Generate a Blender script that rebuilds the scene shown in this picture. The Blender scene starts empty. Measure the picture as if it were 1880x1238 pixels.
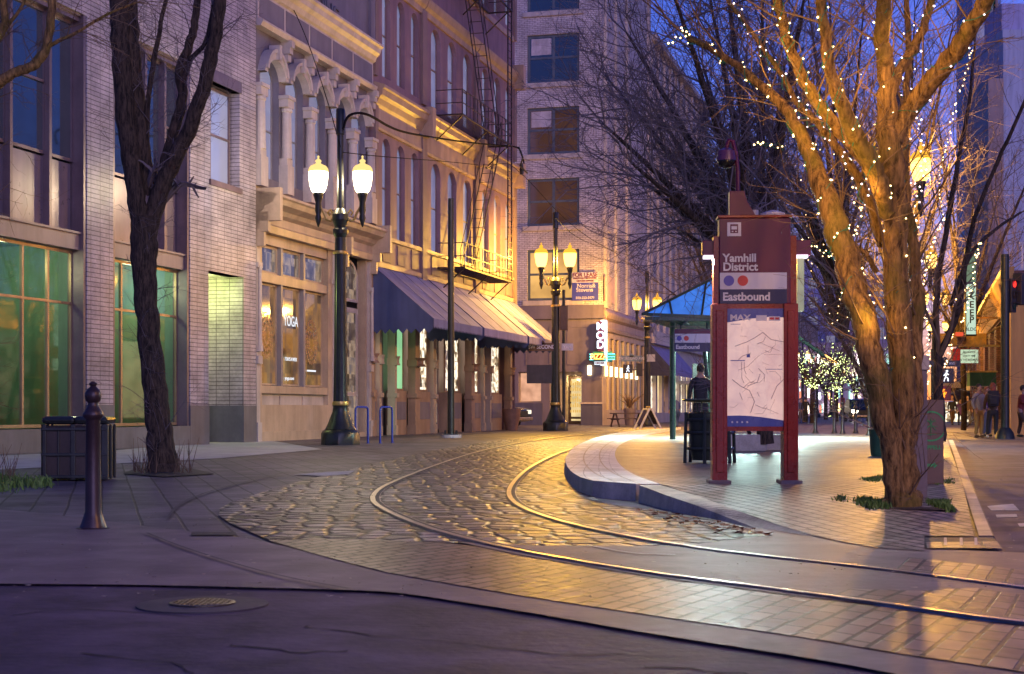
import bpy, bmesh, math, random
from mathutils import Vector, Matrix
from mathutils.geometry import tessellate_polygon
SC = bpy.context.scene
COL = SC.collection
PI = math.pi
F, CX, HY, HC = 2800.0, 940.0, 753.0, 0.90          # focal length and horizon of the photograph, camera height
TH = math.radians(15.0)                              # angle of the street to the view
U = Vector((math.sin(TH), math.cos(TH), 0)); N = Vector((math.cos(TH), -math.sin(TH), 0))
FROT = PI/2 - TH
def P(x, y, z=0.0):
    Y = F*(HC-z)/(y-HY); return Vector(((x-CX)/F*Y, Y, z))
def Q(x, y, Y):
    return Vector(((x-CX)/F*Y, Y, HC-(y-HY)*Y/F))
F0 = P(470, 812)
def S(px, off=0.0):                                  # distance along the street facade
    r = Vector(((px-CX)/F, 1, 0)); Y = (F0.dot(N)+off)/r.dot(N)
    return (r*Y-F0).dot(U)
def ZF(px, py, off=0.0):
    r = Vector(((px-CX)/F, 1, 0)); Y = (F0.dot(N)+off)/r.dot(N)
    return HC-(py-HY)*Y/F

# ---------------------------------------------------------------- mesh builder
class MB:
    def __init__(s): s.v=[]; s.f=[]; s.m=[]; s.uv=[]
    def add(s, vs, fs, mi=0, uv=None):
        o=len(s.v); s.v += [tuple(v) for v in vs]
        for f in fs: s.f.append([i+o for i in f]); s.m.append(mi)
        s.uv += uv if uv else [(0,0)]*len(vs)
        return s
    def box(s, x0,x1,y0,y1,z0,z1, mi=0, M=None):
        vs=[(x,y,z) for x in (x0,x1) for y in (y0,y1) for z in (z0,z1)]
        if M is not None: vs=[M@Vector(v) for v in vs]
        return s.add(vs, [(0,1,3,2),(4,6,7,5),(0,4,5,1),(2,3,7,6),(0,2,6,4),(1,5,7,3)], mi)
    def bar(s, a, b, w, h=None, mi=0, up=(0,0,1)):   # rectangular bar between two points
        a=Vector(a); b=Vector(b); h=h or w; d=(b-a).normalized(); up=Vector(up)
        if abs(d.dot(up))>.99: up=Vector((1,0,0))
        sx=d.cross(up).normalized(); sz=sx.cross(d)
        vs=[p+sx*i*w/2+sz*j*h/2 for p in (a,b) for i,j in ((-1,-1),(1,-1),(1,1),(-1,1))]
        return s.add(vs,[(0,3,2,1),(4,5,6,7),(0,1,5,4),(1,2,6,5),(2,3,7,6),(3,0,4,7)],mi)
    def tube(s, pts, r, n=8, mi=0, caps=True):
        pts=[Vector(p) for p in pts]
        if not hasattr(r,'__len__'): r=[r]*len(pts)
        vs=[]; t=(pts[1]-pts[0]).normalized()
        a=Vector((0,0,1)) if abs(t.z)<.9 else Vector((1,0,0))
        x=t.cross(a).normalized()
        for i,p in enumerate(pts):
            if i==0: d=pts[1]-pts[0]
            elif i==len(pts)-1: d=pts[-1]-pts[-2]
            else: d=pts[i+1]-pts[i-1]
            d=d.normalized() if d.length>1e-9 else t
            x=(x-d*x.dot(d)); x = x.normalized() if x.length>1e-6 else d.orthogonal().normalized()
            y=d.cross(x)
            for k in range(n):
                an=2*PI*k/n; vs.append(p+(x*math.cos(an)+y*math.sin(an))*r[i])
        fs=[]
        for i in range(len(pts)-1):
            for k in range(n):
                k2=(k+1)%n; fs.append((i*n+k,i*n+k2,(i+1)*n+k2,(i+1)*n+k))
        if caps: fs+= [tuple(range(n))[::-1], tuple((len(pts)-1)*n+k for k in range(n))]
        return s.add(vs,fs,mi)
    def lathe(s, prof, n=20, c=(0,0,0), mi=0, M=None, sq=0):
        vs=[]
        for r,z in prof:
            for k in range(n):
                an=2*PI*k/n; v=Vector((c[0]+r*math.cos(an), c[1]+r*math.sin(an), c[2]+z))
                vs.append(M@v if M is not None else v)
        fs=[]
        for i in range(len(prof)-1):
            for k in range(n):
                k2=(k+1)%n; fs.append((i*n+k,i*n+k2,(i+1)*n+k2,(i+1)*n+k))
        fs+= [tuple(range(n))[::-1], tuple((len(prof)-1)*n+k for k in range(n))]
        return s.add(vs,fs,mi)
    def ball(s, c, r, n=10, m=6, sc=(1,1,1), mi=0):
        prof=[(max(1e-4,r*math.sin(PI*i/m)), -r*math.cos(PI*i/m)) for i in range(m+1)]
        M=Matrix.Translation(c) @ Matrix.Diagonal((*sc,1))
        return s.lathe(prof,n,(0,0,0),mi,M)
    def prism(s, poly, f, a, b, mi=0):               # poly in 2d, f(u,v,w)->3d, extruded w=a..b
        n=len(poly); vs=[f(u,v,a) for u,v in poly]+[f(u,v,b) for u,v in poly]
        fs=[(i,(i+1)%n,(i+1)%n+n,i+n) for i in range(n)]
        tris=tessellate_polygon([[Vector((u,v,0)) for u,v in poly]])
        for t in tris: fs.append(tuple(t)); fs.append(tuple(i+n for i in t[::-1]))
        return s.add(vs,fs,mi)
    def quad(s,a,b,c,d,mi=0,uv=None): return s.add([a,b,c,d],[(0,1,2,3)],mi,uv)
    def build(s, name, mat, parent=None, smooth=False, bevel=0, fix=True):
        me=bpy.data.meshes.new(name); me.from_pydata(s.v,[],s.f)
        mats = mat if isinstance(mat,(list,tuple)) else [mat]
        for m in mats: me.materials.append(m)
        if len(mats)>1: me.polygons.foreach_set('material_index', s.m)
        if any(u!=(0,0) for u in s.uv[:4000]):
            ul=me.uv_layers.new(name='UVMap')
            for lp in me.loops: ul.data[lp.index].uv=s.uv[lp.vertex_index]
        if fix and len(s.f)<60000:
            bm=bmesh.new(); bm.from_mesh(me); bmesh.ops.recalc_face_normals(bm,faces=bm.faces); bm.to_mesh(me); bm.free()
        if smooth:
            me.polygons.foreach_set('use_smooth',[True]*len(me.polygons))
            try: me.set_sharp_from_angle(angle=math.radians(40))
            except Exception: pass
        o=bpy.data.objects.new(name, me); COL.objects.link(o)
        if parent is not None: o.parent=parent
        if bevel:
            b=o.modifiers.new('b','BEVEL'); b.width=bevel; b.segments=2; b.limit_method='ANGLE'
        return o

def tag(o, label=None, cat=None, group=None, kind=None):
    if label: o['label']=label
    if cat: o['category']=cat
    if group: o['group']=group
    if kind: o['kind']=kind
    return o
def thing(name, label, cat, loc=(0,0,0), rz=0, group=None):
    o=bpy.data.objects.new(name,None); COL.objects.link(o); o.location=loc; o.rotation_euler=(0,0,rz)
    o.empty_display_size=.2
    return tag(o,label,cat,group)
def copy_tree(o, parent=None):
    c=o.copy(); COL.objects.link(c)
    if parent is not None: c.parent=parent
    for ch in list(o.children): copy_tree(ch,c)
    return c
def dup(root, loc, rz=0, label=None, sc=1.0):
    c=copy_tree(root); c.location=loc; c.rotation_euler=(0,0,rz); c.scale=(sc,)*3
    if label: c['label']=label
    return c
def text(s, size, mat, parent, M, name='lettering', ext=.003, align='CENTER', sx=1.0, bold=0.0, space=1.0):
    cu=bpy.data.curves.new(name,'FONT'); cu.body=s; cu.size=size; cu.extrude=ext; cu.align_x=align; cu.align_y='CENTER'
    cu.offset=bold; cu.space_character=space; cu.space_line=.85
    cu.materials.append(mat)
    t=bpy.data.objects.new('t',cu); COL.objects.link(t); me=bpy.data.meshes.new_from_object(t); COL.objects.unlink(t); bpy.data.objects.remove(t)
    o=bpy.data.objects.new(name,me); COL.objects.link(o)
    if parent is not None: o.parent=parent
    o.matrix_local = M @ Matrix.Diagonal((sx,1,1,1))
    return o
def light(name, kind, loc, energy, color, parent=None, **k):
    l=bpy.data.lights.new(name,kind); l.energy=energy; l.color=color
    for a,b in k.items(): setattr(l,a,b)
    o=bpy.data.objects.new(name,l); COL.objects.link(o); o.location=loc
    if parent is not None: o.parent=parent
    return o

def boxes(name,mat,par,L,T=None):
    for q in L:
        m=MB(); vs=[(x,y,z) for x in q[0:2] for y in q[2:4] for z in q[4:6]]
        if T: vs=[T(*v) for v in vs]
        m.add(vs,[(0,1,3,2),(4,6,7,5),(0,4,5,1),(2,3,7,6),(0,2,6,4),(1,5,7,3)]); m.build(name,mat,par)
# ---------------------------------------------------------------- materials
def srgb(r,g,b):
    return tuple(((c/255)/12.92 if c/255<=.04045 else ((c/255+.055)/1.055)**2.4) for c in (r,g,b))
class NT:
    def __init__(s,name):
        s.m=bpy.data.materials.new(name); s.m.use_nodes=True; s.t=s.m.node_tree; s.t.nodes.clear()
        s.out=s.n('ShaderNodeOutputMaterial')
    def n(s,ty,**k):
        nd=s.t.nodes.new(ty)
        for a,b in k.items():
            if a.startswith('i_'):
                nd.inputs[a[2:].replace('_',' ')].default_value=b
            else: setattr(nd,a,b)
        return nd
    def l(s,a,b): s.t.links.new(a,b)
    def bsdf(s,col,rough=.6,metal=0,**k):
        b=s.n('ShaderNodeBsdfPrincipled'); 
        if isinstance(col,tuple): b.inputs['Base Color'].default_value=(*col,1)
        else: s.l(col,b.inputs['Base Color'])
        if isinstance(rough,(int,float)): b.inputs['Roughness'].default_value=rough
        else: s.l(rough,b.inputs['Roughness'])
        b.inputs['Metallic'].default_value=metal
        s.l(b.outputs[0],s.out.inputs['Surface']); return b
    def ramp(s,fac,stops,interp='LINEAR'):
        r=s.n('ShaderNodeValToRGB'); cr=r.color_ramp; cr.interpolation=interp
        while len(cr.elements)<len(stops): cr.elements.new(.5)
        for e,(p,c) in zip(cr.elements,stops): e.position=p; e.color=(*c,1) if len(c)==3 else c
        s.l(fac,r.inputs[0]); return r.outputs[0]
    def mixc(s,fac,a,b,mode='MIX'):
        m=s.n('ShaderNodeMix',data_type='RGBA',blend_type=mode)
        for i,v in ((0,fac),(6,a),(7,b)):
            if isinstance(v,tuple): m.inputs[i].default_value=(*v,1)
            elif isinstance(v,(int,float)): m.inputs[i].default_value=v
            else: s.l(v,m.inputs[i])
        return m.outputs[2]
    def math(s,op,a,b=0.0):
        m=s.n('ShaderNodeMath',operation=op)
        for i,v in ((0,a),(1,b)):
            if isinstance(v,(int,float)): m.inputs[i].default_value=v
            else: s.l(v,m.inputs[i])
        return m.outputs[0]
    def noise(s,vec,scale,detail=4,rough=.55,col=False):
        nn=s.n('ShaderNodeTexNoise'); nn.inputs['Scale'].default_value=scale; nn.inputs['Detail'].default_value=detail; nn.inputs['Roughness'].default_value=rough
        if vec is not None: s.l(vec,nn.inputs['Vector'])
        return nn.outputs['Color' if col else 'Fac']
    def obj(s): return s.n('ShaderNodeTexCoord').outputs['Object']
    def bump(s,b,h,strength=.3,dist=.01):
        bp=s.n('ShaderNodeBump'); bp.inputs['Strength'].default_value=strength; bp.inputs['Distance'].default_value=dist
        s.l(h,bp.inputs['Height']); s.l(bp.outputs[0],b.inputs['Normal'])
def scl(c,k): return tuple(min(1,x*k) for x in c)
def M_plain(name,col,rough=.6,metal=0,var=.25,scale=3,bs=.2,bd=.004,stretch=None,rv=.12,spec=None):
    t=NT(name); v=t.obj()
    if stretch:
        mp=t.n('ShaderNodeMapping'); mp.inputs['Scale'].default_value=stretch; t.l(v,mp.inputs[0]); v=mp.outputs[0]
    n1=t.noise(v,scale,6); n2=t.noise(v,scale*9,4)
    c=t.ramp(n1,[(.36,scl(col,1-var)),(.62,scl(col,1+var))])
    mp2=t.n('ShaderNodeMapping'); mp2.inputs['Scale'].default_value=(2.2,2.2,.22); t.l(v,mp2.inputs[0]); c=t.mixc(1,c,t.ramp(t.noise(mp2.outputs[0],1.0,5,.6),[(.34,(.66,)*3),(.58,(1.06,)*3)]),'MULTIPLY')
    c=t.mixc(.35,c,t.ramp(n2,[(.3,scl(col,1-var)),(.7,scl(col,1+var))]))
    r=t.math('ADD',t.math('MULTIPLY',n2,rv*2),max(.02,rough-rv))
    b=t.bsdf(c,r,metal)
    if spec is not None: b.inputs['Specular IOR Level'].default_value=spec
    if bs: t.bump(b,n2,bs,bd)
    return t.m
def M_emit(name,col,strength,sample=True):
    t=NT(name); e=t.n('ShaderNodeEmission'); e.inputs[0].default_value=(*col,1); e.inputs[1].default_value=strength*.6
    t.l(e.outputs[0],t.out.inputs[0])
    if not sample: t.m.cycles.emission_sampling='NONE'
    return t.m
def M_interior(name,cols,es,sx=1.6,sz=.35,rough=.05,blob=.5):
    # glass over a lit room: upright bands and patches of different depth and colour
    t=NT(name); v=t.obj(); sp=t.n('ShaderNodeSeparateXYZ'); t.l(v,sp.inputs[0]); cb=t.n('ShaderNodeCombineXYZ')
    t.l(t.math('MULTIPLY',t.math('ADD',sp.outputs[0],sp.outputs[1]),sx),cb.inputs[0]); t.l(t.math('MULTIPLY',sp.outputs[2],sz),cb.inputs[2])
    def cells(k,off):
        c2=t.n('ShaderNodeCombineXYZ'); ss=t.n('ShaderNodeSeparateXYZ'); t.l(cb.outputs[0],ss.inputs[0])
        t.l(t.math('FLOOR',t.math('ADD',t.math('MULTIPLY',ss.outputs[0],k),off)),c2.inputs[0]); t.l(t.math('FLOOR',t.math('ADD',t.math('MULTIPLY',ss.outputs[2],k*1.3),off)),c2.inputs[1])
        wn=t.n('ShaderNodeTexWhiteNoise'); wn.noise_dimensions='2D'; t.l(c2.outputs[0],wn.inputs['Vector']); return wn.outputs['Value']
    n=t.math('ADD',t.math('MULTIPLY',cells(1.7,.3),.28),t.math('MULTIPLY',cells(4.1,.7),.16)); n2=t.noise(v,2.2,3); f=t.math('ADD',t.math('ADD',n,.28),t.math('MULTIPLY',t.math('SUBTRACT',n2,.5),blob))
    c=t.ramp(f,cols); b=t.bsdf((.02,.02,.02),rough); b.inputs['Specular IOR Level'].default_value=.9; b.inputs['IOR'].default_value=1.6
    t.l(c,b.inputs['Emission Color']); b.inputs['Emission Strength'].default_value=es*.42; t.bump(b,t.noise(v,.7,2),.05,.02); return t.m
def M_cobble(name):
    t=NT(name); mp=t.n('ShaderNodeMapping'); mp.inputs['Scale'].default_value=(5.0,3.5,1); mp.inputs['Rotation'].default_value=(0,0,math.radians(-8)); v=t.obj(); t.l(v,mp.inputs[0])
    e=t.n('ShaderNodeTexVoronoi',feature='DISTANCE_TO_EDGE'); e.inputs['Scale'].default_value=1; e.inputs['Randomness'].default_value=.6; t.l(mp.outputs[0],e.inputs['Vector'])
    g=t.n('ShaderNodeTexVoronoi',feature='F1'); g.inputs['Scale'].default_value=1; g.inputs['Randomness'].default_value=.6; t.l(mp.outputs[0],g.inputs['Vector'])
    sp=t.n('ShaderNodeSeparateColor'); t.l(g.outputs['Color'],sp.inputs[0])
    c=t.ramp(sp.outputs[0],[(0,(.13,.115,.12)),(.5,(.27,.235,.215)),(1,(.44,.38,.33))]); n=t.noise(v,9,6,.65); big=t.noise(v,.6,4)
    c=t.mixc(1,c,t.ramp(n,[(.32,(.55,)*3),(.66,(1.25,)*3)]),'MULTIPLY'); c=t.mixc(1,c,t.ramp(big,[(.38,(.6,)*3),(.6,(1.1,)*3)]),'MULTIPLY')
    c=t.mixc(t.ramp(e.outputs['Distance'],[(.05,(1,1,1)),(.13,(0,0,0))]),c,(.014,.012,.013))
    b=t.bsdf(c,t.math('ADD',t.math('MULTIPLY',n,.35),.2)); b.inputs['Specular IOR Level'].default_value=.12
    h=t.math('ADD',t.ramp(e.outputs['Distance'],[(.0,(0,)*3),(.22,(1,)*3)],'EASE'),t.math('MULTIPLY',n,.5)); t.bump(b,h,1,.032); return t.m
def wallvec(t):
    sp=t.n('ShaderNodeSeparateXYZ'); t.l(t.obj(),sp.inputs[0]); cb=t.n('ShaderNodeCombineXYZ')
    t.l(t.math('ADD',sp.outputs[0],sp.outputs[1]),cb.inputs[0]); t.l(sp.outputs[2],cb.inputs[1]); return cb.outputs[0]
def M_brick(name,c1,c2,mort,bw=.2,bh=.075,ms=.01,rough=.5,bias=0,off=.5,uv=False,rot=0,bump=.5,bdist=.006,dirt=.35,vec=None,sq=1.0,rv=.2,warp=0,spec=.18):
    t=NT(name)
    if vec=='wall': v=wallvec(t)
    elif uv: v=t.n('ShaderNodeTexCoord').outputs['UV']
    else: v=t.obj()
    if rot:
        mp=t.n('ShaderNodeMapping'); mp.inputs['Rotation'].default_value=(0,0,rot); t.l(v,mp.inputs[0]); v=mp.outputs[0]
    if warp:
        nz=t.noise(v,1.1,3,.5,True); ws=t.n('ShaderNodeVectorMath',operation='SCALE'); t.l(nz,ws.inputs[0]); ws.inputs['Scale'].default_value=warp
        wa=t.n('ShaderNodeVectorMath',operation='ADD'); t.l(v,wa.inputs[0]); t.l(ws.outputs[0],wa.inputs[1]); v=wa.outputs[0]
    br=t.n('ShaderNodeTexBrick'); br.offset=off; br.squash=sq
    t.l(v,br.inputs['Vector']); br.inputs['Color1'].default_value=(*c1,1); br.inputs['Color2'].default_value=(*c2,1); br.inputs['Mortar'].default_value=(*mort,1)
    br.inputs['Scale'].default_value=1; br.inputs['Mortar Size'].default_value=ms; br.inputs['Mortar Smooth'].default_value=.25; br.inputs['Bias'].default_value=bias
    br.inputs['Brick Width'].default_value=bw; br.inputs['Row Height'].default_value=bh
    n=t.noise(v,1.3,7,.65); n2=t.noise(v,14,5)
    d=t.mixc(.6,t.ramp(n,[(.36,(1-dirt,)*3),(.60,(1.12,)*3)]),t.ramp(t.noise(v,.35,5,.6),[(.38,(1-dirt,)*3),(.58,(1.1,)*3)]),'MULTIPLY')
    c=t.mixc(1.0,br.outputs['Color'],d,'MULTIPLY')
    c=t.mixc(.5,c,t.mixc(1.0,c,t.ramp(n2,[(.3,(.65,)*3),(.7,(1.25,)*3)]),'MULTIPLY'))
    r=t.math('ADD',t.math('MULTIPLY',n2,rv*2),max(.03,rough-rv))
    b=t.bsdf(c,r); b.inputs['Specular IOR Level'].default_value=spec; h=t.math('SUBTRACT',t.math('MULTIPLY',n2,.35),br.outputs['Fac'])
    t.bump(b,h,bump,bdist); return t.m
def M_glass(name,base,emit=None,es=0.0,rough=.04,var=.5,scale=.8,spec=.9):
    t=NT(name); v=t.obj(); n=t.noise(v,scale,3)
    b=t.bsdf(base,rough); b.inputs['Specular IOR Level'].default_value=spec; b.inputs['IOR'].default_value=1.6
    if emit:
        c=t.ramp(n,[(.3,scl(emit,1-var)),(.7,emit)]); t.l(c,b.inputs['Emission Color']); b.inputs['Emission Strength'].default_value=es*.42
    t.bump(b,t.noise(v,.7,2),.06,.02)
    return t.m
EMK=.55; LK=3.4
# ================================================================ GROUND
m_asphalt=M_plain('asphalt',(.095,.073,.105),.66,0,.6,1.7,.5,.01,rv=.12,spec=.2)
m_plaza=M_brick('plaza_paving',(.20,.175,.195),(.14,.122,.138),(.05,.045,.05),.62,.31,.012,.52,rot=math.radians(75),dirt=.45,warp=.03,rv=.15)
m_conc=M_plain('concrete',(.20,.16,.17),.55,0,.30,1.9,.6,.006,rv=.15,spec=.28)
m_conc_lt=M_plain('pale_concrete',(.40,.40,.44),.55,0,.15,1.2,.3,.003)
m_cobble=M_brick('cobbles',(.42,.36,.31),(.12,.10,.10),(.008,.007,.008),.34,.40,.045,.36,rot=math.radians(-8),bump=1.0,bdist=.06,dirt=.6,warp=.22,rv=.18,spec=.08)
m_cobble=M_cobble('irregular_cobbles')
m_xbrick=M_brick('crossing_bricks',(.32,.24,.20),(.19,.135,.115),(.03,.02,.02),.24,.125,.014,.42,uv=True,rot=PI/2,bump=.7,bdist=.007,dirt=.4,rv=.18)
m_pbrick=M_brick('platform_bricks',(.40,.345,.33),(.25,.21,.20),(.035,.028,.028),.23,.12,.016,.45,rot=math.radians(75),bump=.7,bdist=.007,dirt=.35,rv=.18,warp=.02)
m_tact=M_brick('platform_edge_stone',(.82,.82,.84),(.70,.70,.73),(.35,.35,.38),.6,.2,.006,.5,uv=True,bump=.3,bdist=.003,dirt=.3)
m_kerb=M_plain('kerb_concrete',(.44,.39,.33),.6,0,.35,4,.6,.008)
m_stone=M_brick('kerb_stone',(.62,.56,.46),(.5,.45,.37),(.18,.15,.12),.9,.4,.012,.5,uv=True,dirt=.45,bump=.4)
m_rail=M_plain('worn_steel',(.50,.40,.33),.34,1,.25,6,.2,.001,rv=.1)
m_dark=M_plain('dark_gap',(.018,.016,.018),.6)
m_bandline=M_plain('dark_joint',(.06,.05,.058),.6)

def resample(pts,n):
    L=[0]
    for a,b in zip(pts,pts[1:]): L.append(L[-1]+(Vector(b)-Vector(a)).length)
    out=[]; j=0
    for i in range(n+1):
        t=L[-1]*i/n
        while j<len(L)-2 and L[j+1]<t: j+=1
        k=(t-L[j])/max(1e-9,L[j+1]-L[j]); out.append(Vector(pts[j]).lerp(Vector(pts[j+1]),k))
    return out
def smooth_pts(pts,it=2):
    pts=[Vector(p) for p in pts]
    for _ in range(it):
        o=[pts[0]]
        for a,b in zip(pts,pts[1:]): o+= [a.lerp(b,.25),a.lerp(b,.75)]
        o.append(pts[-1]); pts=o
    return pts
def G(pts,z=0.0,zo=0.0):
    out=[]
    for p in pts:
        zz=p[2] if len(p)>2 else z
        v=P(p[0],p[1],zz); v.z=zz+zo; out.append(v)
    return out
def sheet(name,pts,z,mat,kind='structure',label=None):
    vs=[Vector((p.x,p.y,z)) for p in pts]
    b=MB(); tr=tessellate_polygon([vs]); b.add(vs,[tuple(t) for t in tr])
    o=b.build(name,mat,fix=False)
    for p in o.data.polygons:
        if p.normal.z<0: p.flip()
    return tag(o,label,None,None,kind)
def strip(name,A,B,mat,n=60,kind='structure',parent=None,mb=None,label=None):
    A=resample(A,n); B=resample(B,n); b=mb or MB(); vs=[];uv=[];fs=[];u=0
    for i in range(n+1):
        if i: u+=((A[i]+B[i])/2-(A[i-1]+B[i-1])/2).length
        w=(A[i]-B[i]).length
        vs+=[A[i],B[i]]; uv+=[(u+.001,w+.001),(u+.001,.001)]
    for i in range(n): fs.append((2*i,2*i+1,2*i+3,2*i+2))
    b.add(vs,fs,0,uv)
    if mb: return
    o=b.build(name,mat,parent,fix=False)
    for p in o.data.polygons:
        if p.normal.z<0: p.flip()
    return tag(o,label,None,None,kind) if parent is None else o

# base ground, reaching the horizon
b=MB(); b.add([(-700,-60,0),(900,-60,0),(900,2500,0),(-700,2500,0)],[(0,1,2,3)]); tag(b.build('road',m_asphalt,fix=False),kind='structure')
edge=[(-300,1074),(0,1076),(260,1078),(470,1083),(701,1089),(786,1100),(1000,1134),(1193,1169),(1500,1216),(1624,1240),(1900,1292),(2100,1330)]
plaza=G(edge)+[P(2100,1030),P(1900,1020),P(1830,1014),P(1744,812),P(2300,806),Vector((160,170,0)),Vector((-160,170,0)),Vector((-60,30,0))]
sheet('pavement',plaza,.004,m_plaza)
# smooth concrete band beyond the asphalt
bandtop=[(-300,930),(0,935),(200,960),(310,975),(400,984),(493,997),(670,1048),(786,1071),(1000,1107),(1247,1144),(1500,1181),(1629,1205),(1880,1242),(2100,1278)]
strip('concrete_kerb_band',smooth_pts(G(bandtop,0,.012)),smooth_pts(G(edge,0,.012)),m_conc,90)
sheet('footway_slab',G([(-260,858),(0,838),(200,829),(380,813),(480,807),(592,826),(400,843),(200,853),(0,864),(-260,880)]),.012,m_conc_lt)
# brick crossing
T1=[(493,993),(632,994),(844,1001),(950,1024),(1100,1050),(1200,1066),(1460,1101),(1624,1120),(1880,1157),(2100,1190)]
L1=[(493,997)]+bandtop[6:]
strip('brick_crossing',smooth_pts(G(T1,0,.016)),smooth_pts(G(L1,0,.016)),m_xbrick,120)
# cobbles
cob=[(493,995),(423,965),(402,950),(404,937),(423,926),(477,908),(547,887),(616,870),(728,843),(825,823),(1000,798),(1150,787),(1247,783),(1247,787),(1154,795),(1100,805),(1058,822),(1036,845),(1040,885),(1110,928),(1200,940),(1300,955),(1390,976),(1425,990),(1250,1011),(1000,1011),(844,1001),(632,994)]
sheet('cobbled_street',G(cob),.016,m_cobble)
# setts between and beside the rails
midc=[(1000,1008),(1250,1008),(1425,987),(1542,1000),(1697,1017),(1900,1030),(2100,1050)]
midb=[(844,1001),(950,1024),(1100,1050),(1200,1066),(1460,1101),(1624,1120),(1880,1157),(2100,1190)]
sheet('track_slab',G(midc+midb[::-1]),.020,m_conc)
strip('brick_patch',G([(1668,1031),(1760,1040),(1880,1055),(2000,1070)],0,.024),G([(1640,1058),(1760,1072),(1880,1087),(2000,1102)],0,.024),m_xbrick,20)
strip('brick_patch',G([(1560,1090),(1690,1094),(1790,1088),(1880,1102),(2000,1118)],0,.024),G([(1520,1106),(1640,1120),(1760,1137),(1880,1155),(2000,1172)],0,.024),m_xbrick,24)
# thin worn joints
for pts,w in (([(310,955),(318,940),(345,920),(420,895),(520,872)],.03),([(270,985),(330,1010),(420,1040),(520,1068),(640,1090)],.02),([(860,905),(940,907)],.05),([(780,945),(930,944)],.05),([(1090,1010),(1160,1024),(1240,1026)],.03)):
    q=smooth_pts(G(pts,0,.026)); b=MB(); A=[];B=[]
    for i,p in enumerate(q):
        d=(q[min(i+1,len(q)-1)]-q[max(i-1,0)]).normalized(); s_=Vector((-d.y,d.x,0)); A.append(p+s_*w/2);B.append(p-s_*w/2)
    strip('paving_joint',A,B,m_bandline if pts[0][0]<400 else m_conc_lt,20)

# cracks in the asphalt
m_crack=M_plain('asphalt_crack',(.03,.024,.032),.8)
for pts,w in (([(20,1130),(140,1118),(240,1122),(330,1135),(480,1128)],.012),([(560,1150),(700,1172),(860,1180),(1010,1205),(1150,1200)],.014),([(420,1185),(560,1200),(640,1195)],.02),([(1180,1225),(1320,1232),(1420,1250)],.02),([(150,1200),(300,1215),(360,1238)],.016)):
    q=smooth_pts(G(pts,0,.003),2); rr=random.Random(int(w*1e4)+len(pts)); A=[];Bq=[]
    for i,p in enumerate(q):
        d=(q[min(i+1,len(q)-1)]-q[max(i-1,0)]).normalized(); s_=Vector((-d.y,d.x,0)); j=rr.uniform(.2,1.4)*w/2; o_=s_*rr.uniform(-.03,.03); A.append(p+o_+s_*j); Bq.append(p+o_-s_*j)
    strip('asphalt_crack',A,Bq,m_crack,40)
# rails
def rail(pts,name,label):
    q=resample(smooth_pts(G(pts),3),90); g=thing(name,label,'tram rail',q[45],0,'tram rails'); o=q[45]
    def off(d,z,zz=None):
        r=[]
        for i,p in enumerate(q):
            t=(q[min(i+1,90)]-q[max(i-1,0)]).normalized(); s_=Vector((t.y,-t.x,0)); v=p+s_*d-o; v.z=z; r.append(v)
        return r
    # head, flangeway and outer lip
    strip('rail_head',off(-.022,.031),off(.026,.031),m_rail,90,parent=g)
    b=MB(); strip('x',off(.026,.031),off(.026,.012),m_rail,90,mb=b); strip('x',off(-.022,.031),off(-.03,.012),m_rail,90,mb=b); b.build('rail_web',m_rail,g)
    strip('flangeway',off(.026,.028),off(.066,.028),m_dark,90,parent=g)
    strip('flangeway',off(-.034,.0275),off(-.022,.0275),m_dark,90,parent=g)
    strip('guard_lip',off(.066,.029),off(.074,.029),m_kerb,90,parent=g)
rail([(2100,1180),(1880,1156),(1624,1118),(1460,1095),(1200,1062),(1060,1038),(950,1018),(860,997),(780,975),(722,950),(685,930),(682,915),(700,898),(745,878),(810,853),(880,830),(960,813),(1060,800),(1160,791)],'tram_rail','shiny outer curved rail of the tram track nearer the brick crossing')
rail([(2100,1118),(1880,1088),(1624,1053),(1460,1035),(1300,1017),(1160,993),(1040,967),(960,940),(932,918),(936,895),(965,865),(1010,840),(1060,822),(1120,806),(1200,793)],'tram_rail','shiny inner curved rail of the tram track beside the concrete platform')

# platform
ZK=[(9.0,.022),(10.67,.03),(12.3,.10),(14.8,.17),(400,.17)]
def platz(Y):
    if Y<=ZK[0][0]: return ZK[0][1]
    for (a,za),(c,zc) in zip(ZK,ZK[1:]):
        if Y<=c: return za+(zc-za)*(Y-a)/(c-a)
    return ZK[-1][1]
def PP(x,y):
    z=.1
    for _ in range(12): v=P(x,y,z); z=platz(v.y)
    v=P(x,y,z); v.z=z; return v
inner=[(1250,789),(1174,801),(1139,815),(1127,831),(1135,853),(1166,874),(1212,889)]
outer=[(1250,785),(1154,791),(1100,801),(1058,817),(1039,836),(1037,851),(1052,872),(1097,887),(1168,889)]
near=[(1212,889),(1350,936),(1442,968),(1500,984),(1542,994),(1605,1005),(1697,1012)]
pl=[PP(*p) for p in near]+[PP(1697,984),PP(1788,984),PP(1738,806),PP(1560,797),PP(1400,793)]+smooth_pts([PP(*p) for p in inner],1)[:-1]
bm=bmesh.new(); bm.faces.new([bm.verts.new((p.x,p.y,0)) for p in pl])
for y in (10.67,12.3,14.8): bmesh.ops.bisect_plane(bm,geom=bm.verts[:]+bm.edges[:]+bm.faces[:],plane_co=(0,y,0),plane_no=(0,1,0))
for v in bm.verts: v.co.z=platz(v.co.y)
bmesh.ops.triangulate(bm,faces=bm.faces[:])
ring=[p for p in pl]
me=bpy.data.meshes.new('platform_paving'); bm.normal_update()
for f in bm.faces:
    if f.normal.z<0: f.normal_flip()
bm.to_mesh(me); me.materials.append(m_pbrick); o=bpy.data.objects.new('platform_paving',me); COL.objects.link(o); tag(o,kind='structure')
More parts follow.
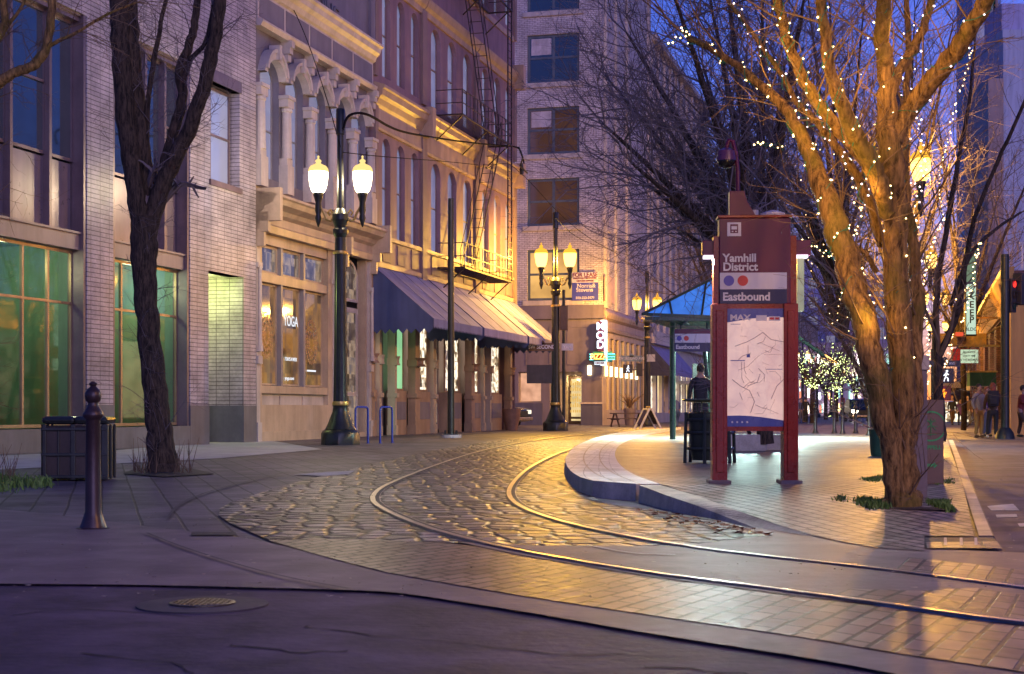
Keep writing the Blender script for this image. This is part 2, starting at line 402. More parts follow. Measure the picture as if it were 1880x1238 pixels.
A=smooth_pts(G(outer,.172,.003)); B=smooth_pts(G(inner,.172,.003))
strip('platform_edge',A,B,m_tact,60)
# grooves along the edge stones
Ar=resample(A,60);Br=resample(B,60)
for k in (.36,.68):
    strip('edge_groove',[a.lerp(c,k-.012)+Vector((0,0,.003)) for a,c in zip(Ar,Br)],[a.lerp(c,k+.012)+Vector((0,0,.003)) for a,c in zip(Ar,Br)],m_kerb,60)
low=[Vector((p.x,p.y,0))+ (Vector((p.x,p.y,0))-Vector((4.6,22,0))).normalized()*.02 for p in A]
b=MB(); strip('k',[p-Vector((0,0,.001)) for p in A],low,m_kerb,60,mb=b); o=b.build('platform_kerb',m_kerb,fix=False); tag(o,kind='structure')
b=MB(); e0=A[-1]; b.quad(e0,B[-1]+Vector((0,0,.001)),Vector((B[-1].x,B[-1].y,0)),Vector((e0.x,e0.y,0)))
fr=[(1174,891,.172),(1225,910,.135),(1280,929,.09),(1330,948,.05),(1386,969,.018)]; bk=[(1212,890,.174),(1290,914,.135),(1350,936,.106),(1420,962,.06),(1500,985,.034)]
FA=G(fr); BA=G(bk)
strip('k',FA,BA,m_kerb,24,mb=b); strip('k',FA,[Vector((p.x-.01,p.y-.03,0)) for p in FA],m_kerb,24,mb=b)
b.quad(FA[0],BA[0],Vector((BA[0].x,BA[0].y,0)),Vector((FA[0].x,FA[0].y,0)))
tag(b.build('ramp_kerb',m_kerb,fix=False),kind='structure')
# concrete apron round the brick point
ap1=[(1386,972),(1442,969),(1500,986),(1542,996),(1605,1007),(1697,1014),(1840,1019),(2100,1032)]; ap2=[(1386,978),(1425,994),(1500,1012),(1580,1028),(1660,1030),(1760,1038),(1880,1052),(2100,1085)]
strip('concrete_apron',smooth_pts(G(ap1,0,.021)),smooth_pts(G(ap2,0,.021)),m_conc,40)
# right kerb stones, gutter and drain slot
ka=[PP(1797,985),PP(1742,808)]; kb=[PP(1825,985),PP(1750,808)]
def kk(l,dz): return [Vector((p.x,p.y,p.z+dz)) for p in resample(l,20)]
b=MB(); strip('k',kk(ka,.006),kk(kb,.006),m_stone,20,mb=b)
strip('k',kk(kb,.006),[Vector((p.x+.01,p.y,.0)) for p in resample(kb,20)],m_stone,20,mb=b)
v=kk(ka,.006)[0]; w=kk(kb,.006)[0]; b.quad(v,w,Vector((w.x,w.y,0)),Vector((v.x,v.y,0)))
tag(b.build('kerb_stones',m_stone,fix=False),kind='structure')
dslot=G([(1697,988),(1824,988),(1832,1002),(1697,1004)],.02); sheet('drain_slot',dslot,.026,m_dark)
strip('brick_patch',G([(1697,1004),(1832,1002)],0,.03),G([(1700,1015),(1842,1016)],0,.03),m_xbrick,10)
for x in (1733,1762,1789):
    sheet('drain_slot_bar',G([(x,990),(x+5,990),(x+6,1004),(x,1004)],.02),.031,m_conc_lt)
# white worn lines on the right road
for pts in ([(1812,930),(1860,926),(1872,938),(1820,938)],[(1828,946),(1866,945),(1868,950),(1830,951)],[(1868,962),(1900,960),(1900,968),(1872,968)]):
    sheet('road_marking',G(pts),.004,M_plain('worn_paint',(.5,.48,.46),.6))
# pale paving patch beyond the cobbles
sheet('road_marking',G([(538,874),(600,869),(652,867),(640,873),(600,877)]),.020,m_conc_lt)
# manhole cover
c=P(372,1112); mh=thing('manhole_cover','round worn steel manhole cover sunk in the dark asphalt','manhole cover',c)
b=MB(); b.lathe([(.30,0),(.30,.008),(.16,.010)],32); b.build('surround',m_bandline,mh)
b=MB(); b.lathe([(.15,.010),(.15,.016),(.14,.018)],32)
m_cover=M_plain('dark_cover_steel',(.16,.13,.08),.3,.8,.3,9)
b.build('cover',m_cover,mh)
b=MB()
for i in range(-5,6):
    for j in range(-5,6):
        if i*i+j*j<27: b.box(i*.024-.007,i*.024+.007,j*.024-.007,j*.024+.007,.0175,.0205)
b.build('stud_pattern',m_cover,mh)
# square service covers by the light kerb band
sheet('service_slot',G([(352,982),(432,982),(436,988),(350,988)]),.020,m_dark)
# ================================================================ BUILDINGS
def arcpts(a,b,d,rise,n=10):
    """points of an arch from (a,d-rise) over the crown (mid,d) to (b,d-rise)"""
    h=(b-a)/2; c=(a+b)/2
    if rise>=h*.98: return [(c-h*math.cos(PI*i/n), d-rise+rise*math.sin(PI*i/n)) for i in range(n+1)]
    R=(h*h+rise*rise)/(2*rise); a0=math.asin(h/R)
    return [(c+R*math.sin(-a0+2*a0*i/n), d-R+R*math.cos(-a0+2*a0*i/n)) for i in range(n+1)]
def wall(mb,s0,s1,z0,z1,ops=(),y=0.0,depth=.25,T=None,mi=0):
    T=T or (lambda s,y,z:(s,y,z))
    xs=sorted({s0,s1,*[v for o in ops for v in o[:2] if s0<v<s1]}); zs=sorted({z0,z1,*[v for o in ops for v in o[2:4] if z0<v<z1]})
    for a,b in zip(xs,xs[1:]):
        for c,d in zip(zs,zs[1:]):
            m=((a+b)/2,(c+d)/2)
            if any(o[0]<m[0]<o[1] and o[2]<m[1]<o[3] for o in ops): continue
            mb.quad(T(a,y,c),T(b,y,c),T(b,y,d),T(a,y,d),mi)
    for o in ops:
        a,b,c,d=o[:4]; r=o[4] if len(o)>4 else 0; y1=y+depth
        sp=d-r
        mb.quad(T(a,y,c),T(a,y1,c),T(a,y1,sp),T(a,y,sp),mi); mb.quad(T(b,y,c),T(b,y1,c),T(b,y1,sp),T(b,y,sp),mi)
        mb.quad(T(a,y,c),T(b,y,c),T(b,y1,c),T(a,y1,c),mi)
        if r:
            ap=arcpts(a,b,d,r)
            for p,q in zip(ap,ap[1:]):
                mb.quad(T(p[0],y,p[1]),T(q[0],y,q[1]),T(q[0],y,d),T(p[0],y,d),mi) if abs(p[1]-d)+abs(q[1]-d)>1e-6 else None
                mb.quad(T(p[0],y,p[1]),T(q[0],y,q[1]),T(q[0],y1,q[1]),T(p[0],y1,p[1]),mi)
        else: mb.quad(T(a,y,d),T(b,y,d),T(b,y1,d),T(a,y1,d),mi)
def window(par,a,b,c,d,y,rise,vx,hz,fm,pm,fw=.06,T=None,fd=.06,name='window',lab=None):
    T=T or (lambda s,y,z:(s,y,z)); m=MB()
    def bx(x0,x1,z0,z1,w=0):
        vs=[T(x,yy,z) for x in (x0,x1) for yy in (y-w,y+fd) for z in (z0,z1)]
        m.add(vs,[(0,1,3,2),(4,6,7,5),(0,4,5,1),(2,3,7,6),(0,2,6,4),(1,5,7,3)])
    sp=d-rise
    bx(a,a+fw,c,sp); bx(b-fw,b,c,sp); bx(a+fw,b-fw,c,c+fw)
    if rise:
        ap=arcpts(a,b,d,rise); cx=(a+b)/2
        for p,q in zip(ap,ap[1:]):
            k=lambda t:(cx+(t[0]-cx)*(1-2*fw/(b-a)), t[1]-fw*max(0,(t[1]-sp)/max(rise,.01)))
            p2,q2=k(p),k(q)
            for yy in (y,): m.quad(T(p[0],yy,p[1]),T(q[0],yy,q[1]),T(q2[0],yy,q2[1]),T(p2[0],yy,p2[1]))
        poly=[(a,c),(b,c)]+ap[::-1]
    else:
        bx(a+fw,b-fw,d-fw,d); poly=[(a,c),(b,c),(b,d),(a,d)]
    for x in vx:
        x=a+(b-a)*x; bx(x-fw/2,x+fw/2,c+fw,(d-fw if not rise else sp))
    for z in hz:
        z=c+(d-c)*z; bx(a+fw,b-fw,z-fw*.4,z+fw*.4,.012)
    f=m.build(name,fm,par); 
    if lab: f['label']=lab
    p=MB(); vs=[T(u,y+fd*.6,v) for u,v in poly]; p.add(vs,[tuple(range(len(vs)))]); p.build('pane',pm,f)
    return f
def lbox(m,T,x0,x1,y0,y1,z0,z1,mi=0):
    vs=[T(x,yy,z) for x in (x0,x1) for yy in (y0,y1) for z in (z0,z1)]
    m.add(vs,[(0,1,3,2),(4,6,7,5),(0,4,5,1),(2,3,7,6),(0,2,6,4),(1,5,7,3)],mi)
I=lambda s,y,z:(s,y,z)
def cornice(m,s0,s1,prof,T=I):                        # prof: (out, z) closed profile, out towards the street
    n=len(prof); vs=[T(s,-o,z) for s in (s0,s1) for o,z in prof]
    fs=[(i,(i+1)%n,(i+1)%n+n,i+n) for i in range(n)]+[tuple(range(n))[::-1],tuple(range(n,2*n))]
    m.add(vs,fs)
def shell(m,s0,s1,z1,back=14,y0=.35,T=I):             # sides, roof and back behind the facade
    y1=back
    m.quad(T(s0,y0,0),T(s0,y1,0),T(s0,y1,z1),T(s0,y0,z1)); m.quad(T(s1,y0,0),T(s1,y1,0),T(s1,y1,z1),T(s1,y0,z1))
    m.quad(T(s0,y1,0),T(s1,y1,0),T(s1,y1,z1),T(s0,y1,z1)); m.quad(T(s0,-.0,z1),T(s1,-.0,z1),T(s1,y1,z1),T(s0,y1,z1))

m_wbrick=M_brick('glazed_white_brick',(.52,.46,.50),(.43,.38,.42),(.15,.12,.14),.40,.105,.011,.35,vec='wall',off=0.0,dirt=.3,bump=.5,rv=.12)
m_greyplinth=M_plain('grey_plinth',(.13,.13,.15),.5,0,.2,1.5)
m_bronze=M_plain('bronze_trim',(.20,.145,.15),.38,.35,.15,2)
m_mull=M_plain('bronze_mullion',(.40,.27,.15),.35,.4,.15,2)
m_lintel=M_plain('painted_lintel',(.33,.25,.22),.45,0,.12,1)
m_spandrel=M_plain('spandrel_panel',(.26,.20,.21),.32,.25,.15,.8,.05)
t=NT('clear_shop_glass'); gl=t.n('ShaderNodeBsdfGlossy'); gl.inputs['Roughness'].default_value=.03; gl.inputs[0].default_value=(1,1,1,1); tr=t.n('ShaderNodeBsdfTransparent'); tr.inputs[0].default_value=(.78,.90,.82,1); fr=t.n('ShaderNodeFresnel'); fr.inputs[0].default_value=2.1; mx=t.n('ShaderNodeMixShader'); t.l(fr.outputs[0],mx.inputs[0]); t.l(tr.outputs[0],mx.inputs[1]); t.l(gl.outputs[0],mx.inputs[2]); t.l(mx.outputs[0],t.out.inputs[0]); m_clear=t.m
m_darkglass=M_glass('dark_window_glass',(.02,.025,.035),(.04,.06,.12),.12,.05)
m_skyglass=M_glass('sky_glow_window_glass',(.24,.26,.36),(.22,.26,.46),.55,.10)  # pale base and faint glow stand in for sky mirrored in the panes
m_greenglass=M_interior('green_lit_glass',[(.30,(.008,.035,.02)),(.42,(.03,.16,.07)),(.50,(.10,.34,.17)),(.56,(.20,.30,.11)),(.64,(.42,.33,.16)),(.74,(.05,.12,.06))],.62,1.5,.22)
m_mint=M_glass('mint_lit_glass',(.1,.2,.1),(.32,.72,.36),.95,.1,.35,.5,.5)
m_shop=M_interior('dim_shop_glass',[(.32,(.015,.012,.01)),(.46,(.10,.07,.05)),(.56,(.40,.28,.18)),(.66,(.12,.10,.10))],.8,1.3,.8)
m_shopbright=M_interior('bright_shop_glass',[(.30,(.04,.03,.02)),(.42,(.35,.24,.14)),(.50,(.95,.80,.55)),(.57,(.9,.85,.7)),(.68,(.25,.16,.09))],1.5,2.2,1.2,.08,.8)
m_amber=M_interior('amber_shop_glass',[(.30,(.015,.010,.008)),(.45,(.16,.08,.03)),(.56,(.45,.21,.05)),(.68,(.20,.11,.06))],.6,.7,.5)

# ---- 1: white brick building with the green windows
b1=thing('office_building','low white glazed brick building with tall green lit windows','building',F0,FROT)
sA,sB=S(-330),S(470); p1=S(160); p1b=S(208); p2=S(349); p3=S(383); p4=S(447)
ZT=12.6
ops=[(S(-150),p1,.50,9.70),(p1b,p2,.50,9.70),(S(386),S(440),6.95,9.55),(p3,p4,0.0,4.55)]
m=MB(); wall(m,sA,sB,0,ZT,ops,0,.42); shell(m,sA,sB,ZT,y0=.0)
m.build('brick_wall',m_wbrick,b1)
for a,b_ in ((sA,S(-150)),(p1,p1b),(p2,p3),(p4,sB)):
    m=MB(); lbox(m,I,a,b_,-.025,.0,0,1.02)
    if b_-a<3: lbox(m,I,a-.02,a,-.025,.42,0,1.02)
    m.build('plinth',m_greyplinth,b1)
for q in ((S(-150)+.0,p1-.02),(p1b,p2-.02)):
    m=MB(); lbox(m,I,q[0],q[1],-.022,.45,0,.50); m.build('window_plinth',m_greyplinth,b1)
m=MB(); lbox(m,I,sA,sB,-.12,.3,ZT-.02,ZT+.35); m.build('coping',m_bronze,b1)
def bay(x0,x1,nv,nu):
    for z0,z1,mt,nm in ((4.46,4.86,m_lintel,'lintel_beam'),(9.55,9.70,m_bronze,'head_trim')):
        mm=MB(); lbox(mm,I,x0,x1,.12,.45,z0,z1); lbox(mm,I,x0,x1,.07,.12,z1-.05,z1+.0); mm.build(nm,mt,b1)
    window(b1,x0+.03,x1-.10,.52,4.45,.30,0,nv,[.70],m_mull,m_clear,.07)
    k=[0]+nu+[1]
    for i in range(len(k)-1):
        a=x0+.1+(x1-x0-.2)*k[i]; c=x0+.1+(x1-x0-.2)*k[i+1]
        window(b1,a,c,6.42,9.55,.28,0,[],[.5] if i%2==0 else [],m_bronze,m_darkglass,.07)
        mm=MB(); lbox(mm,I,a+.05,c-.05,.33,.36,4.90,6.38); mm.build('spandrel_panel',m_spandrel,b1)
        if i: 
            mm=MB(); lbox(mm,I,a-.05,a+.05,.16,.40,4.88,9.6); mm.build('mullion',m_bronze,b1)
    for x in (x0,x1-.12):
        mm=MB(); lbox(mm,I,x,x+.10,.02,.42,.5,9.7); mm.build('side_trim',m_bronze,b1)
x0=S(-150)
bay(x0,p1,[ (S(q)-x0)/(p1-x0) for q in (-60,15,68,115)],[(S(q)-x0)/(p1-x0) for q in (-60,34,108)])
bay(p1b,p2,[.24,.60],[.48,.75])
window(b1,S(388),S(438),6.97,9.5,.26,0,[.28],[.5],m_bronze,m_skyglass,.07)
m=MB(); lbox(m,I,S(384),S(442),-.06,.1,6.80,6.95); m.build('sill',m_bronze,b1)
m=MB(); lbox(m,I,S(384),S(442),-.04,.2,9.55,9.85); m.build('lintel_beam',m_bronze,b1)
# lit alcove
m=MB(); y1=1.9
m.quad((p3,y1,0),(p4,y1,0),(p4,y1,4.55),(p3,y1,4.55)); m.quad((p3,.42,0),(p3,y1,0),(p3,y1,4.55),(p3,.42,4.55)); m.quad((p4,.42,0),(p4,y1,0),(p4,y1,4.55),(p4,.42,4.55)); m.quad((p3,.0,4.55),(p4,.0,4.55),(p4,y1,4.55),(p3,y1,4.55))
m.build('alcove',m_wbrick,b1)
m=MB(); lbox(m,I,p3,p4,y1-.03,y1,0,1.02); lbox(m,I,p4-.03,p4,.0,y1-.03,0,1.02); m.build('plinth',m_greyplinth,b1)
m=MB(); m.lathe([(.14,0),(.16,-.05),(.05,-.09)],16,((p3+p4)/2,1.0,4.54)); m.build('ceiling_lamp',M_emit('alcove_lamp',(.75,1,.3),14),b1)
light('alcove_light','POINT',((p3+p4)/2,.95,4.2),42,(.80,1.0,.28),b1,shadow_soft_size=.12)
# lit rooms behind the tall windows
m_gwall=M_plain('green_room_wall',(.24,.42,.33),.6,0,.12,.6); m_gdark=M_plain('dark_green_partition',(.03,.12,.07),.6,0,.2,1); m_beige=M_plain('beige_screen',(.50,.40,.24),.6,0,.12,1); m_gfloor=M_plain('room_floor',(.14,.13,.11),.35)
def room(xa,xb,seed):
    r_=random.Random(seed); D=3.0
    m=MB(); m.quad((xa,D,.45),(xb,D,.45),(xb,D,4.6),(xa,D,4.6)); m.quad((xa,.46,.45),(xa,D,.45),(xa,D,4.6),(xa,.46,4.6)); m.quad((xb,.46,.45),(xb,D,.45),(xb,D,4.6),(xb,.46,4.6)); m.quad((xa,.46,4.6),(xb,.46,4.6),(xb,D,4.6),(xa,D,4.6)); m.build('room_wall',m_gwall,b1)
    m=MB(); m.quad((xa,.42,.50),(xb,.42,.50),(xb,D,.50),(xa,D,.50)); m.build('room_floor',m_gfloor,b1)
    x=xa+.4
    while x<xb-.3:
        w_=r_.uniform(.25,.7); y=r_.uniform(1.2,2.7); h=r_.choice((1.2,1.6,2.6,4.0,4.05)); mt=r_.choice((m_gdark,m_beige,m_gdark,m_gwall)); m=MB(); m.box(x,x+w_,y,y+.12,.51,.5+h); m.build('display_screen',mt,b1); x+=w_+r_.uniform(.15,.6)
    for k in range(2):
        light('room_light','POINT',(xa+(xb-xa)*(.3+.4*k),1.1,4.1),17,(.62,1,.66) if k==0 else (1,.95,.55),b1,shadow_soft_size=.2)
room(x0-.2,p1-.05,4); room(p1b+.02,p2-.05,9)
# notices taped inside the glass
m=MB(); m.box(S(209),S(223),.285,.29,1.75,2.7); o=m.build('paper_notice',M_plain('paper',(.55,.55,.5),.7),b1)

# ---- 2: ornate pale building with the yoga shop
b2=thing('ornate_building','pale cast iron fronted building with round arches over a yoga studio','building',F0,FROT)
m_pale=M_plain('pale_painted_stone',(.50,.44,.42),.5,0,.16,1.2,.3,.004)
m_slate=M_plain('slate_blue_paint',(.16,.145,.19),.55,0,.15,1.5)
m_store=M_plain('cream_shopfront_paint',(.46,.35,.26),.42,0,.15,1.5)
m_storetrim=M_plain('grey_shopfront_trim',(.25,.235,.26),.42,0,.12,1.5)
a0,a1=S(470)+.02,S(683)
m=MB(); LW=a1-a0; nb=5; bw=(LW-.35)/nb
ops=[(a0+.35+bw*i+.16,a0+.35+bw*(i+1)-.32,7.55,10.95,.48) for i in range(nb)]
sops=[(S(487),S(608),1.05,6.0),(S(636),S(676),.15,6.0)]
wall(m,a0,a1,7.2,15.0,ops,.12,.3); shell(m,a0,a1,14.9,y0=.12); m.build('upper_wall',m_slate,b2)
m=MB(); wall(m,a0,a1,0,7.2,sops,.10,.30); m.build('shopfront_wall',m_store,b2)
# columns, capitals and arch hoods
def halfring(m,a,b,d,rise,w,y0,y1,T=I,n=12):
    ip=arcpts(a,b,d,rise,n); op=arcpts(a-w,b+w,d+w,rise+w*.9,n)
    for i in range(n):
        p,q,P2,Q2=ip[i],ip[i+1],op[i],op[i+1]
        m.quad(T(p[0],y0,p[1]),T(q[0],y0,q[1]),T(Q2[0],y0,Q2[1]),T(P2[0],y0,P2[1]))
        m.quad(T(P2[0],y0,P2[1]),T(Q2[0],y0,Q2[1]),T(Q2[0],y1,Q2[1]),T(P2[0],y1,P2[1]))
        m.quad(T(p[0],y0,p[1]),T(q[0],y0,q[1]),T(q[0],y1,q[1]),T(p[0],y1,p[1]))
for i in range(nb+1):
    xc=a0+.35+bw*i-.08; m=MB(); 
    if i==0: xc=a0+.22
    if i==nb: xc=a1-.16
    lbox(m,I,xc-.24,xc+.24,-.16,.12,7.20,8.05); lbox(m,I,xc-.20,xc+.20,-.12,.12,8.05,8.25)
    m.lathe([(.17,8.25),(.155,8.5),(.14,9.6),(.17,9.64),(.17,9.70),(.15,9.75)],14,(xc,-.02,0))
    lbox(m,I,xc-.23,xc+.23,-.16,.12,9.75,9.98); lbox(m,I,xc-.27,xc+.27,-.20,.12,9.98,10.08)
    m.build('column',m_pale,b2)
    if i<nb:
        o_=ops[i]; m=MB(); halfring(m,o_[0],o_[1],o_[3],o_[4],.18,-.12,.12); halfring(m,o_[0]+.0,o_[1]-.0,o_[3]+.20,o_[4]+.1,.10,-.18,.12)
        kx=(o_[0]+o_[1])/2; lbox(m,I,kx-.08,kx+.08,-.24,.1,o_[3]+.0,o_[3]+.42)
        m.build('arch_hood',m_pale,b2)
        window(b2,o_[0],o_[1],o_[2],o_[3],.33,o_[4],[],[.42],m_storetrim,m_skyglass,.05)
        m=MB(); x=a0+.35+bw*(i+.5)-.08+bw*.5
        for zz,ww in ((11.1,.12),(11.32,.18),(11.5,.24)): lbox(m,I,x-.11,x+.11,-ww,.12,zz,zz+.2)
        m.build('bracket',m_pale,b2)
m=MB(); cornice(m,a0,a1,[(-.12,11.68),(.14,11.68),(.2,11.8),(.2,11.86),(.04,11.9),(.04,12.65),(.12,12.7),(.18,12.85),(.30,12.95),(.34,13.1),(.42,13.16),(.42,13.24),(-.12,13.3)]); m.build('main_cornice',m_pale,b2)
for i in range(5):
    m=MB(); x=a0+.12+i*(LW-.1)/5; lbox(m,I,x,x+(LW-.1)/5-.14,-.052,-.038,11.96,12.58); m.build('frieze_panel',m_slate,b2)
m=MB(); lbox(m,I,a0,a1,-.02,.3,13.3,15.1); lbox(m,I,a1-.4,a1,-.12,.3,13.3,15.2); lbox(m,I,a1-.46,a1+.0,-.18,.3,15.2,15.45); m.build('parapet',m_slate,b2)
m=MB(); cornice(m,a0,a1-.46,[(-.1,15.1),(.1,15.1),(.22,15.3),(.22,15.4),(-.1,15.45)]); m.build('parapet_cap',m_pale,b2)
text('1878 BLOCK'.replace('1878 BLOCK','MILLER'),.95,m_pale,b2,Matrix.Translation((a0+4.4,-.04,14.1))@Matrix.Rotation(PI/2,4,'X'),'parapet_lettering',.03) if False else None
# shopfront
m=MB(); cornice(m,a0,a1,[(-.1,5.95),(.10,5.95),(.12,6.15),(.07,6.2),(.07,6.42),(.20,6.5),(.26,6.62),(.50,6.72),(.56,6.86),(.62,6.9),(.62,6.97),(.0,7.05),(-.1,7.2)])
lbox(m,I,a0,a0+.18,-.72,.1,6.2,7.12); lbox(m,I,a1-.2,a1,-.72,.1,6.2,7.12)
for x in (a0+.09,S(628),a1-.1): lbox(m,I,x-.09,x+.09,-.36,.1,5.9,6.45); lbox(m,I,x-.07,x+.07,-.22,.1,5.5,5.9)
m.build('shop_cornice',m_store,b2)
for x,w_ in ((a0+.14,.14),(S(622),.32),(a1-.13,.13)):
    m=MB(); lbox(m,I,x-w_,x+w_,-.05,.12,.0,.55); lbox(m,I,x-w_*.85,x+w_*.85,-.0,.12,.55,5.9); lbox(m,I,x-w_,x+w_,-.07,.12,2.2,2.42); lbox(m,I,x-w_,x+w_,-.07,.12,4.9,5.05)
    m.lathe([(.10,0),(.06,.3),(.05,2.2),(.06,2.4)],10,(x,-.05,2.55)); m.build('pilaster',m_pale,b2)
xa,xb=S(487),S(608)
xs=[xa,S(527),S(568),xb]
for i in range(3):
    window(b2,xs[i]+(.06 if i else 0),xs[i+1]-(.06 if i<2 else 0),1.62,4.55,.30,0,[],[],m_store,m_amber,.05)
    window(b2,xs[i]+(.06 if i else 0),xs[i+1]-(.06 if i<2 else 0),4.85,5.65,.28,0,[],[],m_store,m_shopbright if False else m_shop,.07)
    m=MB(); lbox(m,I,xs[i]+.06,xs[i+1]-.06,.24,.27,.62,1.32); m.build('bulkhead_panel',m_pale,b2)
for i in (1,2):
    m=MB(); lbox(m,I,xs[i]-.07,xs[i]+.07,.16,.36,1.6,5.7); m.build('mullion',m_storetrim,b2)
boxes('transom_rail',m_store,b2,((xa,xb,.12,.4,1.38,1.6),(xa,xb,.14,.4,4.57,4.83),(xa,xb,.14,.4,5.66,6.0)))
m=MB(); lbox(m,I,a0,S(608),.0,.3,0.0,.28); lbox(m,I,xa,xb,.27,.4,.28,1.38); m.build('bulkhead',m_store,b2)
RX=Matrix.Rotation(PI/2,4,'X')
m_white=M_emit('white_window_lettering',(.85,.88,.95),.75)
m_tan=M_plain('tan_window_decal',(.45,.26,.12),.5)
text('YOGA',.44,m_white,b2,Matrix.Translation(((xs[1]+xs[2])/2+.14,.30,3.55))@RX,'shop_lettering',.003,sx=.86)
text('7 DAYS A WEEK',.15,m_white,b2,Matrix.Translation(((xs[1]+xs[2])/2+.14,.30,2.42))@RX,'shop_lettering',.003,sx=.85)
text('yoga.com',.15,m_white,b2,Matrix.Translation(((xs[1]+xs[2])/2+.03,.30,1.85))@RX,'shop_lettering',.003,sx=1.2)
m=MB(); m.box((xs[2]+xs[3])/2-.35,(xs[2]+xs[3])/2+.35,.297,.30,2.09,2.14); m.build('white_line_decal',m_white,b2)
text('BUILDING',.62,m_greyplinth,b2,Matrix.Translation((S(583),-.045,ZF(583,6)))@RX,'parapet_lettering',.03,sx=1.2,bold=.01)
for k,zc in ((0,3.1),(2,3.0)):
    m=MB(); cx=(xs[k]+xs[k+1])/2
    for r,n_ in ((.20,12),(.34,18),(.48,24)):
        for j in range(n_):
            t=2*PI*j/n_; px,pz=cx+r*math.cos(t)*.95,zc+r*1.35*math.sin(t); q=[]
            for e in range(6):
                t2=2*PI*e/6; q.append((px+.05*math.cos(t2),.303,pz+.065*math.sin(t2)))
            m.add(q,[tuple(range(6))])
    m.build('mandala_decal',m_tan,b2)
window(b2,S(638),S(674),.2,4.3,.32,0,[],[.3],m_pale,m_shop,.16,name='door'); window(b2,S(638),S(674),4.5,5.9,.32,.5,[],[],m_pale,m_shop,.1)

# ---- 3: brown painted brick building with awnings
b3=thing('brick_building','mauve brown building with blue awnings and an iron fire escape','building',F0,FROT)
m_brown=M_plain('mauve_brown_paint',(.22,.135,.165),.6,0,.14,1.4,.35,.006)
m_brtrim=M_plain('tan_cornice_paint',(.37,.26,.19),.5,0,.15,1.6,.2)
m_pier=M_plain('dark_pier_paint',(.21,.145,.14),.6,0,.15,1.5)
B=[S(685),S(776),S(873),S(945)]; e0,e1=B[0],B[3]
H3=23.0
m=MB(); ops=[]
for k in range(3):
    w3=(B[k+1]-B[k]-.7)/3
    for i in range(3):
        a=B[k]+.55+w3*i+w3*.22; b_=a+w3*.56
        ops+= [(a,b_,6.95,10.35,.45),(a,b_,12.45,15.5,.45),(a,b_,18.2,21.0,.45)]
wall(m,e0,e1,5.6,H3,ops,.0,.22); shell(m,e0,e1,H3-.05,back=9,y0=0.0); m.build('upper_wall',m_brown,b3)
for o_ in ops:
    window(b3,o_[0],o_[1],o_[2],o_[3],.16,o_[4],[],[.5],m_pier,m_skyglass,.06)
for k in range(3):
    w3=(B[k+1]-B[k]-.7)/3
    for i in range(3):
        a=B[k]+.55+w3*i+w3*.22; b_=a+w3*.56; mm=MB(); mm2=mm
        lbox(mm,I,a+.02,b_-.02,-.03,-.0,6.05,6.75); mm.build('recess_panel',m_pier,b3)
for k in range(4):
    m=MB(); x=B[k]; a=max(e0,x-.27); b_=min(e1+.06,x+.27)
    lbox(m,I,a,b_,-.10,.0,5.6,11.3); lbox(m,I,a,b_,-.10,0,12.3,16.0); lbox(m,I,a,b_,-.1,0,17.8,22)
    m.build('pier',m_pier,b3)
for k in range(3):
    for z,pn in ((11.35,1),(15.85,0),(21.9,0)):
        m=MB(); s=B[k]+(.0 if k else .05); t=B[k+1]-.1
        if pn: cornice(m,s,t,[(0,z-.85),(.07,z-.85),(.09,z-.75),(.05,z-.72),(.05,z-.1),(.12,z),(.20,z+.18),(.30,z+.28),(.34,z+.48),(.40,z+.52),(.40,z+.62),(0,z+.75)])
        else: cornice(m,s,t,[(0,z-.2),(.07,z-.2),(.1,z),(.20,z+.12),(.26,z+.3),(.28,z+.4),(0,z+.5)])
        m.build('cornice',m_brtrim,b3)
        if k==2 or pn:
            m=MB(); lbox(m,I,B[k+1]-.32,B[k+1]+.08,-.50,.0,z-.3,z+.8) ; m.build('cornice_bracket',m_brtrim,b3)
    boxes('sill_course',m_brtrim,b3,((B[k]+.27,B[k+1]-.27,-.06,0,5.82,5.98),(B[k]+.27,B[k+1]-.27,-.08,0,6.80,6.93),(B[k]+.27,B[k+1]-.27,-.05,0,17.7,17.95)))
# ground floor: piers, pilasters, shop windows, bulkheads
m=MB(); wall(m,e0,e1,0,5.6,[],.75,.1); m.build('lower_wall',m_pier,b3)
def col(x,w_,y0,mt,nm):
    mm=MB(); lbox(mm,I,x-w_,x+w_,y0,y0+.35,0,.35); lbox(mm,I,x-w_*.8,x+w_*.8,y0+.04,y0+.33,.35,5.6); lbox(mm,I,x-w_,x+w_,y0-.04,y0+.35,1.35,1.50); lbox(mm,I,x-w_,x+w_,y0-.04,y0+.35,2.5,2.75)
    mm.lathe([(w_*.9,0),(w_*.5,.1),(w_*.5,.2),(w_*.9,.32)],8,(x,y0-.02,2.5)); mm.build(nm,mt,b3)
m_tanp=M_plain('tan_pier_paint',(.34,.225,.15),.5,0,.15,1.4)
m_cream=M_plain('cream_pilaster_paint',(.46,.37,.27),.5,0,.12,1.4)
for x,w_ in ((685,.18),(766,.34),(868,.3),(938,.2)): col(S(x),w_,-.06,m_tanp,'pier')
for x in (706,734,804,832 if False else 806,895,907): col(S(x),.12,.10,m_cream,'pilaster')
def shopwin(xa,xb,pm,door=False):
    xa,xb=S(xa),S(xb)
    if door:
        window(b3,xa,xb,.12,4.6,.55,0,[],[.25,.8],m_pier,pm,.14,name='door')
    else:
        window(b3,xa,xb,1.62,4.9,.34,0,[],[.86],m_tanp,pm,.06)
        mm=MB(); lbox(mm,I,xa,xb,.22,.6,0,1.6); mm.build('bulkhead',m_tanp,b3)
        mm=MB(); lbox(mm,I,xa+.12,xb-.12,.20,.225,.55,1.2); mm.build('bulkhead_panel',m_slate,b3)
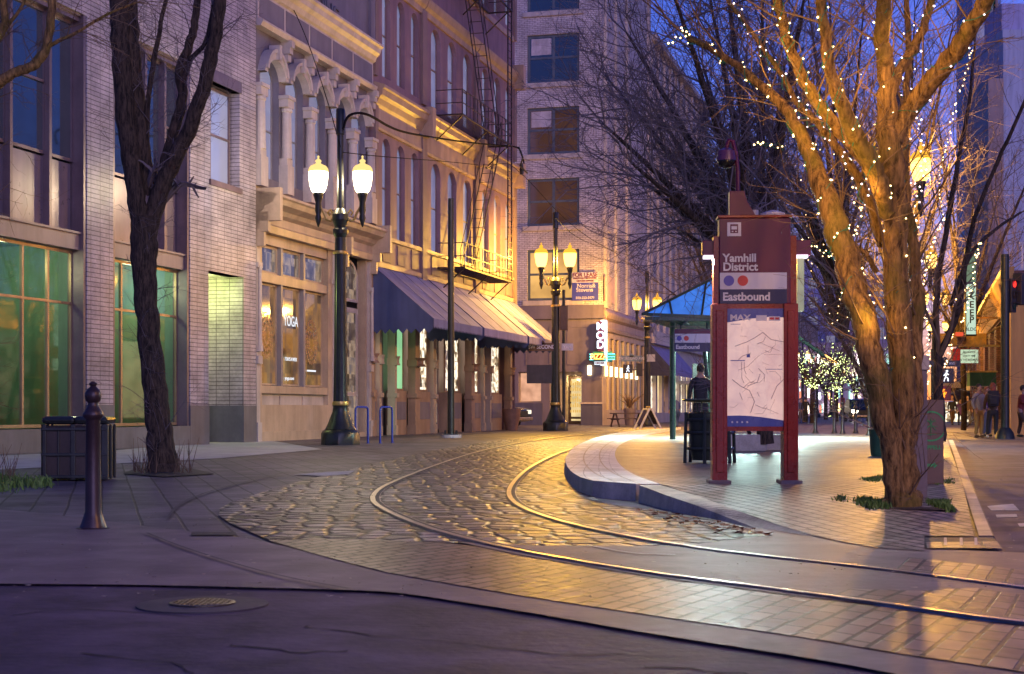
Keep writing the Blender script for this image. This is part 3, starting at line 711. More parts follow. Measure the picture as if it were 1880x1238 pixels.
shopwin(688,703,m_shopbright); shopwin(709,730,m_mint,True); shopwin(737,757,m_mint); shopwin(776,800,m_shopbright)
shopwin(812,830,m_shop,True); shopwin(832,857,m_shopbright); shopwin(877,892,m_shopbright); shopwin(897,906,m_darkglass,True); shopwin(910,930,m_shopbright)
# awnings
m_awn=M_plain('blue_awning_canvas',(.07,.09,.20),.75,0,.12,1.2,.25)
m_awn2=M_plain('faded_awning_canvas',(.27,.25,.46),.8,0,.14,1.1,.3)
m_awnlt=M_plain('lilac_awning_canvas',(.17,.19,.40),.8,0,.14,1.1,.3)
for k,(xa,xb,mt,lab) in enumerate(((686,785,m_awnlt,'blue grey awning, dark canvas side'),(787,877,m_awn2,'faded pinkish awning'),(879,944,m_awn2,'faded pinkish awning at the end'))):
    s0,s1=S(xa)+.05,S(xb)-.08; D=2.15; zt,zf=5.82,3.98; drop=.34
    if k==0: s0=S(684)
    m=MB(); n=12
    for i in range(n):                       # slope with sag between ribs
        for j in range(6):
            def pt(i_,j_):
                u=i_/n; v=j_/6; sag=.05*abs(math.sin(u*PI*4))*math.sin(v*PI)
                return (s0+(s1-s0)*u, -D*v-.02, zt+(zf-zt)*v-sag)
            m.quad(pt(i,j),pt(i+1,j),pt(i+1,j+1),pt(i,j+1))
    m.build('awning',mt,b3,True)['label']=lab
    for q in range(1,4):
        sx=s0+(s1-s0)*q/4; mm=MB(); mm.bar((sx,-.04,zt+.012),(sx,-D-.01,zf+.012),.014,.01,up=(0,0,1)); mm.build('awning_seam',m_awn,b3)
    m=MB(); nn=max(8,int((s1-s0)/.17))
    for i in range(nn):
        u0=s0+(s1-s0)*i/nn; u1=s0+(s1-s0)*(i+1)/nn; um=(u0+u1)/2
        m.add([(u0,-D-.03,zf),(u1,-D-.03,zf),(u1,-D-.03,zf-drop*.75),(um,-D-.03,zf-drop),(u0,-D-.03,zf-drop*.75)],[(0,1,2,3,4)])
    m.build('valance',mt,b3)
    for sx in (s0,s1):
        m=MB(); m.add([(sx,0,zt),(sx,-D-.02,zf),(sx,-D-.02,zf-drop),(sx,0,zf-drop)],[(0,1,2,3)])
        for i in range(7):
            y0,y1=-D*i/7,-D*(i+1)/7; m.add([(sx,y0,zf-drop),(sx,y1,zf-drop),(sx,(y0+y1)/2,zf-drop-.16)],[(0,1,2)])
        m.build('awning_side',m_awn,b3)
# small lamps under the awnings
for x in (792,846,884,919):
    m=MB(); m.lathe([(.03,.2),(.12,.06),(.12,0)],10,(S(x),-.4,3.72)); m.build('awning_lamp',m_pier,b3)
# fire escape on the brown building
m_iron=M_plain('rusted_iron',(.035,.02,.02),.55,.3,.3,6)
fe=MB(); fa,fb=S(792),S(893)
def plat(z,a,b_,hole=True):
    f=MB(); y0,y1=-.10,-1.15
    for yy in (y0,y1): f.bar((a,yy,z),(b_,yy,z),.06)
    for x in (a,b_): f.bar((x,y0,z),(x,y1,z),.06)
    k=int((b_-a)/.13)
    for i in range(1,k): x=a+(b_-a)*i/k; f.bar((x,y0,z),(x,y1,z),.014)
    for zz in (.45,.95): 
        f.bar((a,y1,z+zz),(b_,y1,z+zz),.03); f.bar((a,y0,z+zz),(a,y1,z+zz),.03); f.bar((b_,y0,z+zz),(b_,y1,z+zz),.03)
    k=int((b_-a)/.5)
    for i in range(k+1): x=a+(b_-a)*i/k; f.bar((x,y1,z),(x,y1,z+.98),.028)
    for x in (a+.2,(a+b_)/2,b_-.2): f.bar((x,y1+.1,z-.03),(x,-.02,z-.95),.045)
    f.build('fire_escape_platform',m_iron,b3)
def stair(xa,za,xb,zb):
    f=MB()
    for yy in (-.45,-1.0): f.bar((xa,yy,za),(xb,yy,zb),.03,.07)
    for i in range(14): t=(i+.5)/14; x=xa+(xb-xa)*t; z=za+(zb-za)*t; f.bar((x,-.45,z),(x,-1.0,z),.06,.015)
    for yy in (-.45,-1.0):
        f.bar((xa,yy,za+.85),(xb,yy,zb+.85),.028)
        for t in (0,.33,.66,1): x=xa+(xb-xa)*t; z=za+(zb-za)*t; f.bar((x,yy,z),(x,yy,z+.85),.025)
    f.build('fire_escape_stair',m_iron,b3)
plat(6.35,S(800),S(893)); plat(12.15,S(796),S(892)); plat(17.9,S(800),S(893))
stair(S(826),6.4,S(878),12.1); stair(S(872),12.2,S(830),17.9)
f=MB()
for xx in (S(884),S(891)): f.bar((xx,-1.16,6.4),(xx,-1.16,20.5),.05)
for i in range(46): z=6.5+i*.3; f.bar((S(884),-1.16,z),(S(891),-1.16,z),.025)
f.build('fire_escape_ladder',m_iron,b3)

# ---- 4: tall corner building
b4=thing('corner_building','tall pale brick corner building with a neon lit pizza restaurant below','building',F0,FROT)
m_lbrick=M_brick('pale_brick',(.62,.57,.60),(.53,.48,.52),(.24,.2,.22),.32,.11,.014,.6,vec='wall',dirt=.22,bump=.35)
m_limest=M_plain('limestone_trim',(.52,.46,.44),.6,0,.12,1)
m_teal=M_plain('blue_grey_window_paint',(.10,.13,.17),.5,0,.1,2)
m_towerlit=M_glass('amber_lit_office_glass',(.03,.02,.01),(.62,.34,.10),1.5,.06,.5,.6,.5); m_brownglass=M_glass('brown_office_glass',(.05,.03,.02),(.16,.07,.04),.4,.06,.6,.5,.7)
m_mauve=M_plain('mauve_grey_base_paint',(.17,.145,.20),.55,0,.12,.8)
m_navy=M_plain('navy_base_paint',(.10,.10,.17),.5,0,.12,1)
c4=S(1105); c4e=S(1193); H4=34.0; k4=2800/89.05
def FT(s,y,z): return (c4+y, s, z)                  # front face: s runs into the block, y into the building
def fs_(px): return (1105-px)/k4*1.035
rows=[(7.35,10.35),(11.75,14.55),(15.98,18.75),(20.2,23.05),(24.4,27.2),(28.6,31.4)]
m=MB(); cols=[(fs_(1064),fs_(968)),(fs_(1064)+5.2,fs_(968)+5.2)]
ops=[(a,b_,z0,z1) for a,b_ in cols for z0,z1 in rows]
wall(m,0,14,6.9,H4,ops,0,.25,T=FT)
sw=(c4e-c4); sx=[(S(p),S(p)+.95) for p in (1112.5,1131.5,1151.5)]
ops2=[(a,b_,z0,z1) for a,b_ in sx for z0,z1 in rows]
wall(m,c4,c4e,6.9,H4,ops2,0,.3)
m.quad((c4,14,0),(c4e,14,0),(c4e,14,H4),(c4,14,H4)); m.quad((c4e,0,6),(c4e,14,6),(c4e,14,H4),(c4e,0,H4)); m.quad((c4,0,H4),(c4e,0,H4),(c4e,14,H4),(c4,14,H4))
m.build('brick_wall',m_lbrick,b4)
m=MB()
for i,(a,b_) in enumerate(sx): 
    lbox(m,I,a-.55,a-.05,-.16,0,6.9,H4-1)
lbox(m,I,c4e-1.0,c4e-.5,-.16,0,6.9,H4-1); m.build('pilaster_strip',m_limest,b4)
for a,b_,z0,z1 in ops:
    window(b4,a,b_,z0,z1,.14,0,[.5],[.52],m_teal,(m_towerlit if z0<8 else m_brownglass if 11<z0<17 else m_darkglass),.16,T=FT)
    m=MB(); lbox(m,FT,a-.25,b_+.25,-.12,.1,z0-.28,z0); m.build('sill',m_limest,b4)
    if z0>14:
        m=MB(); lbox(m,FT,(a+b_)/2+.14,b_-.22,.165,.175,(z0+z1)/2+.25,z1-.2); m.build('roller_blind',M_plain('blind_cloth',(.5,.46,.5),.8),b4)
for a,b_,z0,z1 in ops2:
    window(b4,a,b_,z0,z1,.2,0,[],[.5],m_teal,m_darkglass,.10); m=MB(); lbox(m,I,a-.1,b_+.15,-.1,.1,z0-.25,z0); m.build('sill',m_limest,b4)
m=MB(); lbox(m,FT,-.22,14,-.22,0,6.25,6.42); lbox(m,FT,-.15,14,-.15,0,6.42,7.05); m.build('ledge',m_mauve,b4)
m=MB(); cornice(m,c4+.0,c4e,[(0,5.55),(.14,5.55),(.18,5.75),(.12,5.8),(.12,6.15),(.3,6.3),(.36,6.5),(.36,6.6),(.0,6.95)]); m.build('side_cornice',m_lintel,b4)
# base: front
dx0,dx1=fs_(1068),fs_(1010); wx0,wx1=fs_(994),fs_(952)
m=MB(); wall(m,0,14,0,6.25,[(dx0,dx1,.06,3.15),(wx0,wx1,1.35,3.15)],.0,.35,T=FT)
m.build('base_wall',m_mauve,b4)
boxes('base_plinth',m_navy,b4,((-.03,fs_(1067),-.06,0,0,1.25),(wx0-.1,wx1+3,-.05,0,0,1.3)),FT)
m=MB(); lbox(m,FT,-.05,fs_(1066),-.10,0,1.25,1.35); m.build('plinth_cap',m_limest,b4)
for a,c in ((fs_(1095),fs_(1042)),(fs_(1010),fs_(965))):
    m=MB()
    for q in ((a,c,3.55,3.6),(a,c,5.75,5.8),(a,a+.05,3.55,5.8),(c-.05,c,3.55,5.8)): lbox(m,FT,q[0],q[1],-.03,0,q[2],q[3])
    m.build('moulded_panel',m_mauve,b4)
m_doorw=M_plain('dark_wood',(.10,.06,.04),.4)
m_inter=M_glass('warm_interior_glass',(.1,.08,.04),(.95,.72,.35),1.1,.1,.55,1.4,.4)
m_pizza=M_glass('orange_interior_glass',(.1,.05,.03),(.85,.45,.28),1.0,.1,.6,1.1,.4)
dm=fs_(1038)
window(b4,dx0+.0,dm,.1,2.9,.9,0,[],[.12],m_doorw,m_inter,.16,T=FT,name='door')
m=MB(); 
for (a,c) in ((dx0,dm),):
    for i in range(6):
        z=.75+i*.32
        for j in range(5):
            x=dx0+.25+j*.13; lbox(m,FT,x,x+.09,.87,.885,z,z+.16+.06*((i*j)%3))
m.build('shelf_of_bottles',M_emit('lit_bottles',(.75,.45,.12),.7),b4)
m=MB(); lbox(m,FT,dm,dx1,.35,.4,0.06,3.15); lbox(m,FT,dx0-.02,dx0,.35,.9,.06,3.15); lbox(m,FT,dm,dm+.05,.35,.9,.06,3.15); lbox(m,FT,dx0,dm,.35,.9,2.95,3.15); m.build('entry_lining',M_plain('cream_lining',(.5,.45,.32),.5),b4)
window(b4,wx0,wx1,1.35,3.15,.25,0,[],[],m_cream,m_pizza,.07,T=FT)
m=MB()
for xx in (fs_(984),fs_(975)): m.lathe([(.02,.25),(.04,.1),(.16,0)],10,FT(xx,.32,2.5)) 
m.build('pendant_lamp',M_emit('pendant_glow',(.7,.9,.6),1.2),b4)
light('doorway_light','POINT',FT((dx0+dm)/2,.45,2.7),12,(1,.75,.4),b4,shadow_soft_size=.1)
# side ground floor
lits=[(1113.5,1118.2,m_inter),(1121,1128,m_shop),(1130,1137,m_shop),(1140,1147,m_inter),(1149.5,1156,m_mint if False else m_inter),(1158,1165,m_shop),(1168,1175,m_shop),(1177,1184,m_amber)]
m=MB(); o3=[(S(a),S(b_)-.15,.9,5.2) for a,b_,_ in lits]; wall(m,c4,c4e,0,5.6,o3,0,.2); m.build('side_base_wall',m_cream,b4)
for (a,b_,z0,z1),l in zip(o3,lits): window(b4,a,b_,z0,z1,.14,0,[],[.62],m_doorw,l[2],.10)
for px in (1111,1120,1129.5,1138.5,1148.5,1157.5,1167):
    m=MB(); lbox(m,I,S(px)-.0,S(px)+.16,-.12,0,2.9,3.5); m.build('wall_lamp',M_emit('sconce',(1,.75,.35),4),b4)
m=MB(); lbox(m,FT,fs_(1086),fs_(1080),-.12,0,2.95,3.5); m.build('wall_lamp',M_emit('sconce2',(1,.75,.35),5),b4)
# restaurant sign: neon blade sign on the corner
m_signpurple=M_plain('maroon_sign_face',(.10,.03,.09),.4)
m_neonw=M_emit('neon_white',(.75,.85,1),3.2); m_neonc=M_emit('neon_cyan',(.15,.9,.85),2.0); m_neonr=M_emit('neon_red',(1,.08,.02),2.6); m_neony=M_emit('neon_yellow',(1,.7,.1),3.0)
sg=bpy.data.objects.new('blade_sign',None); COL.objects.link(sg); sg.parent=b4
def sgx(px): return (px-1105)/k4                                    # metres out from the corner towards the street
def ST(px,py,y=0): return (c4-.6+y, -sgx(px), HC+(HY-py)/k4*.995)
m=MB()
def sbox(mm,x0,x1,y0,y1,a,b_):
    p=ST(x0,y1,a); q=ST(x1,y0,b_); mm.box(min(p[0],q[0]),max(p[0],q[0]),min(p[1],q[1]),max(p[1],q[1]),min(p[2],q[2]),max(p[2],q[2]))
sbox(m,1101,1115,590,645,0,.25); m.build('sign_panel',m_signpurple,sg)
m=MB()
for q in ((1113.5,1115.5,590,648),(1117,1118.3,590,665),(1107,1118,588.5,590.5),(1107,1118,670,671.5),(1116,1117.5,665,671)): sbox(m,*q,-.03,.02)
m.build('neon_tube',m_neonw,sg)
m=MB(); sbox(m,1086,1133,650,661,.0,.3); sbox(m,1092,1127,646,665,.05,.25); m.build('pizza_panel',M_plain('teal_panel',(.05,.25,.22),.4),sg)
m=MB()
for yy in (650.5,655.5,660.5): sbox(m,1086,1093,yy-.7,yy+.7,-.04,0); sbox(m,1113,1133,yy-.7,yy+.7,-.04,0)
m.build('neon_tube',m_neonc,sg)
RF=Matrix(((0,0,-1,0),(-1,0,0,0),(0,1,0,0),(0,0,0,1)))               # text facing down the street towards the viewer
def stext(s,px,py,size,mt,y=-.06,sx=1,sp=1): 
    p=ST(px,py,y); return text(s,size,mt,sg,Matrix.Translation(p)@RF,'neon_lettering',.01,sx=sx,bold=.008,space=sp)
stext('M',1106.5,600,.62,m_neonw); stext('O',1106.5,617,.62,m_neonw); stext('D',1106.5,634,.62,m_neonw)
stext('PIZZA',1103.5,655.5,.44,m_neony,-.06,.82)
m=MB(); sbox(m,1090,1113,650.5,661,-.03,0); m.build('red_panel',M_emit('red_sign_glow',(.9,.05,.02),.45),sg)
m=MB(); sbox(m,1095,1115,664,670,-.0,.2); m.build('order_panel',M_emit('white_sign_glow',(.75,.85,.95),.9),sg)
stext('ORDER',1105,667,.17,m_signpurple,-.03)
# for lease banner wrapped on the corner
m_banblue=M_plain('blue_banner',(.06,.07,.42),.5,0,.1,1); m_banwhite=M_plain('white_banner',(.62,.60,.66),.5,0,.06,1); m_banred=M_plain('dark_red_ink',(.16,.01,.06),.5)
bn=bpy.data.objects.new('lease_banner',None); COL.objects.link(bn); bn.parent=b4
def BT(px,py,o=0): return FT(fs_(px),-.18-o,HC+(HY-py)/k4)
def fbox(mm,x0,x1,y0,y1,o0,o1):
    mm.add([BT(x,y,o) for x in (x0,x1) for y in (y0,y1) for o in (o0,o1)],[(0,1,3,2),(4,6,7,5),(0,4,5,1),(2,3,7,6),(0,2,6,4),(1,5,7,3)])
m=MB(); fbox(m,1052,1100,500,552,0,.02); m.build('banner_sheet',m_banwhite,bn)
m=MB(); fbox(m,1052,1100,519,552,.02,.03); m.build('blue_field',m_banblue,bn)
m=MB(); lbox(m,I,c4+.3,c4+3.2,-.12,-.10,HC+(HY-552)/k4,HC+(HY-503)/k4); m.build('side_banner',M_plain('pink_banner',(.55,.40,.38),.6),b4)
def btext(s,px,py,size,mt,sx=1): return text(s,size,mt,bn,Matrix.Translation(BT(px,py,.036))@RF,'banner_lettering',.003,sx=sx,bold=.006)
btext('FOR LEASE',1076,505,.34,m_banred,.93); btext('BEAUTIFULLY RENOVATED',1076,511,.12,m_banred,.95); btext('HISTORIC OFFICES',1076,516,.12,m_banred)
btext('Norris&',1078,525,.33,m_banwhite); btext('Stevens',1075,532.5,.33,m_banwhite); btext('503-223-3171',1076,547,.20,m_banwhite)

# ---- 5..: the same side of the street, further on
def far_building(s0,s1,H,wm,tm,gm,lab,nm='building',stories=4.2,wwid=1.6,gap=2.7,z0=6.6,shop=True,T=I,loc=F0,back=12,awn=None):
    b=thing(nm,lab,'building',loc,FROT)
    n=max(1,int((s1-s0-.6)/gap)); g=(s1-s0-.6)/n; ops=[]
    k=int((H-z0-1)/stories)
    for i in range(n):
        for j in range(k):
            a=s0+.3+g*i+(g-wwid)/2; z=z0+.8+j*stories; ops.append((a,a+wwid,z,z+stories-1.4))
    m=MB(); wall(m,s0,s1,5.6,H,ops,0,.3,T=T); shell(m,s0,s1,H-.03,y0=0,back=back,T=T); m.build('wall',wm,b)
    m=MB()
    for i in range(n+1): x=s0+.3+g*i; lbox(m,T,x-.25,x+.25,-.18,0,5.9,H-.6)
    m.build('pilaster_strip',tm,b)
    m=MB()
    for zz,o in ((H-.7,.5),(5.5,.35),(5.95,.2)): lbox(m,T,s0+.01,s1-.01,-o,0,zz,zz+.45)
    m.build('cornice',tm,b)
    w_=MB(); p=MB()
    for a,c,z,z1 in ops:
        w_=MB()
        for q in ((a,a+.08,z,z1),(c-.08,c,z,z1),(a,c,z,z+.08),(a,c,z1-.08,z1),(a,c,(z+z1)/2-.04,(z+z1)/2+.04)): lbox(w_,T,q[0],q[1],.16,.22,q[2],q[3])
        f=w_.build('window',m_teal,b); pp=MB(); pp.quad(T(a,.2,z),T(c,.2,z),T(c,.2,z1),T(a,.2,z1)); pp.build('pane',gm,f)
    o4=[]
    for i in range(n): a=s0+.3+g*i+.35; o4.append((a,a+g-.7,.7,4.3))
    m=MB(); wall(m,s0,s1,0,5.6,o4,.05,.3,T=T); m.build('ground_floor_wall',tm,b)
    rr=random.Random(int(s0*7))
    for a,c,z,z1 in o4:
        pp=MB(); pp.quad(T(a,.3,z),T(c,.3,z),T(c,.3,z1),T(a,.3,z1)); f=pp.build('shop_window',rr.choice([m_shopbright,m_amber,m_shop,m_inter]),b)
    return b
m_stoneA=M_plain('weathered_stone',(.42,.37,.38),.65,0,.15,.7); m_brickR=M_brick('red_brown_brick',(.24,.12,.09),(.18,.09,.07),(.14,.1,.09),.3,.1,.012,.65,vec='wall')
m_lilac=M_plain('lilac_grey_stone',(.33,.30,.36),.65,0,.12,.7)
f5=far_building(S(1193)+.05,S(1295),27,m_stoneA,m_limest,m_darkglass,'pale stone building behind the bare trees past the pizza corner',nm='stone_building',gap=2.5,wwid=1.2)
f6=far_building(S(1296),S(1400),22,m_lilac,m_stoneA,m_darkglass,'lilac grey building behind the shelter roof',nm='grey_building',gap=3.2)
f7=far_building(S(1401),S(1500),16,m_brickR,m_stoneA,m_shop,'red brown brick building seen through the light strings',nm='brown_brick_building',gap=4)
# dark awning and small canopy on the stone building
m=MB(); s0,s1=S(1194),S(1240)
m.quad((s0,0,5.4),(s1,0,5.4),(s1,-1.7,3.5),(s0,-1.7,3.5)); m.quad((s0,-1.7,3.5),(s1,-1.7,3.5),(s1,-1.7,3.25),(s0,-1.7,3.25)); m.build('awning',m_awn2,f5)
m=MB(); m.add([(s0,0,5.4),(s0,-1.7,3.5),(s0,-1.7,3.25),(s0,0,3.25)],[(0,1,2,3)]); m.build('awning_side',M_plain('dark_awning',(.05,.05,.08),.7),f5)
m=MB(); lbox(m,I,S(1245),S(1290),-1.6,0,2.9,3.15); m.build('canopy',m_limest,f5)
# street end: far tower blocks closing the view
def slab(nm,lab,x0,x1,Y,ztop,mt,gm,st=3.8,gx=2.6,fill=.5,rz=0,ybot=None):
    a=(x0-CX)/F*Y; c=(x1-CX)/F*Y; W=c-a; b=thing(nm,lab,'building',(a,Y,0))
    m=MB(); m.box(0,W,0,W*.6+6,0,ztop); m.box(-.1,W+.1,-.12,W*.6+6.1,ztop,ztop+.8); m.build('wall',mt,b)
    nx=max(1,int(W/gx)); nz=int((ztop-5)/st); w_=0
    for j in range(nz):
        mm=MB()
        for i in range(nx): mm.box(W*i/nx+W/nx*(1-fill)/2, W*i/nx+W/nx*(1+fill)/2,-.05,.02,5+j*st+.8,5+j*st+st-.9)
        mm.build('window_row',gm,b)
    return b
m_haze1=M_plain('dusk_haze_stone',(.52,.46,.68),.7,0,.15,.2); m_haze2=M_plain('dusk_haze_brick',(.50,.36,.42),.7,0,.15,.2)  # violet dusk haze mixed into the far wall colours
m_fw=M_emit('far_lit_windows',(.35,.33,.55),.35); m_fw2=M_emit('far_warm_windows',(.8,.5,.25),.7)
slab('office_block','haze tinted lilac stone block closing the far end of the street',1476,1575,300,30,m_haze1,m_fw,3.8,3)
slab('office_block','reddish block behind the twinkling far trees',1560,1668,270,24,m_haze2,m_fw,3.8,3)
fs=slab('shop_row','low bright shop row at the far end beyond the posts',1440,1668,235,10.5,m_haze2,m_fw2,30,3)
rq=random.Random(3); fcol=[M_emit('far_shop_light',c,s) for c,s in (((1,.85,.65),5),((1,.5,.2),3.5),((.7,.85,1),4.5),((.9,.25,.15),1.0),((.4,.8,.7),1.0),((1,.95,.9),8.0),((.25,.3,.5),.5))]
for i in range(110):
    x=rq.uniform(.2,18.6); z=rq.choice((.4,.5,.6,2.6,2.8,4.6,6.2,8.0)); m=MB(); m.box(x,x+rq.uniform(.18,.38),-.12-.002*i,-.04,z,z+rq.uniform(.4,1.6)); m.build('shop_light',rq.choice(fcol),fs)
# right towers
m_twr=M_plain('blue_tower_cladding',(.07,.12,.28),.25,.2,.15,.05,.05); m_wh=M_plain('white_render',(.52,.52,.62),.6,0,.05,.1,.1)
m_or=M_plain('copper_cladding',(.22,.13,.11),.4,.2,.2,.1)
tw=slab('glass_tower','tall blue glass tower with copper strips beyond the lit tree',1785,1838,250,86,m_twr,m_darkglass,4,3.2,.7)
a=(1785-CX)/F*250
m=MB(); m.box(2.6,4.6,-.5,0,12,62); m.box(3.6,4.0,-.7,-.5,12,80); m.build('copper_strip',m_or,tw)
wb=slab('white_building','plain white walled building with a stepped roof at the edge of the sky',1842,1990,150,37.5,m_wh,m_darkglass,50,99,.3)
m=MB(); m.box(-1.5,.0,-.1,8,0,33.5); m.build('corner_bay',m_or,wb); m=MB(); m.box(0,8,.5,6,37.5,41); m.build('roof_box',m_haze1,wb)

# ---- right hand street side
R0=Vector((17.45,53.0,0))
def RT(s,y,z): return (s,-y,z)                         # facade facing the street on its left side
br_=thing('market_building','yellow lit cornice and dark brick of the building at the right street corner','building',R0,FROT)
m_rb=M_brick('maroon_brick',(.20,.10,.10),(.15,.075,.08),(.09,.06,.06),.3,.1,.014,.6,vec='wall',dirt=.3)
m_gold=M_plain('ochre_timber',(.50,.28,.09),.5,0,.2,1.2,stretch=(1,1,.2))
m=MB(); wall(m,.0,60,0,5.75,[(3+6*i,7+6*i,.5,4.5) for i in range(9)],0,.3,T=RT); m.quad(RT(0,0,0),RT(0,12,0),RT(0,12,5.75),RT(0,0,5.75)); m.quad(RT(0,0,5.75),RT(60,0,5.75),RT(60,12,5.75),RT(0,12,5.75)); m.build('brick_wall',m_rb,br_)
m=MB(); lbox(m,RT,-.12,0,.0,.75,0,5.3); lbox(m,RT,-.12,.55,-.12,0,0,5.3); m.build('corner_post',m_gold,br_)
m=MB(); cornice(m,-.1,60,[(0,4.6),(.08,4.6),(.14,4.95),(.34,5.35),(.46,5.6),(.46,5.78),(0,5.9)],T=lambda s,o,z:RT(s,o,z)); m.build('cornice',m_gold,br_)
for i in range(9):
    m=MB(); m.quad(RT(3+6*i,.28,.5),RT(7+6*i,.28,.5),RT(7+6*i,.28,4.5),RT(3+6*i,.28,4.5)); m.build('shop_window',[m_shop,m_amber,m_inter][i%3],br_)
m=MB(); m.tube([RT(1.2,-.12,.1),RT(1.2,-.12,4.2),RT(1.5,-.4,5.4)],.06); m.build('drain_pipe',m_gold,br_)
# railing on its roof
for i in range(6):
    pass
m=MB()
for i in range(14): m.bar(RT(.4,.3+i*.45,5.75),RT(.4,.3+i*.45,6.75),.05)
m.bar(RT(.4,.2,6.75),RT(.4,6.3,6.75),.06); m.build('roof_railing',m_banwhite,br_)
# ================================================================ STREET FURNITURE
m_black=M_plain('black_painted_iron',(.035,.038,.036),.38,.4,.25,5,.2,rv=.1)
m_bollard=M_plain('plum_black_iron',(.055,.034,.036),.36,.35,.25,6,.25,rv=.1)
m_gold=M_plain('gold_leaf_paint',(.62,.42,.12),.35,.6,.15,6)
m_whitep=M_plain('white_paint',(.62,.6,.6),.5,0,.06,2)
def M_globe(name,col,st):
    t=NT(name); e=t.n('ShaderNodeEmission'); e.inputs[0].default_value=(*col,1); e.inputs[1].default_value=st
    tr=t.n('ShaderNodeBsdfTransparent'); mx=t.n('ShaderNodeMixShader'); mx.inputs[0].default_value=.55
    t.l(tr.outputs[0],mx.inputs[1]); t.l(e.outputs[0],mx.inputs[2]); t.l(mx.outputs[0],t.out.inputs[0]); t.m.cycles.emission_sampling='NONE'; return t.m
g_warm=M_globe('warm_globe_glass',(1,.86,.52),8*EMK); g_amber=M_globe('amber_globe_glass',(1,.52,.10),4.5*EMK); g_far=M_globe('far_globe_glass',(1,.88,.6),3*EMK)
c_warm=M_emit('warm_lamp_cap',(.9,.62,.22),1.6*EMK,False); c_amb=M_emit('amber_lamp_cap',(1,.45,.04),1.6*EMK,False)
def octo(mb,r0,r1,z0,z1): mb.lathe([(r0,z0),(r1,z1)],8)
def lamp_post(globe,cap,lit_col,W,loc,label,group='twin globe street lamps',twin=True,arms=None,top=8.65):
    t=thing('street_lamp',label,'street lamp',loc,0,group)
    m=MB(); m.lathe([(.50,0),(.50,.30),(.46,.36),(.40,.40)],8); m.lathe([(.40,.40),(.36,.48),(.30,.62),(.21,.85),(.19,.98),(.21,1.02)],16)
    m.build('base',m_black,t,True)
    m=MB(); m.lathe([(.205,1.02),(.215,1.06),(.205,1.12)],16); m.lathe([(.19,4.92),(.20,4.96),(.19,5.0)],16); m.build('gold_band',m_gold,t,True)
    m=MB(); n=24; prof=[(.185,1.12),(.165,2.5),(.15,4.92),(.15,5.0),(.14,5.35),(.19,5.45),(.20,5.55),(.15,5.62),(.21,5.8),(.21,5.95),(.12,6.1)]
    vs=[]
    for r,z in prof:
        for k in range(n):
            rr=r*(1-(.08 if (k%2 and z<5) else 0)); vs.append((rr*math.cos(2*PI*k/n),rr*math.sin(2*PI*k/n),z))
    fs=[(i*n+k,i*n+(k+1)%n,(i+1)*n+(k+1)%n,(i+1)*n+k) for i in range(len(prof)-1) for k in range(n)]
    m.add(vs,fs); m.build('shaft',m_black,t)
    m=MB(); m.lathe([(.10,6.05),(.085,7.0),(.085,8.0),(.115,8.02),(.115,top),(.09,top+.03)],14); m.build('upper_pole',m_black,t,True)
    for sx in ((-1,1) if twin else (1,)):
        m=MB(); x=.57*sx
        m.lathe([(.015,5.62),(.05,5.72),(.09,5.85),(.06,5.95),(.09,6.05),(.075,6.25),(.11,6.38),(.13,6.44),(.13,6.50)],12,(x,0,0)); m.build('globe_holder',m_black,t,True)
        m=MB(); m.tube([(.16*sx,0,5.9),(.26*sx,0,5.78),(.36*sx,0,5.82),(.42*sx,0,5.98),(.50*sx,0,6.12),(x,0,6.1)],.035,8); m.tube([(.2*sx,0,5.98),(.26*sx,0,6.08),(.32*sx,0,6.0),(.27*sx,0,5.92)],.025,6); m.build('scroll_arm',m_gold,t,True)
        m=MB(); m.lathe([(.13,6.50),(.185,6.57),(.225,6.70),(.25,6.88),(.255,7.0),(.25,7.05)],16,(x,0,0)); gl=m.build('lamp_globe',globe,t,True)
        m=MB(); m.lathe([(.265,7.05),(.265,7.08),(.245,7.14),(.20,7.20),(.12,7.235),(.075,7.26),(.06,7.29),(.085,7.325),(.07,7.35),(.025,7.38),(.02,7.42),(.035,7.44),(.008,7.47)],16,(x,0,0)); m.build('lamp_cap',cap,t,True)
        if W: light('bulb','POINT',(x,0,6.82),W,lit_col,t,shadow_soft_size=.11)
    return t
LW_=(1,.80,.48); LA=(1,.48,.07)
L1=lamp_post(g_warm,c_warm,LW_,68*LK,P(625,817),'bright white lit twin lamp in front of the yoga studio')
L2=lamp_post(g_amber,c_amb,(1,.52,.06),540*LK,Vector(((1020-CX)/F*66,66,0)),'amber lit twin lamp between the awnings and the corner building'); L2.scale=(1.09,)*3
L3=lamp_post(g_amber,c_amb,LA,560*LK,P(1188,782.5),'amber lit twin lamp beside the folding board on the far corner')
R1=lamp_post(g_amber,c_amb,LA,480*LK,Vector(((1648-CX)/F*37.7,37.7,.05)),'amber lamp whose globe shows right of the big lit tree trunk')
R2=lamp_post(g_amber,c_amb,LA,380*LK,Vector(((1682-CX)/F*60.5,60.5,0)),'second amber lamp behind the big lit tree')
R3=lamp_post(g_amber,c_amb,LA,420*LK,Vector(((1716-CX)/F*81.4,81.4,0)),'third amber lamp behind the tree, above the walk signal')
R4=lamp_post(g_amber,c_amb,LA,0,Vector(((1722-CX)/F*108,108,0)),'smallest amber lamp in the row behind the lit tree')
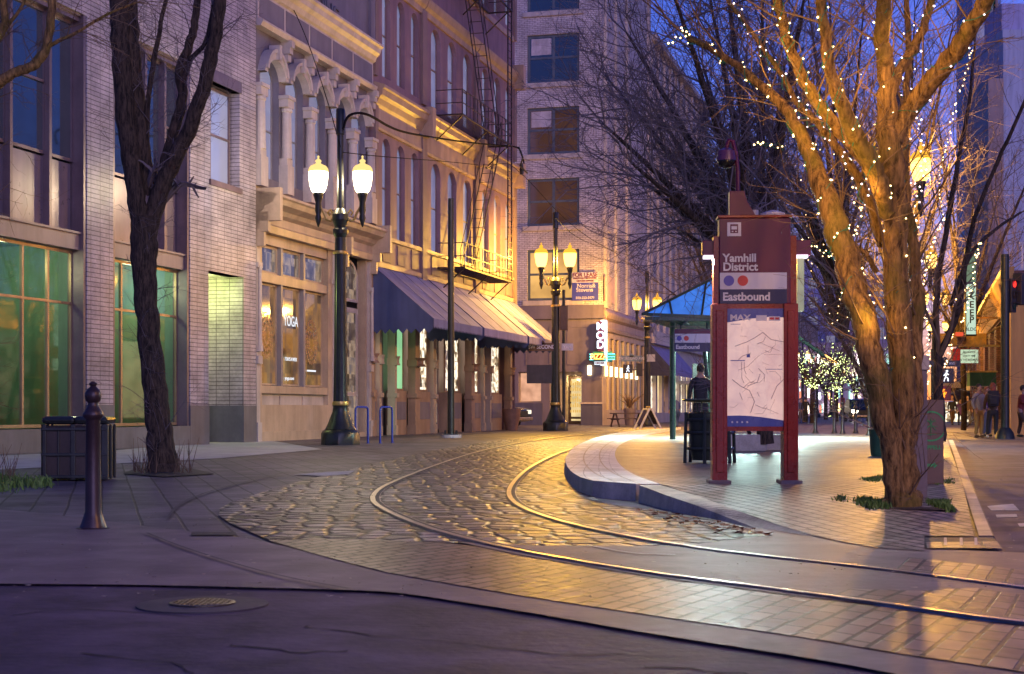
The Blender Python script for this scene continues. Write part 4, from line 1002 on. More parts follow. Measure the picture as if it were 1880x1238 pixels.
far=[(1500,185,'far white lamp left of the lit trunk'),(1512,240,'small far white lamp seen low behind the bollards'),(1536,330,'very small far white lamp in the distant row'),(1598,215,'far white lamp close to the thick left stem'),(1582,360,'tiny distant white lamp at the vanishing end'),(1473.5,168,'white lit twin lamp just right of the map pylon'),(1526,197,'far white lamp in the crown of the yellow green tree'),(1546,225,'far white lamp, second behind the lit small trees'),(1558,262,'far white lamp, third in the distant cluster'),(1574,290,'far white lamp, fourth in the distant cluster'),(1588,305,'far white lamp, fifth and nearest the thick trunk')]
for x,Y,lab in far: 
    c=copy_tree(L1); c.location=Vector(((x-CX)/F*Y,Y,0)); c['label']=lab
    for ch in list(c.children):
        if ch.type=='LIGHT': bpy.data.objects.remove(ch)

# bollards
def bollard_mesh(m):
    m.lathe([(.105,0),(.10,.02),(.085,.06),(.072,.10),(.060,.14),(.056,.50),(.052,.82),(.060,.835),(.075,.85),(.078,.87),(.060,.90),(.045,.925),(.040,.94),(.040,.955),(.055,.97),(.062,1.0),(.060,1.03),(.045,1.055),(.028,1.07),(.022,1.08),(.030,1.09),(.030,1.10),(.012,1.115)],20)
bol=thing('bollard','dark plum cast iron bollard standing alone on the near paving','bollard',P(171,973),0,'cast iron bollards')
m=MB(); bollard_mesh(m); m.build('post',m_bollard,bol,True)
m=MB(); m.lathe([(.125,0),(.125,.015),(.10,.02)],20); m.build('foot_ring',m_bollard,bol)
for x,y,lab in ((1497,795.5,'thickest dark bollard in the row across the platform end'),(1532,796,'thin bollard with a pale collar in the platform row'),(1547,797,'bollard in line with the small orange signal'),(1571,796,'faint bollard left of the car headlights'),(1596,799,'bollard right of the car headlights'),(1613,800,'bollard half hidden by the big lit tree')):
    p=PP(x,y); dup(bol,p,0,lab,.93)

# black pole with base plate
bp=thing('metal_pole','plain tall black steel pole in front of the awnings','pole',P(828,804))
m=MB(); m.tube([(0,0,.1),(0,0,7.75)],[.115,.095],16); m.build('pole',m_black,bp,True)
m=MB(); m.lathe([(.34,0),(.34,.10)],20); m.build('concrete_footing',m_conc_lt,bp)
m=MB(); m.box(-.23,.23,-.23,.23,.1,.14); 
for a in (-1,1):
    for c in (-1,1): m.lathe([(.03,.14),(.03,.24)],6,(a*.18,c*.18,0))
m.build('base_plate',m_black,bp)
# blue bicycle hoops
m_blue=M_plain('blue_enamel',(.02,.045,.36),.35,0,.1,4)
def hoop(loc,lab):
    t=thing('bicycle_rack',lab,'bike rack',loc,math.radians(62),'blue bicycle hoops')
    m=MB(); pts=[(-.30,0,0),(-.30,0,.88)]+[(-.30+.10-.10*math.cos(a),0,.88+.10*math.sin(a)) for a in (.5,1.0,PI/2)]+[(.30-.10+.10*math.cos(a),0,.88+.10*math.sin(a)) for a in (PI/2,1.0,.5)]+[(.30,0,.88),(.30,0,0)]
    m.tube(pts,.028,10); m.build('hoop',m_blue,t,True)
    for s in (-1,1): m=MB(); m.lathe([(.06,0),(.06,.012)],12,(.30*s,0,0)); m.build('foot_plate',m_blue,t)
hoop(P(664,815),'blue bicycle hoop just beside the lamp base'); hoop(P(709,814),'blue bicycle hoop in front of the first shop pilaster')
# litter bin, left
tb=thing('litter_bin','dark brown square litter bin with ribbed sides behind the near bollard','bin',P(146,882),math.radians(6))
m=MB(); m.box(-.38,.38,-.33,.33,.03,.70); m.build('bin_body',M_plain('dark_brown_metal',(.05,.035,.03),.35,.3,.2,3),tb,bevel=.02)
m=MB()
for x in (-.38,-.02,.36): m.box(x-.03,x+.03,-.36,-.33,.02,.72)
for z in (.06,.34,.66): m.box(-.41,.41,-.37,-.335,z-.02,z+.02)
for y in (-.33,.0,.31): m.box(.38,.41,y-.03,y+.03,.02,.72); m.box(-.41,-.38,y-.03,y+.03,.02,.72)
for x in (-.2,.17): m.box(x-.012,x+.012,-.35,-.33,.05,.68)
m.build('bin_frame',m_black,tb,bevel=.008)
m=MB(); 
for x in (-.2,.2): m.box(x-.205,x+.205,-.38,.38,.72,.82)
m.build('bin_lid',M_plain('glossy_dark_lid',(.03,.035,.035),.18,.3,.2,3),tb,bevel=.045)
# grass tufts
m_grass=M_plain('grass_blades',(.10,.19,.03),.6,0,.3,4,0)
def tuft(nm,lab,areas,n,h,mt,seed=1,wk=1):
    rr=random.Random(seed); m=MB()
    for (x0,x1,y0,y1,z) in areas:
        cl=[(rr.uniform(x0,x1),rr.uniform(y0,y1)) for _ in range(9)]
        for _ in range(n):
            cq=rr.choice(cl); p=P(cq[0]+rr.gauss(0,(x1-x0)*.09),cq[1]+rr.gauss(0,(y1-y0)*.16),z); p.z=z; a=rr.uniform(0,2*PI); hh=h*rr.uniform(.4,1.1); w=(.006+.006*rr.random())*wk; d=Vector((math.cos(a),math.sin(a),0)); lean=Vector((rr.uniform(-.5,.5),rr.uniform(-.5,.5),0))*hh
            m.add([p-d*w,p+d*w,p+d*w*.5+lean*.4+Vector((0,0,hh*.7)),p+lean+Vector((0,0,hh))],[(0,1,2),(0,2,3)])
    o=m.build(nm,mt,fix=False); return tag(o,lab,None,None,'stuff')
tuft('grass','green grass at the foot of the trees',[(1540,1625,921,932,.10),(1700,1750,927,938,.09),(1580,1640,880,889,.14),(1690,1745,888,897,.13)],900,.06,m_grass,2)
tuft('grass','grass at the left edge beside the bin',[(-120,70,882,902,.012)],1200,.11,m_grass,3)
m_dry=M_plain('dry_twigs',(.16,.10,.06),.8,0,.3,4,0)
rr=random.Random(4); m=MB()
for (x0,x1,y0,y1) in ((245,290,864,871),(318,352,864,871),(-40,25,882,890)):
    for _ in range(26):
        p=P(rr.uniform(x0,x1),rr.uniform(y0,y1),.01); h=rr.uniform(.15,.5); d=Vector((rr.gauss(0,.09),rr.gauss(0,.09),0)); m.tube([p,p+d*.5+Vector((0,0,h*.5)),p+d+Vector((0,0,h))],[.005,.004,.0015],4)
tag(m.build('undergrowth',m_dry,fix=False),'dry sucker shoots round the foot of the left tree',None,None,'stuff')
sheet('tree_pit_soil',G([(225,872),(250,862),(350,862),(395,872),(300,878)]),.018,m_dark)
sheet('tree_pit_soil',[PP(1545,920),PP(1745,924),PP(1760,941),PP(1535,930)],.105,M_plain('soil',(.06,.045,.03),.9,0,.4,8,.6,.02))
# fallen leaves along the ramp kerb
rr=random.Random(5); m=MB()
for _ in range(90):
    t=rr.random(); x=1185+220*t+rr.gauss(0,12); y=935+45*t+abs(rr.gauss(0,7)); p=P(x,y,.03); a=rr.uniform(0,6.3); s=.018+.02*rr.random(); q=[]
    for k in range(5): q.append(p+Vector((math.cos(a+k*1.256)*s,math.sin(a+k*1.256)*s*.7,rr.uniform(0,.02))))
    m.add(q,[(0,1,2,3,4)])
tag(m.build('leaf_litter',M_plain('fallen_leaves',(.22,.09,.04),.7,0,.4,20,0),fix=False),'fallen brown leaves along the foot of the ramp kerb',None,None,'stuff')
rr=random.Random(8); m=MB()
for _ in range(700):
    p=P(rr.uniform(20,1870),rr.uniform(835,1100),.03); a=rr.uniform(0,6.3); s=.006+.014*rr.random()**2; q=[p+Vector((math.cos(a+k*1.256)*s,math.sin(a+k*1.256)*s*.6,rr.uniform(0,.006))) for k in range(5)]
    if p.y>10 and p.x>3 : p.z=.2
    m.add(q,[(0,1,2,3,4)])
tag(m.build('litter_crumbs',M_plain('pale_litter',(.4,.35,.28),.7,0,.4,20,0),fix=False),'scattered crumbs and bits of leaf on the paving',None,None,'stuff')

# ---- the red information pylon
m_red=M_plain('maroon_enamel',(.30,.025,.012),.28,.0,.12,1.5,.05,rv=.05); m_maroon=M_plain('maroon_sign_panel',(.13,.006,.055),.4,0,.06,1,.03)
m_navys=M_plain('navy_sign_panel',(.02,.025,.10),.4,0,.06,1,.03); m_signw=M_emit('sign_white',(.80,.78,.80),.30*EMK) 
m_signw=M_plain('sign_white_panel',(.78,.76,.78),.4,0,.03,1,.03)
m_cblue=M_plain('circle_blue',(.12,.11,.50),.4,0,.03,1,0); m_cred=M_plain('circle_red',(.72,.06,.05),.4,0,.03,1,0)
pyl=thing('information_pylon','tall red pylon with a district sign over a framed transit map','sign',PP(1382,888),math.radians(-3))
k=182.0
def px(x): return (x-1382)/k
def pz(y): return (888-y)/k
m=MB()
m.box(px(1322),px(1450),.0,.22,pz(563),pz(408)); m.build('sign_box',m_maroon,pyl,bevel=.008)
m=MB(); m.box(px(1319),px(1453),-.02,.24,pz(408),pz(403)); m.build('top_cap',m_red,pyl,bevel=.005)
for a,b_ in ((1309,1336),(1437,1463)):
    m=MB(); m.box(px(a),px(b_),-.03,.24,pz(888),pz(563)); m.box(px(a)+.035,px(b_)-.035,-.045,-.03,pz(868),pz(575)); m.build('post',m_red,pyl,bevel=.012)
boxes('side_rail',m_red,pyl,((px(1450.5),px(1461),.03,.20,pz(563),pz(440)),(px(1312),px(1321.5),.03,.20,pz(563),pz(440))))
m=MB(); m.box(px(1336),px(1437),.0,.06,pz(572),pz(563)); m.box(px(1336),px(1437),.0,.06,pz(793),pz(785)); m.box(px(1336),px(1437),.06,.14,pz(790),pz(565)); m.build('map_frame',m_red,pyl)
for x in (1322,1450): 
    m=MB(); m.box(px(x)-.11,px(x)+.11,-.07,.28,-.04,.035); m.build('footing',m_conc,pyl,bevel=.01)
m=MB(); m.box(px(1323),px(1443),-.008,.0,pz(537),pz(507)); m.build('white_band',m_signw,pyl)
m=MB(); m.box(px(1323),px(1443),-.008,.0,pz(563),pz(537)); m.build('navy_band',m_navys,pyl)
for x,mt in ((1339,m_cblue),(1364,m_cred)):
    m=MB(); q=[(px(x)+.052*math.cos(2*PI*i/28),-.0115,pz(521.5)+.052*math.sin(2*PI*i/28)) for i in range(28)]; m.add(q,[tuple(range(28))]); m.build('line_dot',mt,pyl)
m_letter=M_plain('white_lettering',(.85,.82,.80),.5,0,.02,1,0)
def ptext(s,x,y,size,mt=m_letter,sx=1,al='LEFT',o=-.012,nm='sign_lettering',bold=.0015): text(s,size,mt,pyl,Matrix.Translation((px(x),o,pz(y)))@RX,nm,.001,al,sx,bold)
ptext('Yamhill',1328,481,.112,bold=.0035); ptext('District',1328,497,.112,bold=.0035); ptext('Eastbound',1327.5,551,.112,bold=.0035)
# tram pictogram
m=MB(); m.box(px(1336),px(1361),-.007,0,pz(441),pz(416)); m.build('pictogram_plate',m_signw,pyl,bevel=.002)
m=MB(); m.box(px(1341.5),px(1355.5),-.012,-.007,pz(435.5),pz(419.5)); m.build('tram_symbol',m_maroon,pyl,bevel=.004)
m=MB(); m.box(px(1343.5),px(1353.5),-.015,-.012,pz(429),pz(423)); m.box(px(1344),px(1347),-.015,-.012,pz(433.5),pz(431.5)); m.box(px(1350),px(1353),-.015,-.012,pz(433.5),pz(431.5)); m.build('tram_symbol_windows',m_signw,pyl)
# map sheet
m_map=M_brick('x',(.1,.1,.1),(.1,.1,.1),(.1,.1,.1)); 
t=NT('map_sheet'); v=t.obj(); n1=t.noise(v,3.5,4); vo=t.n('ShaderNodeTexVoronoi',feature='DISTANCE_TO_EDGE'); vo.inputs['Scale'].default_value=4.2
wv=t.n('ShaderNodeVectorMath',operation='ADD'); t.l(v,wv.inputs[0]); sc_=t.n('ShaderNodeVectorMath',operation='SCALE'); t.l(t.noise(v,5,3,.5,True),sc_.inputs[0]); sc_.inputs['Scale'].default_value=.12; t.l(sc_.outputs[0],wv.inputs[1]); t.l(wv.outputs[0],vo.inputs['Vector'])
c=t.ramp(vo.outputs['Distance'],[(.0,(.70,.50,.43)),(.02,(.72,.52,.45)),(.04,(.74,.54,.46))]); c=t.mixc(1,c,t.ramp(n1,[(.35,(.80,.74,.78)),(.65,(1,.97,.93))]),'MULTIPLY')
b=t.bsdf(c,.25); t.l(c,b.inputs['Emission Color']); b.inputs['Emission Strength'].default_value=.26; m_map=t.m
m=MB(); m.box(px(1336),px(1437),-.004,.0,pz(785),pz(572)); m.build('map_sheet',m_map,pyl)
m_mapblue=M_plain('map_header_blue',(.10,.13,.42),.3,0,.05,3,0)
m=MB(); poly=[(px(1336),pz(572)),(px(1437),pz(572)),(px(1437),pz(588)),(px(1410),pz(587)),(px(1380),pz(590)),(px(1336),pz(597))]; m.prism(poly,lambda u,v,w:(u,w,v),-.007,-.004); m.build('map_header',m_mapblue,pyl)
m=MB(); poly=[(px(1336),pz(785)),(px(1437),pz(785)),(px(1437),pz(774))]+[(px(1437-x),pz(774-9*math.sin(x/101*1.9))) for x in (20,40,60,80,101)]; m.prism(poly,lambda u,v,w:(u,w,v),-.007,-.004); m.build('map_footer',m_mapblue,pyl)
ptext('MAX',1341,588.5,.078,o=-.0085,nm='map_lettering',sx=1.2,bold=.003)
m=MB()
for x in (1345,1354,1363,1372): m.add([(px(x)+.010*math.cos(a),-.0085,pz(777)+.010*math.sin(a)) for a in [i*PI/5 for i in range(10)]],[tuple(range(10))])
m.box(px(1388),px(1407),-.008,-.007,pz(594),pz(584)); m.box(px(1411),px(1431),-.008,-.007,pz(594),pz(586)); m.build('map_icons',m_signw,pyl)
m=MB(); m.box(px(1412),px(1420),-.009,-.008,pz(592),pz(588)); m.box(px(1422),px(1429),-.009,-.008,pz(592),pz(588)); m.build('map_tabs',m_cred,pyl)
m=MB(); m.box(px(1371),px(1377),-.006,-.004,pz(660),pz(654)); m.box(px(1342),px(1368),-.006,-.004,pz(666.5),pz(665)); m.box(px(1342),px(1360),-.006,-.004,pz(600.5),pz(599.5)); m.box(px(1405),px(1435),-.006,-.004,pz(682),pz(681))
m.build('map_marks',m_mapblue,pyl)
m=MB(); 
for pts in ([(1400,615),(1385,625),(1372,632),(1350,640)],[(1437,632),(1415,628),(1400,615)],[(1345,700),(1360,712),(1376,720),(1385,740),(1378,760)],[(1395,690),(1390,705),(1372,712)],[(1437,700),(1425,712),(1415,735)]):
    m.tube([(px(x),-.0065,pz(y)) for x,y in pts],.0035,5)
rq=random.Random(12)
for _ in range(34):
    x,y=rq.uniform(1342,1432),rq.uniform(603,755); a=rq.choice((0,0,1.57,1.57,.8,2.4)); pts=[]
    for s in range(rq.choice((2,3,4))):
        pts.append((px(min(1434,max(1339,x))),-.0062,pz(min(762,max(600,y))))); a+=rq.choice((0,.4,-.4,.8)); l=rq.uniform(6,20); x+=math.cos(a)*l; y+=math.sin(a)*l
    m.tube(pts,rq.choice((.0012,.0018,.0026)),4)
m.build('map_routes',M_plain('faint_route_ink',(.52,.40,.40),.5,0,.05,2,0),pyl)
# little lamp boxes on both sides
for a,b_,y in ((1292,1321,0),(1457,1488,0)):
    m=MB(); m.box(px(a),px(b_),.06,.22,pz(474),pz(447)); h=m.build('lamp_box',m_maroon,pyl,bevel=.008)
    m=MB(); m.box(px(a)+.015,px(b_)-.03,.05,.19,pz(479),pz(474)); m.build('lamp_lens',M_emit('violet_white_lens',(1,.82,1),2.2*EMK),pyl)
    light('spot','POINT',(px((a+b_)/2),.12,pz(484)),26*LK,(.80,1,.95),pyl,shadow_soft_size=.04)
m=MB(); m.box(px(1464),px(1476),.08,.30,pz(575),pz(480)); m.build('side_display',M_glass('pale_display',(.3,.35,.25),(.55,.7,.4),.6*EMK,.2,.5,8),pyl)
# camera mast on top
m=MB(); poly=[(px(1341),pz(403)),(px(1388),pz(403)),(px(1372),pz(375)),(px(1368),pz(358)),(px(1341),pz(358))]; m.prism(poly,lambda u,v,w:(u,w,v),.03,.18); m.build('mast_box',m_maroon,pyl,bevel=.005)
m=MB(); m.tube([(px(1357),.1,pz(358)),(px(1357),.1,pz(318)),(px(1354),.1,pz(290)),(px(1348),.1,pz(266)),(px(1341),.1,pz(264)),(px(1337),.1,pz(274)),(px(1336),.1,pz(284))],.022,10); m.build('mast',m_maroon,pyl,True)
m=MB(); m.lathe([(.03,.06),(.085,.03),(.10,-.05),(.10,-.07)],18,(px(1336),.1,pz(289))); m.build('camera_housing',M_plain('plum_housing',(.14,.05,.13),.3,0,.1,3,0),pyl,True)
m=MB(); m.ball((px(1336),.1,pz(303)),.088,16,10,(1,1,.8)); m.build('camera_dome',M_plain('dark_dome',(.02,.02,.02),.05,0,.1,3,0),pyl,True)
m=MB(); m.lathe([(.04,0),(.04,.06)],10,(px(1387),.1,pz(403))); m.lathe([(.13,0),(.12,.03),(.02,.06)],14,(px(1420),.1,pz(403))); m.build('aerial_puck',m_whitep,pyl)

# ---- waste bin and frame on the platform
wbn=thing('waste_bin','black barrel waste bin with a flat rim, behind the left leg of the pylon','bin',PP(1303,850))
m=MB(); m.lathe([(.24,.04),(.28,.2),(.29,.55),(.31,.60),(.31,.68),(.26,.70)],20); m.build('bin_barrel',m_black,wbn,True)
for z in (.2,.42,.60):
    m=MB(); m.lathe([(.33,z-.02),(.34,z),(.33,z+.02),(.29,z+.02),(.29,z-.02)],20); m.build('hoop_band',m_black,wbn)
m=MB()
for a in range(6): an=a*PI/3+.2; m.tube([(.36*math.cos(an),.36*math.sin(an),0),(.34*math.cos(an),.34*math.sin(an),.70)],.025,6)
m.build('frame_bars',m_black,wbn)
m=MB(); m.lathe([(.20,.83),(.36,.85),(.38,.87),(.36,.885),(.20,.875)],24)
for a in range(3): an=a*2.09; m.tube([(.28*math.cos(an),.28*math.sin(an),.70),(.28*math.cos(an),.28*math.sin(an),.85)],.012,6)
m.build('rain_rim',M_plain('bronze_green_rim',(.14,.15,.09),.3,.4,.2,3),wbn,True)

# ---- tram shelter
sh=thing('tram_shelter','glass roofed tram shelter with curved dark green brackets behind the pylon','shelter',PP(1235,807))
O=PP(1235,807)
m_green=M_plain('dark_green_steel',(.03,.06,.05),.3,.4,.15,3)
m_roofg=M_glass('sky_glow_roof_glass',(.04,.14,.40),(.04,.20,.85),1.6*EMK,.06,.6,2.5)  # blue emission stands in for the sky reflected in the roof
def SQ(x,y,Y): v=Q(x,y,Y)-O; return v
Ya=36.6; Yb=46
A_,B_,C_,D_=SQ(1180,577,Ya),SQ(1330,583,Ya),SQ(1312,510,Ya+1.2),None
A2=SQ(1180,577,Ya)+U*8; C2=C_+U*7
rr_=SQ(1512,652,Ya+2.5)
m=MB()
for a,b_ in ((A_,B_),(A_,C_),(C_,rr_),(C_,C2),(A_,A2),(B_,C_)): m.bar(a,b_,.06,.07)
for t in (.36,.72): m.bar(A_.lerp(B_,t),A_.lerp(C_,t) if t<.5 else C_.lerp(A_,.12),.05)
for t in (.25,.5,.75,1): m.bar(A_.lerp(A2,t),C_.lerp(C2,t),.06)
m.build('roof_frame',m_green,sh)
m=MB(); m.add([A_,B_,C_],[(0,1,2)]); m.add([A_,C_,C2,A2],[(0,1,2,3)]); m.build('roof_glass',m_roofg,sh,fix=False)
m=MB(); e=rr_+U*7; 
m.add([C_,rr_,e,C2],[(0,1,2,3)]); m.add([v-Vector((0,0,.07)) for v in (C_,rr_,e,C2)],[(0,1,2,3)]); m.build('roof_panel',m_green,sh,fix=False)
m=MB()
for i in range(26):
    t=i/26; a=A_+U*(t*8)+Vector((.05,0,-.10)); m.bar(a,a+Vector((1.75,.05,-.02)),.045,.09)
m.build('roof_slats',m_green,sh)
m=MB(); m.tube([(0,0,0),(0,0,SQ(1235,588,37.2).z)],.075,12); m.build('post',m_green,sh,True)
for (x,y0,Y) in ((1303,800,38.5),(1450,800,42),):
    m=MB(); a=SQ(x,590,Y); m.tube([(a.x,a.y,0),(a.x,a.y,a.z)],.075,12); m.build('post',m_green,sh,True)
for dy in (0,3.5):
    m=MB(); m.tube([SQ(1238,588,37.3)+U*dy,SQ(1262,597,37.3)+U*dy,SQ(1283,618,37.4)+U*dy,SQ(1294,645,37.4)+U*dy,SQ(1298,690,37.4)+U*dy,SQ(1299,800,37.4)+U*dy],.055,10); m.build('curved_bracket',m_green,sh,True)
m=MB(); m.bar(SQ(1240,600,37.3),SQ(1310,600,37.3),.10); m.bar(SQ(1270,625,38),SQ(1310,625,38),.06); m.build('cross_beam',m_green,sh)
m=MB(); 
for (x,y,Y) in ((1291,583.5,36.9),): p=SQ(x,y,Y); m.box(p.x-.25,p.x+.25,p.y-.05,p.y+2.2,p.z-.02,p.z+.03)
m.build('light_strip',M_emit('cool_tube',(.85,1,.98),4*EMK),sh)
p=SQ(1330,600,38); 
light('shelter_light','AREA',(p.x+1.1,p.y+1.5,2.75),270*LK,(.66,1,.90),sh,size=1.2,size_y=4,shape='RECTANGLE')
light('shelter_light','AREA',(p.x+.8,p.y-14,2.9),1,(.72,1,.90),sh,size=.3) if False else None
# rear glazed panel with dark bars and the black and white pole
m=MB(); 
for (x,y0,y1) in ((1276,668,740),(1302,640,800)): a=SQ(x,y0,41); b_=SQ(x,y1,41); m.box(a.x-.06,a.x+.06,a.y,a.y+.1,b_.z,a.z)
m.build('panel_bars',m_black,sh)
m=MB()
for y in (690,706,722,738): a=SQ(1302.5,y,40.8); m.box(a.x-.065,a.x+.065,a.y-.02,a.y,a.z-.09,a.z+.02)
m.build('white_marks',m_whitep,sh)
# hanging platform sign
ps=thing('platform_sign','smaller hanging station sign with blue and red dots under the shelter roof','sign',Q(1273,628,33.5))
kk_=2800/33.5
def s2(x): return (x-1273)/kk_
def s3(y): return (628-y)/kk_
m=MB(); m.box(s2(1238),s2(1309),.0,.06,s3(646),s3(604)); m.build('sign_board',m_navys,ps)
m=MB(); m.box(s2(1239),s2(1308),-.006,0,s3(629.5),s3(613)); m.build('white_band',m_signw,ps)
m=MB(); m.box(s2(1239),s2(1308),-.006,0,s3(613),s3(605)); m.build('maroon_band',m_maroon,ps)
for x,mt in ((1247,m_cblue),(1260,m_cred)):
    m=MB(); m.add([(s2(x)+.055*math.cos(2*PI*i/20),-.009,s3(621.5)+.055*math.sin(2*PI*i/20)) for i in range(20)],[tuple(range(20))]); m.build('line_dot',mt,ps)
text('Eastbound',.125,m_letter,ps,Matrix.Translation((s2(1240.5),-.008,s3(637.5)))@RX,'sign_lettering',.002,'LEFT',1.0,.004)
m=MB(); m.tube([(s2(1250),.03,s3(604)),(s2(1250),.03,s3(596))],.02,6); m.tube([(s2(1298),.03,s3(604)),(s2(1298),.03,s3(592))],.02,6); m.build('hanger',m_green,ps)
# concrete seats with curved arms
sb=thing('concrete_seat','low concrete bench with dark curved arm rests seen under the map','bench',PP(1395,829))
m=MB(); m.box(-.62,.12,.0,.5,.0,.30); m.build('seat_block',m_kerb,sb,bevel=.02)
m=MB(); m.box(.1,.75,.5,1.0,.0,.28); m.build('seat_block',m_kerb,sb,bevel=.02)
for x in (-.45,-.12,.25,.55):
    m=MB(); m.tube([(x,.35,.3),(x-.06,.3,.42),(x+.0,.25,.54),(x+.12,.25,.58)],.035,8); m.build('arm_rest',m_black,sb,True)

# ---- folding board, planter bench, on the far corner
ab=thing('folding_board','white framed folding pavement board by the far amber lamp','pavement sign',P(1189,789),math.radians(20))
m=MB()
for s in (-1,1):
    for y in (-.30,.30): m.bar((s*.55,y,0),(s*.04,y,.98),.07,.07)
    m.bar((s*.06,-.3,.94),(s*.06,.3,.94),.07)
m.build('board_frame',m_whitep,ab)
m=MB(); 
for s in (-1,1): m.add([(s*.42,-.27,.25),(s*.42,.27,.25),(s*.08,.27,.88),(s*.08,-.27,.88)],[(0,1,2,3)])
m.build('board_panel',M_plain('black_board',(.03,.02,.04),.5),ab,fix=False)
pb=thing('picnic_table','dark slatted picnic table against the pizza corner','table',P(1152,784),math.radians(15))
m=MB(); m.box(-.9,.9,-.3,.3,.70,.75); m.build('table_top',m_doorw,pb)
m=MB(); m.box(-.9,.9,-.75,-.5,.42,.46); m.build('bench_seat',m_doorw,pb); m=MB(); m.box(-.9,.9,.5,.75,.42,.46); m.build('bench_seat',m_doorw,pb)
for x in (-.7,.7):
    m=MB(); m.bar((x,-.7,0),(x,-.15,.7),.07); m.bar((x,.7,0),(x,.15,.7),.07); m.bar((x,-.65,.4),(x,.65,.4),.06); m.build('leg_frame',m_doorw,pb)
plt_=thing('potted_plant','spiky pale plant in a grey pot behind the picnic table','plant',P(1156,781.5))
m=MB(); m.lathe([(.25,0),(.32,.5),(.36,1.0),(.30,1.0)],14); m.build('pot',m_conc,plt_)
m=MB(); rr=random.Random(4)
for i in range(40):
    a=rr.uniform(0,6.3); l=rr.uniform(.6,1.2); e=rr.uniform(.2,1.2); m.tube([(0,0,1.0),(math.cos(a)*l*.4*e,math.sin(a)*l*.4*e,1.0+l*.5),(math.cos(a)*l*.9*e,math.sin(a)*l*.9*e,1.0+l*.8)],[.03,.02,.004],4)
m.build('leaves',m_dry,plt_)
pt=thing('flower_pot','round terracotta pot at the end of the awning building','plant pot',P(939,790.5))
m=MB(); m.lathe([(.25,0),(.38,.6),(.42,.95),(.36,.95),(.30,.6)],16); m.build('pot',M_plain('terracotta',(.25,.13,.08),.7),pt,True)

# ---- signals
m_sigbody=M_plain('dark_signal_body',(.05,.04,.04),.5); m_sigbr=M_plain('brown_signal_body',(.13,.07,.03),.5)
def signal(loc,lab,rz=0,h=3.2,lit=0,pole=5.2,side=1,body=m_sigbody,r=.07):
    t=thing('traffic_signal',lab,'traffic light',loc,rz,'traffic signals')
    m=MB(); m.tube([(0,0,0),(0,0,pole)],r,10); m.lathe([(r*2.4,0),(r*2,.2),(r*1.2,.35)],12); m.build('pole',m_black,t,True)
    m=MB(); m.box(side*.32-.17,side*.32+.17,-.16,.1,h,h+1.05); m.box(min(0,side*.2),max(0,side*.2),-.03,.03,h+.85,h+.93); m.box(min(0,side*.2),max(0,side*.2),-.03,.03,h+.1,h+.18); m.build('signal_head',body,t,bevel=.02)
    cols=[(1,.03,.02),(.9,.35,.02),(.05,.8,.4)]
    for i in range(3):
        on=(i==lit); z=h+.88-.35*i
        mt=M_emit('signal_on',cols[i],3*EMK) if on else M_plain('signal_off',tuple(c*.06 for c in cols[i]),.3,0,.1,3,0)
        m=MB(); m.lathe([(.10,0),(.10,.02)],14,M=Matrix.Translation((side*.32,-.165,z))@Matrix.Rotation(PI/2,4,'X')); m.build('lens',mt,t)
        m=MB(); m.tube([(side*.32+.12*math.cos(a),-.20,z+.12*math.sin(a)) for a in (0,.5,1,1.57,2.1,2.6,3.14)],.018,4); m.box(side*.32-.12,side*.32+.12,-.30,-.16,z+.11,z+.125); m.build('visor',body,t)
    return t
def walk_signal(t_,x,z,walk=True,y=-.1,body=m_sigbody):
    m=MB(); m.box(x-.26,x+.26,y-.12,y+.12,z-.24,z+.24); h=m.build('walk_signal',body,t_,bevel=.02)
    m=MB()
    if walk:
        m.ball((x+.02,y-.14,z+.15),.035,8,6,(1,.3,1))
        for q in (((.0,.11),(-.02,-.02)),((-.02,-.02),(-.08,-.18)),((-.02,-.02),(.05,-.09)),((.05,-.09),(.06,-.18)),((.0,.09),(-.08,.0)),((.0,.09),(.08,.02))): m.bar((x+q[0][0],y-.14,z+q[0][1]),(x+q[1][0],y-.14,z+q[1][1]),.035,.02)
        m.build('walking_figure',M_emit('walk_white',(.8,.85,1),3.5*EMK),h)
    else:
        m.box(x-.06,x+.05,y-.15,y-.13,z-.14,z+.02)
        for i in range(4): m.bar((x-.05+.03*i,y-.14,z+.0),(x-.055+.034*i,y-.14,z+.13),.022,.02)
        m.bar((x+.04,y-.14,z-.06),(x+.10,y-.14,z+.03),.025,.02); m.build('raised_hand',M_emit('hand_orange',(1,.25,.02),3.5*EMK),h)
def street_sign(t_,s,x,z,w=1.0,h=.24,mt=None,y=-.12,crest=True):
    m=MB(); m.box(x-w/2,x+w/2,y-.02,y+.02,z-h/2,z+h/2)
    if crest: m.lathe([(.12,-.02),(.12,.02)],12,M=Matrix.Translation((x,y,z+h/2))@Matrix.Rotation(PI/2,4,'X'))
    p=m.build('name_plate',mt or m_sigbody,t_); text(s,h*.62,m_letter,p,Matrix.Translation((x,y-.024,z))@RX,'plate_lettering',.002,sx=.9,bold=.004)
s1=signal(Q(1035,789,66)+Vector((0,0,-.0)),'brown traffic signal just right of the second twin lamp',0,4.35,9,6.1,0,m_sigbr)
s1.location.z=0
for ch in list(s1.children):
    if ch.name.startswith(('lens','visor')): bpy.data.objects.remove(ch)
street_sign(s1,'SW SECOND',-.95,3.62,1.15,.36,m_sigbr); street_sign(s1,'YAMHILL',-.6,2.45,.0+1.35,.62,M_plain('dark_maroon_plate',(.05,.02,.03),.5),crest=False) if False else None
m=MB(); m.box(-1.6,-.35,-.1,-.02,2.05,2.85); m.build('dark_sign_plate',m_sigbody,s1)
street_sign(s1,'YAM',.15,3.62,.5,.30,m_whitep,crest=False)
